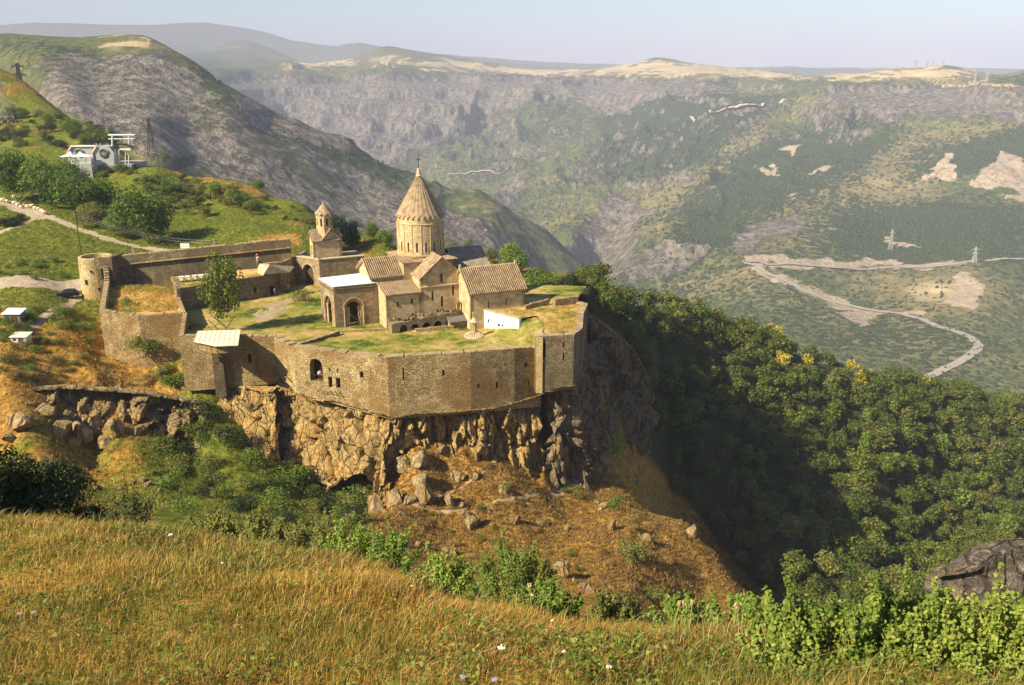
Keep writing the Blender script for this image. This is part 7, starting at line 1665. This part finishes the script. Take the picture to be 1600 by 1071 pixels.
mb.poly([(x, b.y + 1.8, z) for x, z in pr_] + [(b.x + 5.9, b.y + 1.9, b.z - 1), (b.x + 1.5, b.y + 1.8, b.z - 1)])
for (x0_, z0_), (x1_, z1_) in zip(pr_, pr_[1:]): mb.quad((x0_, b.y + (x0_ - b.x - 1.5) * .18, z0_), (x1_, b.y + (x1_ - b.x - 1.5) * .18, z1_), (x1_, b.y + 1.8, z1_), (x0_, b.y + 1.8, z0_))
mb.build('arched_mound', M['rubble_dark'], rw_)
# --- cable car station
YS = 292.0; so_ = D(150, 262, YS); zg = gz(so_.x, so_.y)
G_ = lambda px, py, dy=0: (lambda v: Vector((v.x, v.y, v.z)))(D(px, py, YS + dy))
st_ = thing('cable_station', 'grey cable car station with a round dark bull wheel opening and red edged shell', 'station', tuple(so_))
z0_ = G_(160, 263).z
mb = MB(); a, b = G_(141, 257), G_(206, 259); mb.prism([(a.x, a.y - .5), (b.x, b.y - .5), (b.x, b.y + 12), (a.x, a.y + 12)], z0_ - 6, a.z); mb.build('platform', M['concrete'], st_)
def shell(pxs, dy, nm, depth=5):
    mb = MB(); pts = [G_(x, y, dy) for x, y in pxs]; cen = sum(pts, Vector()) / len(pts); bk = [p + Vector((0, depth, 0)) for p in pts]
    mb.poly(pts); mb.poly(list(reversed(bk)))
    for i in range(len(pts)): j = (i + 1) % len(pts); mb.quad(pts[j], pts[i], bk[i], bk[j])
    return mb.build(nm, M['station'], st_)
M['station'] = plain('grey_cladding', (.36, .37, .36), .6, var=.06, scale=.5); M['red_paint'] = plain('red_paint', (.60, .04, .03), .5)
shell([(146, 257), (144.5, 239), (151, 229), (170, 229), (178, 239), (178, 257)], 0, 'front_shell'); shell([(108, 256), (105, 240), (112, 229), (146, 229), (147, 240), (147, 256)], 6, 'rear_shell')
for (cx, cy, r, dy, nm) in ((162.5, 240.5, 6.5, -.1, 'bull_wheel'), (124, 240, 6, 5.9, 'rear_wheel')):
    c = G_(cx, cy, dy); rr = r * YS * 1.02 / F; mb = MB(); mb.bar(c + Vector((0, .3, 0)), c - Vector((0, .12, 0)), rr, 24); wl = mb.build(nm, M['iron'], st_)
    mb = MB(); c2 = c - Vector((0, .2, 0))
    for k in range(18):
        t0, t1 = math.pi * .1 + k * .135, math.pi * .1 + (k + 1) * .135; q0, q1 = c2 + Vector((math.cos(t0) * rr * 1.12, 0, math.sin(t0) * rr * 1.12)), c2 + Vector((math.cos(t1) * rr * 1.12, 0, math.sin(t1) * rr * 1.12)); mb.bar(q0, q1, .22)
    for k in range(8): t0 = k * math.pi / 8; e = Vector((math.cos(t0) * rr * .85, 0, math.sin(t0) * rr * .85)); mb.bar(c2 - e, c2 + e, .06)
    mb.build('rim', M['concrete'], wl)
for (pl, dy, mt) in (([(146, 257), (144.2, 239), (151, 228.6)], -.3, 'white_metal'), ([(144.6, 257), (142.8, 239), (149.6, 228.6)], -.1, 'red_paint'), ([(104, 243), (111.4, 228.8), (114, 228.8)], 5.6, 'white_metal'), ([(102.8, 243), (110, 228.6)], 5.8, 'red_paint')):
    mb = MB(); 
    for a, b in zip(pl, pl[1:]): mb.bar(G_(*a, dy), G_(*b, dy), .26)
    mb.build('edge_stripe', M[mt], st_)
mb = MB(); mb.bar(G_(114, 229, 5.6), G_(149, 228.6, 5.6), .2); mb.build('roof_rail', M['white_metal'], st_)
ga = thing('gantry', 'white steel gantry frame standing over the cable car platform', 'gantry', tuple(G_(190, 258, 2)))
mb = MB(); mb.bar(G_(169, 211.4, 2), G_(210, 211.4, 2), .28); mb.bar(G_(169, 217.4, 2), G_(209, 217.4, 2), .14); mb.build('top_beam', M['white_metal'], ga)
for x, yb in ((175.5, 256), (201, 258)): mb = MB(); mb.bar(G_(x, 211, 2), G_(x, yb, 2), .26 if x < 180 else .16); mb.build('post', M['white_metal'], ga)
mb = MB(); pts = [(178 + k * 3.2, 228 - 3.5 * math.sin(math.pi * k / 10) + k * .45) for k in range(11)]
for a, b in zip(pts, pts[1:]): mb.hexa([G_(*a, -1), G_(*b, -1), G_(*b, 5), G_(*a, 5)], [G_(a[0], a[1] - 2, -1), G_(b[0], b[1] - 2, -1), G_(b[0], b[1] - 2, 5), G_(a[0], a[1] - 2, 5)])
mb.build('curved_canopy', M['iron'], st_)
mb = MB(); mb.hexa([G_(186, 234.5, -1), G_(205, 235.5, -1), G_(207, 235.5, 3), G_(190, 234, 3)], [G_(187, 232.5, -1), G_(203, 231.5, -1), G_(205, 231.5, 3), G_(191, 231.5, 3)]); mb.build('cabin_roof', M['sheet'], st_)
for x in (180, 186, 196): mb = MB(); mb.bar(G_(x, 234, 1), G_(x, 257, 1), .14); mb.build('support_post', M['white_metal'], st_)
mb = MB()
for k in range(14): x = 146 + k * 1.2; mb.bar(G_(x, 257, -.6), G_(x, 252.5, -.6), .06)
mb.bar(G_(146, 252.5, -.6), G_(162, 252.5, -.6), .07); mb.build('railing', M['white_metal'], st_)
for k, (x, mt, lab) in enumerate([(148, 'red_paint', 'orange red flag at the left on the station roof'), (151, 'leaf_yellow', 'yellow flag beside the orange one on the station roof'), (156, 'white_metal', 'white flag in the middle of the station roof'), (166, 'leaf_yellow', 'yellow flag at the right on the station roof'), (169, 'red_paint', 'small orange red flag at the right end of the station roof')]):
    fl = thing('flag', lab, 'flag', tuple(G_(x, 229, 1)), 0, 'flags on the station roof'); mb = MB(); mb.bar(G_(x, 229, 1), G_(x, 224, 1), .05); mb.build('pole', M['white_metal'], fl)
    mb = MB(); a, b, c, d = G_(x, 224, 1), G_(x + 2.6, 224.6, 1.4), G_(x + 2.5, 227, 1.2), G_(x, 226.6, 1); mb.hexa([a, b, c, d], [v + Vector((0, .05, 0)) for v in (a, b, c, d)]); mb.build('cloth', M[mt], fl)
tn = thing('marquee_tent', 'white double peaked marquee tent before the cable car station', 'tent', tuple(G_(120, 258, -5)))
mb = MB()
for (cx, x0_, x1_) in ((110, 97, 119), (125, 117, 142)):
    pk = G_(cx, 237, -3.5); rim = []
    for k in range(24):
        t = 2 * math.pi * k / 24; ux, uy = max(-1, min(1, 1.3 * math.cos(t))), max(-1, min(1, 1.3 * math.sin(t))); e = G_(x0_ + (x1_ - x0_) * (ux + 1) / 2, 244.3, -3.5); rim.append(Vector((e.x, e.y + uy * 2.4, e.z)))
    prev = rim
    for f_, zf in ((.55, .30), (.25, .58), (.04, 1.0)):
        cur = [Vector((pk.x + (p.x - pk.x) * f_, pk.y + (p.y - pk.y) * f_, p.z + (pk.z - p.z) * zf)) for p in rim]
        for i in range(24): j = (i + 1) % 24; mb.quad(prev[i], prev[j], cur[j], cur[i])
        prev = cur
M['canvas'] = plain('white_canvas', (.82, .82, .80), .7, var=.03); mb.build('canopy', M['canvas'], tn)
for x, dy in ((98, -5.5), (107.5, -5.8), (118.5, -5.8), (124, -5.8), (141, -5.5), (112, -1.4), (134, -1.4)): mb = MB(); mb.bar(G_(x, 244.3, dy), G_(x, 259.5, dy), .12); mb.build('pole', M['white_metal'], tn)
mb = MB()
for k in range(22): x = 98 + k * 2; mb.bar(G_(x, 259.5, -5.9), G_(x, 255, -5.9), .045)
mb.bar(G_(98, 255, -5.9), G_(141, 255, -5.9), .07); mb.bar(G_(98, 257.5, -5.9), G_(141, 257.5, -5.9), .05); mb.build('fence', M['white_metal'], tn)
mb = MB(); a, b = G_(96, 260, -6.2), G_(143, 260, -6.2); mb.prism([(a.x, a.y), (b.x, b.y), (b.x, b.y + 9), (a.x, a.y + 9)], a.z - 5, a.z); mb.build('deck', M['concrete'], tn)
# --- pylons
def pylon(px, pyb, hpx, label, mat, Y=None, arms=((.72, .34), (.86, .28)), wb=.20, r=None, group=None, n=6):
    b = D(px, pyb, Y) if Y else surf(px, pyb, 60 if pyb > 150 else 900); dep = math.hypot(b.y, CAMH - b.z); h = hpx * dep / F; o = thing('lattice_pylon', label, 'pylon', tuple(b), 0, group); r = r or h * .008; w0_ = h * wb / 2; w1_ = h * .025
    mb = MB(); lev = [1 - (1 - k / n) ** 1.25 for k in range(n + 1)]; cr = lambda f: w0_ + (w1_ - w0_) * min(1, f * 1.25); C4 = lambda f: [b + Vector((sx * cr(f), sy * cr(f), h * f)) for sx, sy in ((-1, -1), (1, -1), (1, 1), (-1, 1))]
    for f0, f1 in zip(lev, lev[1:]):
        A, B = C4(f0), C4(f1)
        for k in range(4): mb.bar(A[k], B[k], r * 1.3); mb.bar(A[k], B[(k + 1) % 4], r * .7); mb.bar(A[(k + 1) % 4], B[k], r * .7); mb.bar(B[k], B[(k + 1) % 4], r * .7)
    mb.build('tower', mat, o)
    for f, l in arms:
        mb = MB(); c = b + Vector((0, 0, h * f))
        for s in (-1, 1):
            t = c + Vector((s * h * l, 0, 0)); q = cr(f)
            for yy in (-q, q): mb.bar(c + Vector((s * q, yy, 0)), t, r); mb.bar(c + Vector((s * q, yy, h * .05)), t, r)
            mb.bar(t, t - Vector((0, 0, h * .06)), r * .9)
        mb.build('crossarm', mat, o)
    return b, h
M['rust'] = plain('rusty_dark_steel', (.09, .065, .055), .8)
pylon(238, 243, 55, 'dark lattice pylon right of the cable car station', M['rust'], Y=318, arms=((.62, .36), (.93, .18)), wb=.2, r=.07)
pylon(36, 160, 56, 'dark lattice pylon on the mountainside at the upper left', M['rust'], Y=700, arms=((.70, .2), (.92, .16)), wb=.2, r=.35)
pylon(9, 200, 80, 'pale grey lattice pylon at the left edge of the picture', M['concrete'], Y=400, arms=((.45, .22), (.8, .16)), wb=.3, r=.10)
pylon(1391, 391, 32, 'faint grey pylon on the far slope above the road cutting', M['concrete'], arms=((.62, .16), (.85, .14)), r=.28, wb=.18)
pylon(1522, 411, 25, 'pale pylon standing at the road on the far right slope', M['concrete'], arms=((.6, .22), (.85, .26)), r=.42, wb=.24)
for k, (px, py, hp) in enumerate([(1430, 107, 14), (1447, 106, 10), (1457, 106, 10), (1473, 106, 11), (1541, 131, 18), (1523, 130, 14)]):
    pylon(px, py, hp, ['tallest thin pylon on the far right hilltop skyline', 'small pylon second from the left on the right hilltop skyline', 'small pylon third from the left on the right hilltop skyline', 'small pylon fourth from the left on the right hilltop skyline', 'thin pylon on the plateau edge before the dark wood', 'thin pylon just left of the plateau edge pylon'][k], M['concrete'], Y=3850 if k < 4 else 2600, r=.6, arms=((.7, .3),), n=4, group='pylons on the far plateau')
# --- aerial cables
def cable(label, A, B, sag, r, n=40, balls=()):
    o = thing('aerial_cable', label, 'cable', tuple(A)); mb = MB(); q = [A.lerp(B, (t / n) ** 1.4) - Vector((0, 0, sag * 4 * ((t / n) ** 1.4) * (1 - (t / n) ** 1.4))) for t in range(n + 1)]
    for a, b in zip(q, q[1:]): mb.bar(a, b, r, 3)
    mb.build('wire', M['iron'], o); return o, q
_, q1_ = cable('upper of the two cable car cables crossing behind the dome', G_(205, 228, 3), D(1010, 404, 1500), 6, .06)
_, q2_ = cable('lower of the two cable car cables crossing behind the dome', G_(205, 232, 5), D(1010, 412, 1500), 10, .06)
for k, (px, qq) in enumerate(((716, q1_), (759, q1_))):
    best = None
    for a, b in zip(qq, qq[1:]):
        for t in range(12):
            v = a.lerp(b, t / 12); d = abs(project(*v)[0] - px)
            if best is None or d < best[0]: best = (d, v)
    v = best[1]; s = thing('marker_ball', ['orange marker ball on the cable just right of the dome', 'orange marker ball on the cable, the one further right'][k], 'marker', tuple(v), 0, 'marker balls on the cable'); rr = math.hypot(v.y, v.x) * 2.0 / F
    m = MB(); m.lathe((v.x, v.y), [(rr * math.sin(math.pi * j / 8), v.z - rr * math.cos(math.pi * j / 8)) for j in range(9)], 12); m.build('ball', M['red_paint'], s); m = MB(); m.lathe((v.x, v.y), [(rr * 1.02, v.z - rr * .2), (rr * 1.04, v.z), (rr * 1.02, v.z + rr * .2)], 12); m.build('band', M['white_metal'], s)
# --- far roads laid on the slopes
M['asphalt'] = plain('pale_asphalt', (.31, .285, .24), .9, var=.1, scale=.3)
def road(pts, width, name='road', mat='asphalt', label=None, ymin=700):
    W_ = [surf(x, y, ymin) for x, y in pts]; W_ = [p for p in W_ if p]; 
    P = []; 
    for a, b in zip(W_, W_[1:]):
        k = max(2, int((b - a).length / 6)); P += [a.lerp(b, t / k) for t in range(k)]
    P.append(W_[-1]); V = []
    for i, p in enumerate(P):
        d = (P[min(i + 3, len(P) - 1)] - P[max(i - 3, 0)]); d.z = 0; d.normalize(); n = Vector((-d.y, d.x, 0))
        for s in (-1, -.33, .33, 1): q = p + n * s * width / 2; V.append((q.x, q.y, 0))
    V = np.array(V); zz = ground_h(V[:, 0], V[:, 1]).reshape(-1, 4); zz = np.maximum(zz, zz.mean(1, keepdims=True)); V[:, 2] = (zz.max(1, keepdims=True) * .6 + zz * .4 + .8).ravel()
    i = np.arange(len(P) - 1)[:, None] * 4 + np.arange(3)[None]; Fc = np.stack([i, i + 1, i + 5, i + 4], -1).reshape(-1, 4)
    o = np_mesh(name, V, Fc, M[mat], smooth=True); o['kind'] = 'structure'
road([(1445, 591), (1480, 575), (1510, 560), (1526, 548), (1529, 540), (1520, 530), (1500, 521), (1468, 513), (1440, 500)], 11)
road([(1440, 500), (1400, 490), (1350, 484), (1300, 472), (1250, 452), (1200, 430), (1168, 414), (1162, 409)], 10); road([(1162, 409), (1200, 415), (1300, 419), (1400, 417), (1500, 412), (1600, 406)], 10)
road([(1078, 182), (1110, 178), (1150, 172), (1190, 167), (1225, 155)], 10, 'road', 'coping')
road([(700, 275), (760, 268), (800, 262)], 8, 'road', 'coping')
# --- one label each where a place in the row tells copies apart
from collections import defaultdict
_g = defaultdict(list)
for o in scene.objects:
    if o.parent is None and o.get('label') and o.get('group'): _g[(o['group'], o['label'])].append(o)
ORD = ['first', 'second', 'third', 'fourth', 'fifth', 'sixth', 'seventh', 'eighth', 'ninth', 'tenth'] 
for (g, l), L_ in _g.items():
    if 1 < len(L_) <= 110:
        L_.sort(key=lambda o: project(*o.location)[0]); n = len(L_)
        for i, o in enumerate(L_):
            w_ = (ORD[i] + ' from the left' if i < 10 and i < (n + 1) / 2 else (ORD[n - 1 - i] + ' from the right' if n - 1 - i < 10 else str(i + 1) + ('st' if i % 10 == 0 and i != 10 else 'nd' if i % 10 == 1 and i != 11 else 'rd' if i % 10 == 2 and i != 12 else 'th') + ' from the left'))
            w_ = w_.replace('first from the left', 'leftmost').replace('first from the right', 'rightmost')
            o['label'] = ' '.join((l.split())[:12]) + ', ' + w_
# ================================================================ AIR
hm = NT('haze_air'); pv = hm.n('VolumePrincipled'); pv.inputs['Color'].default_value = (.58, .64, .86, 1)
pv.inputs['Density'].default_value = 0.00012; pv.inputs['Anisotropy'].default_value = -0.15
hm.l(pv.outputs[0], hm.out.inputs['Volume'])
hb = MB(); hb.box((0, 10000, -390), (80000, 42000, 1820)); hz = hb.build('haze', hm.m); hz['kind'] = 'stuff'
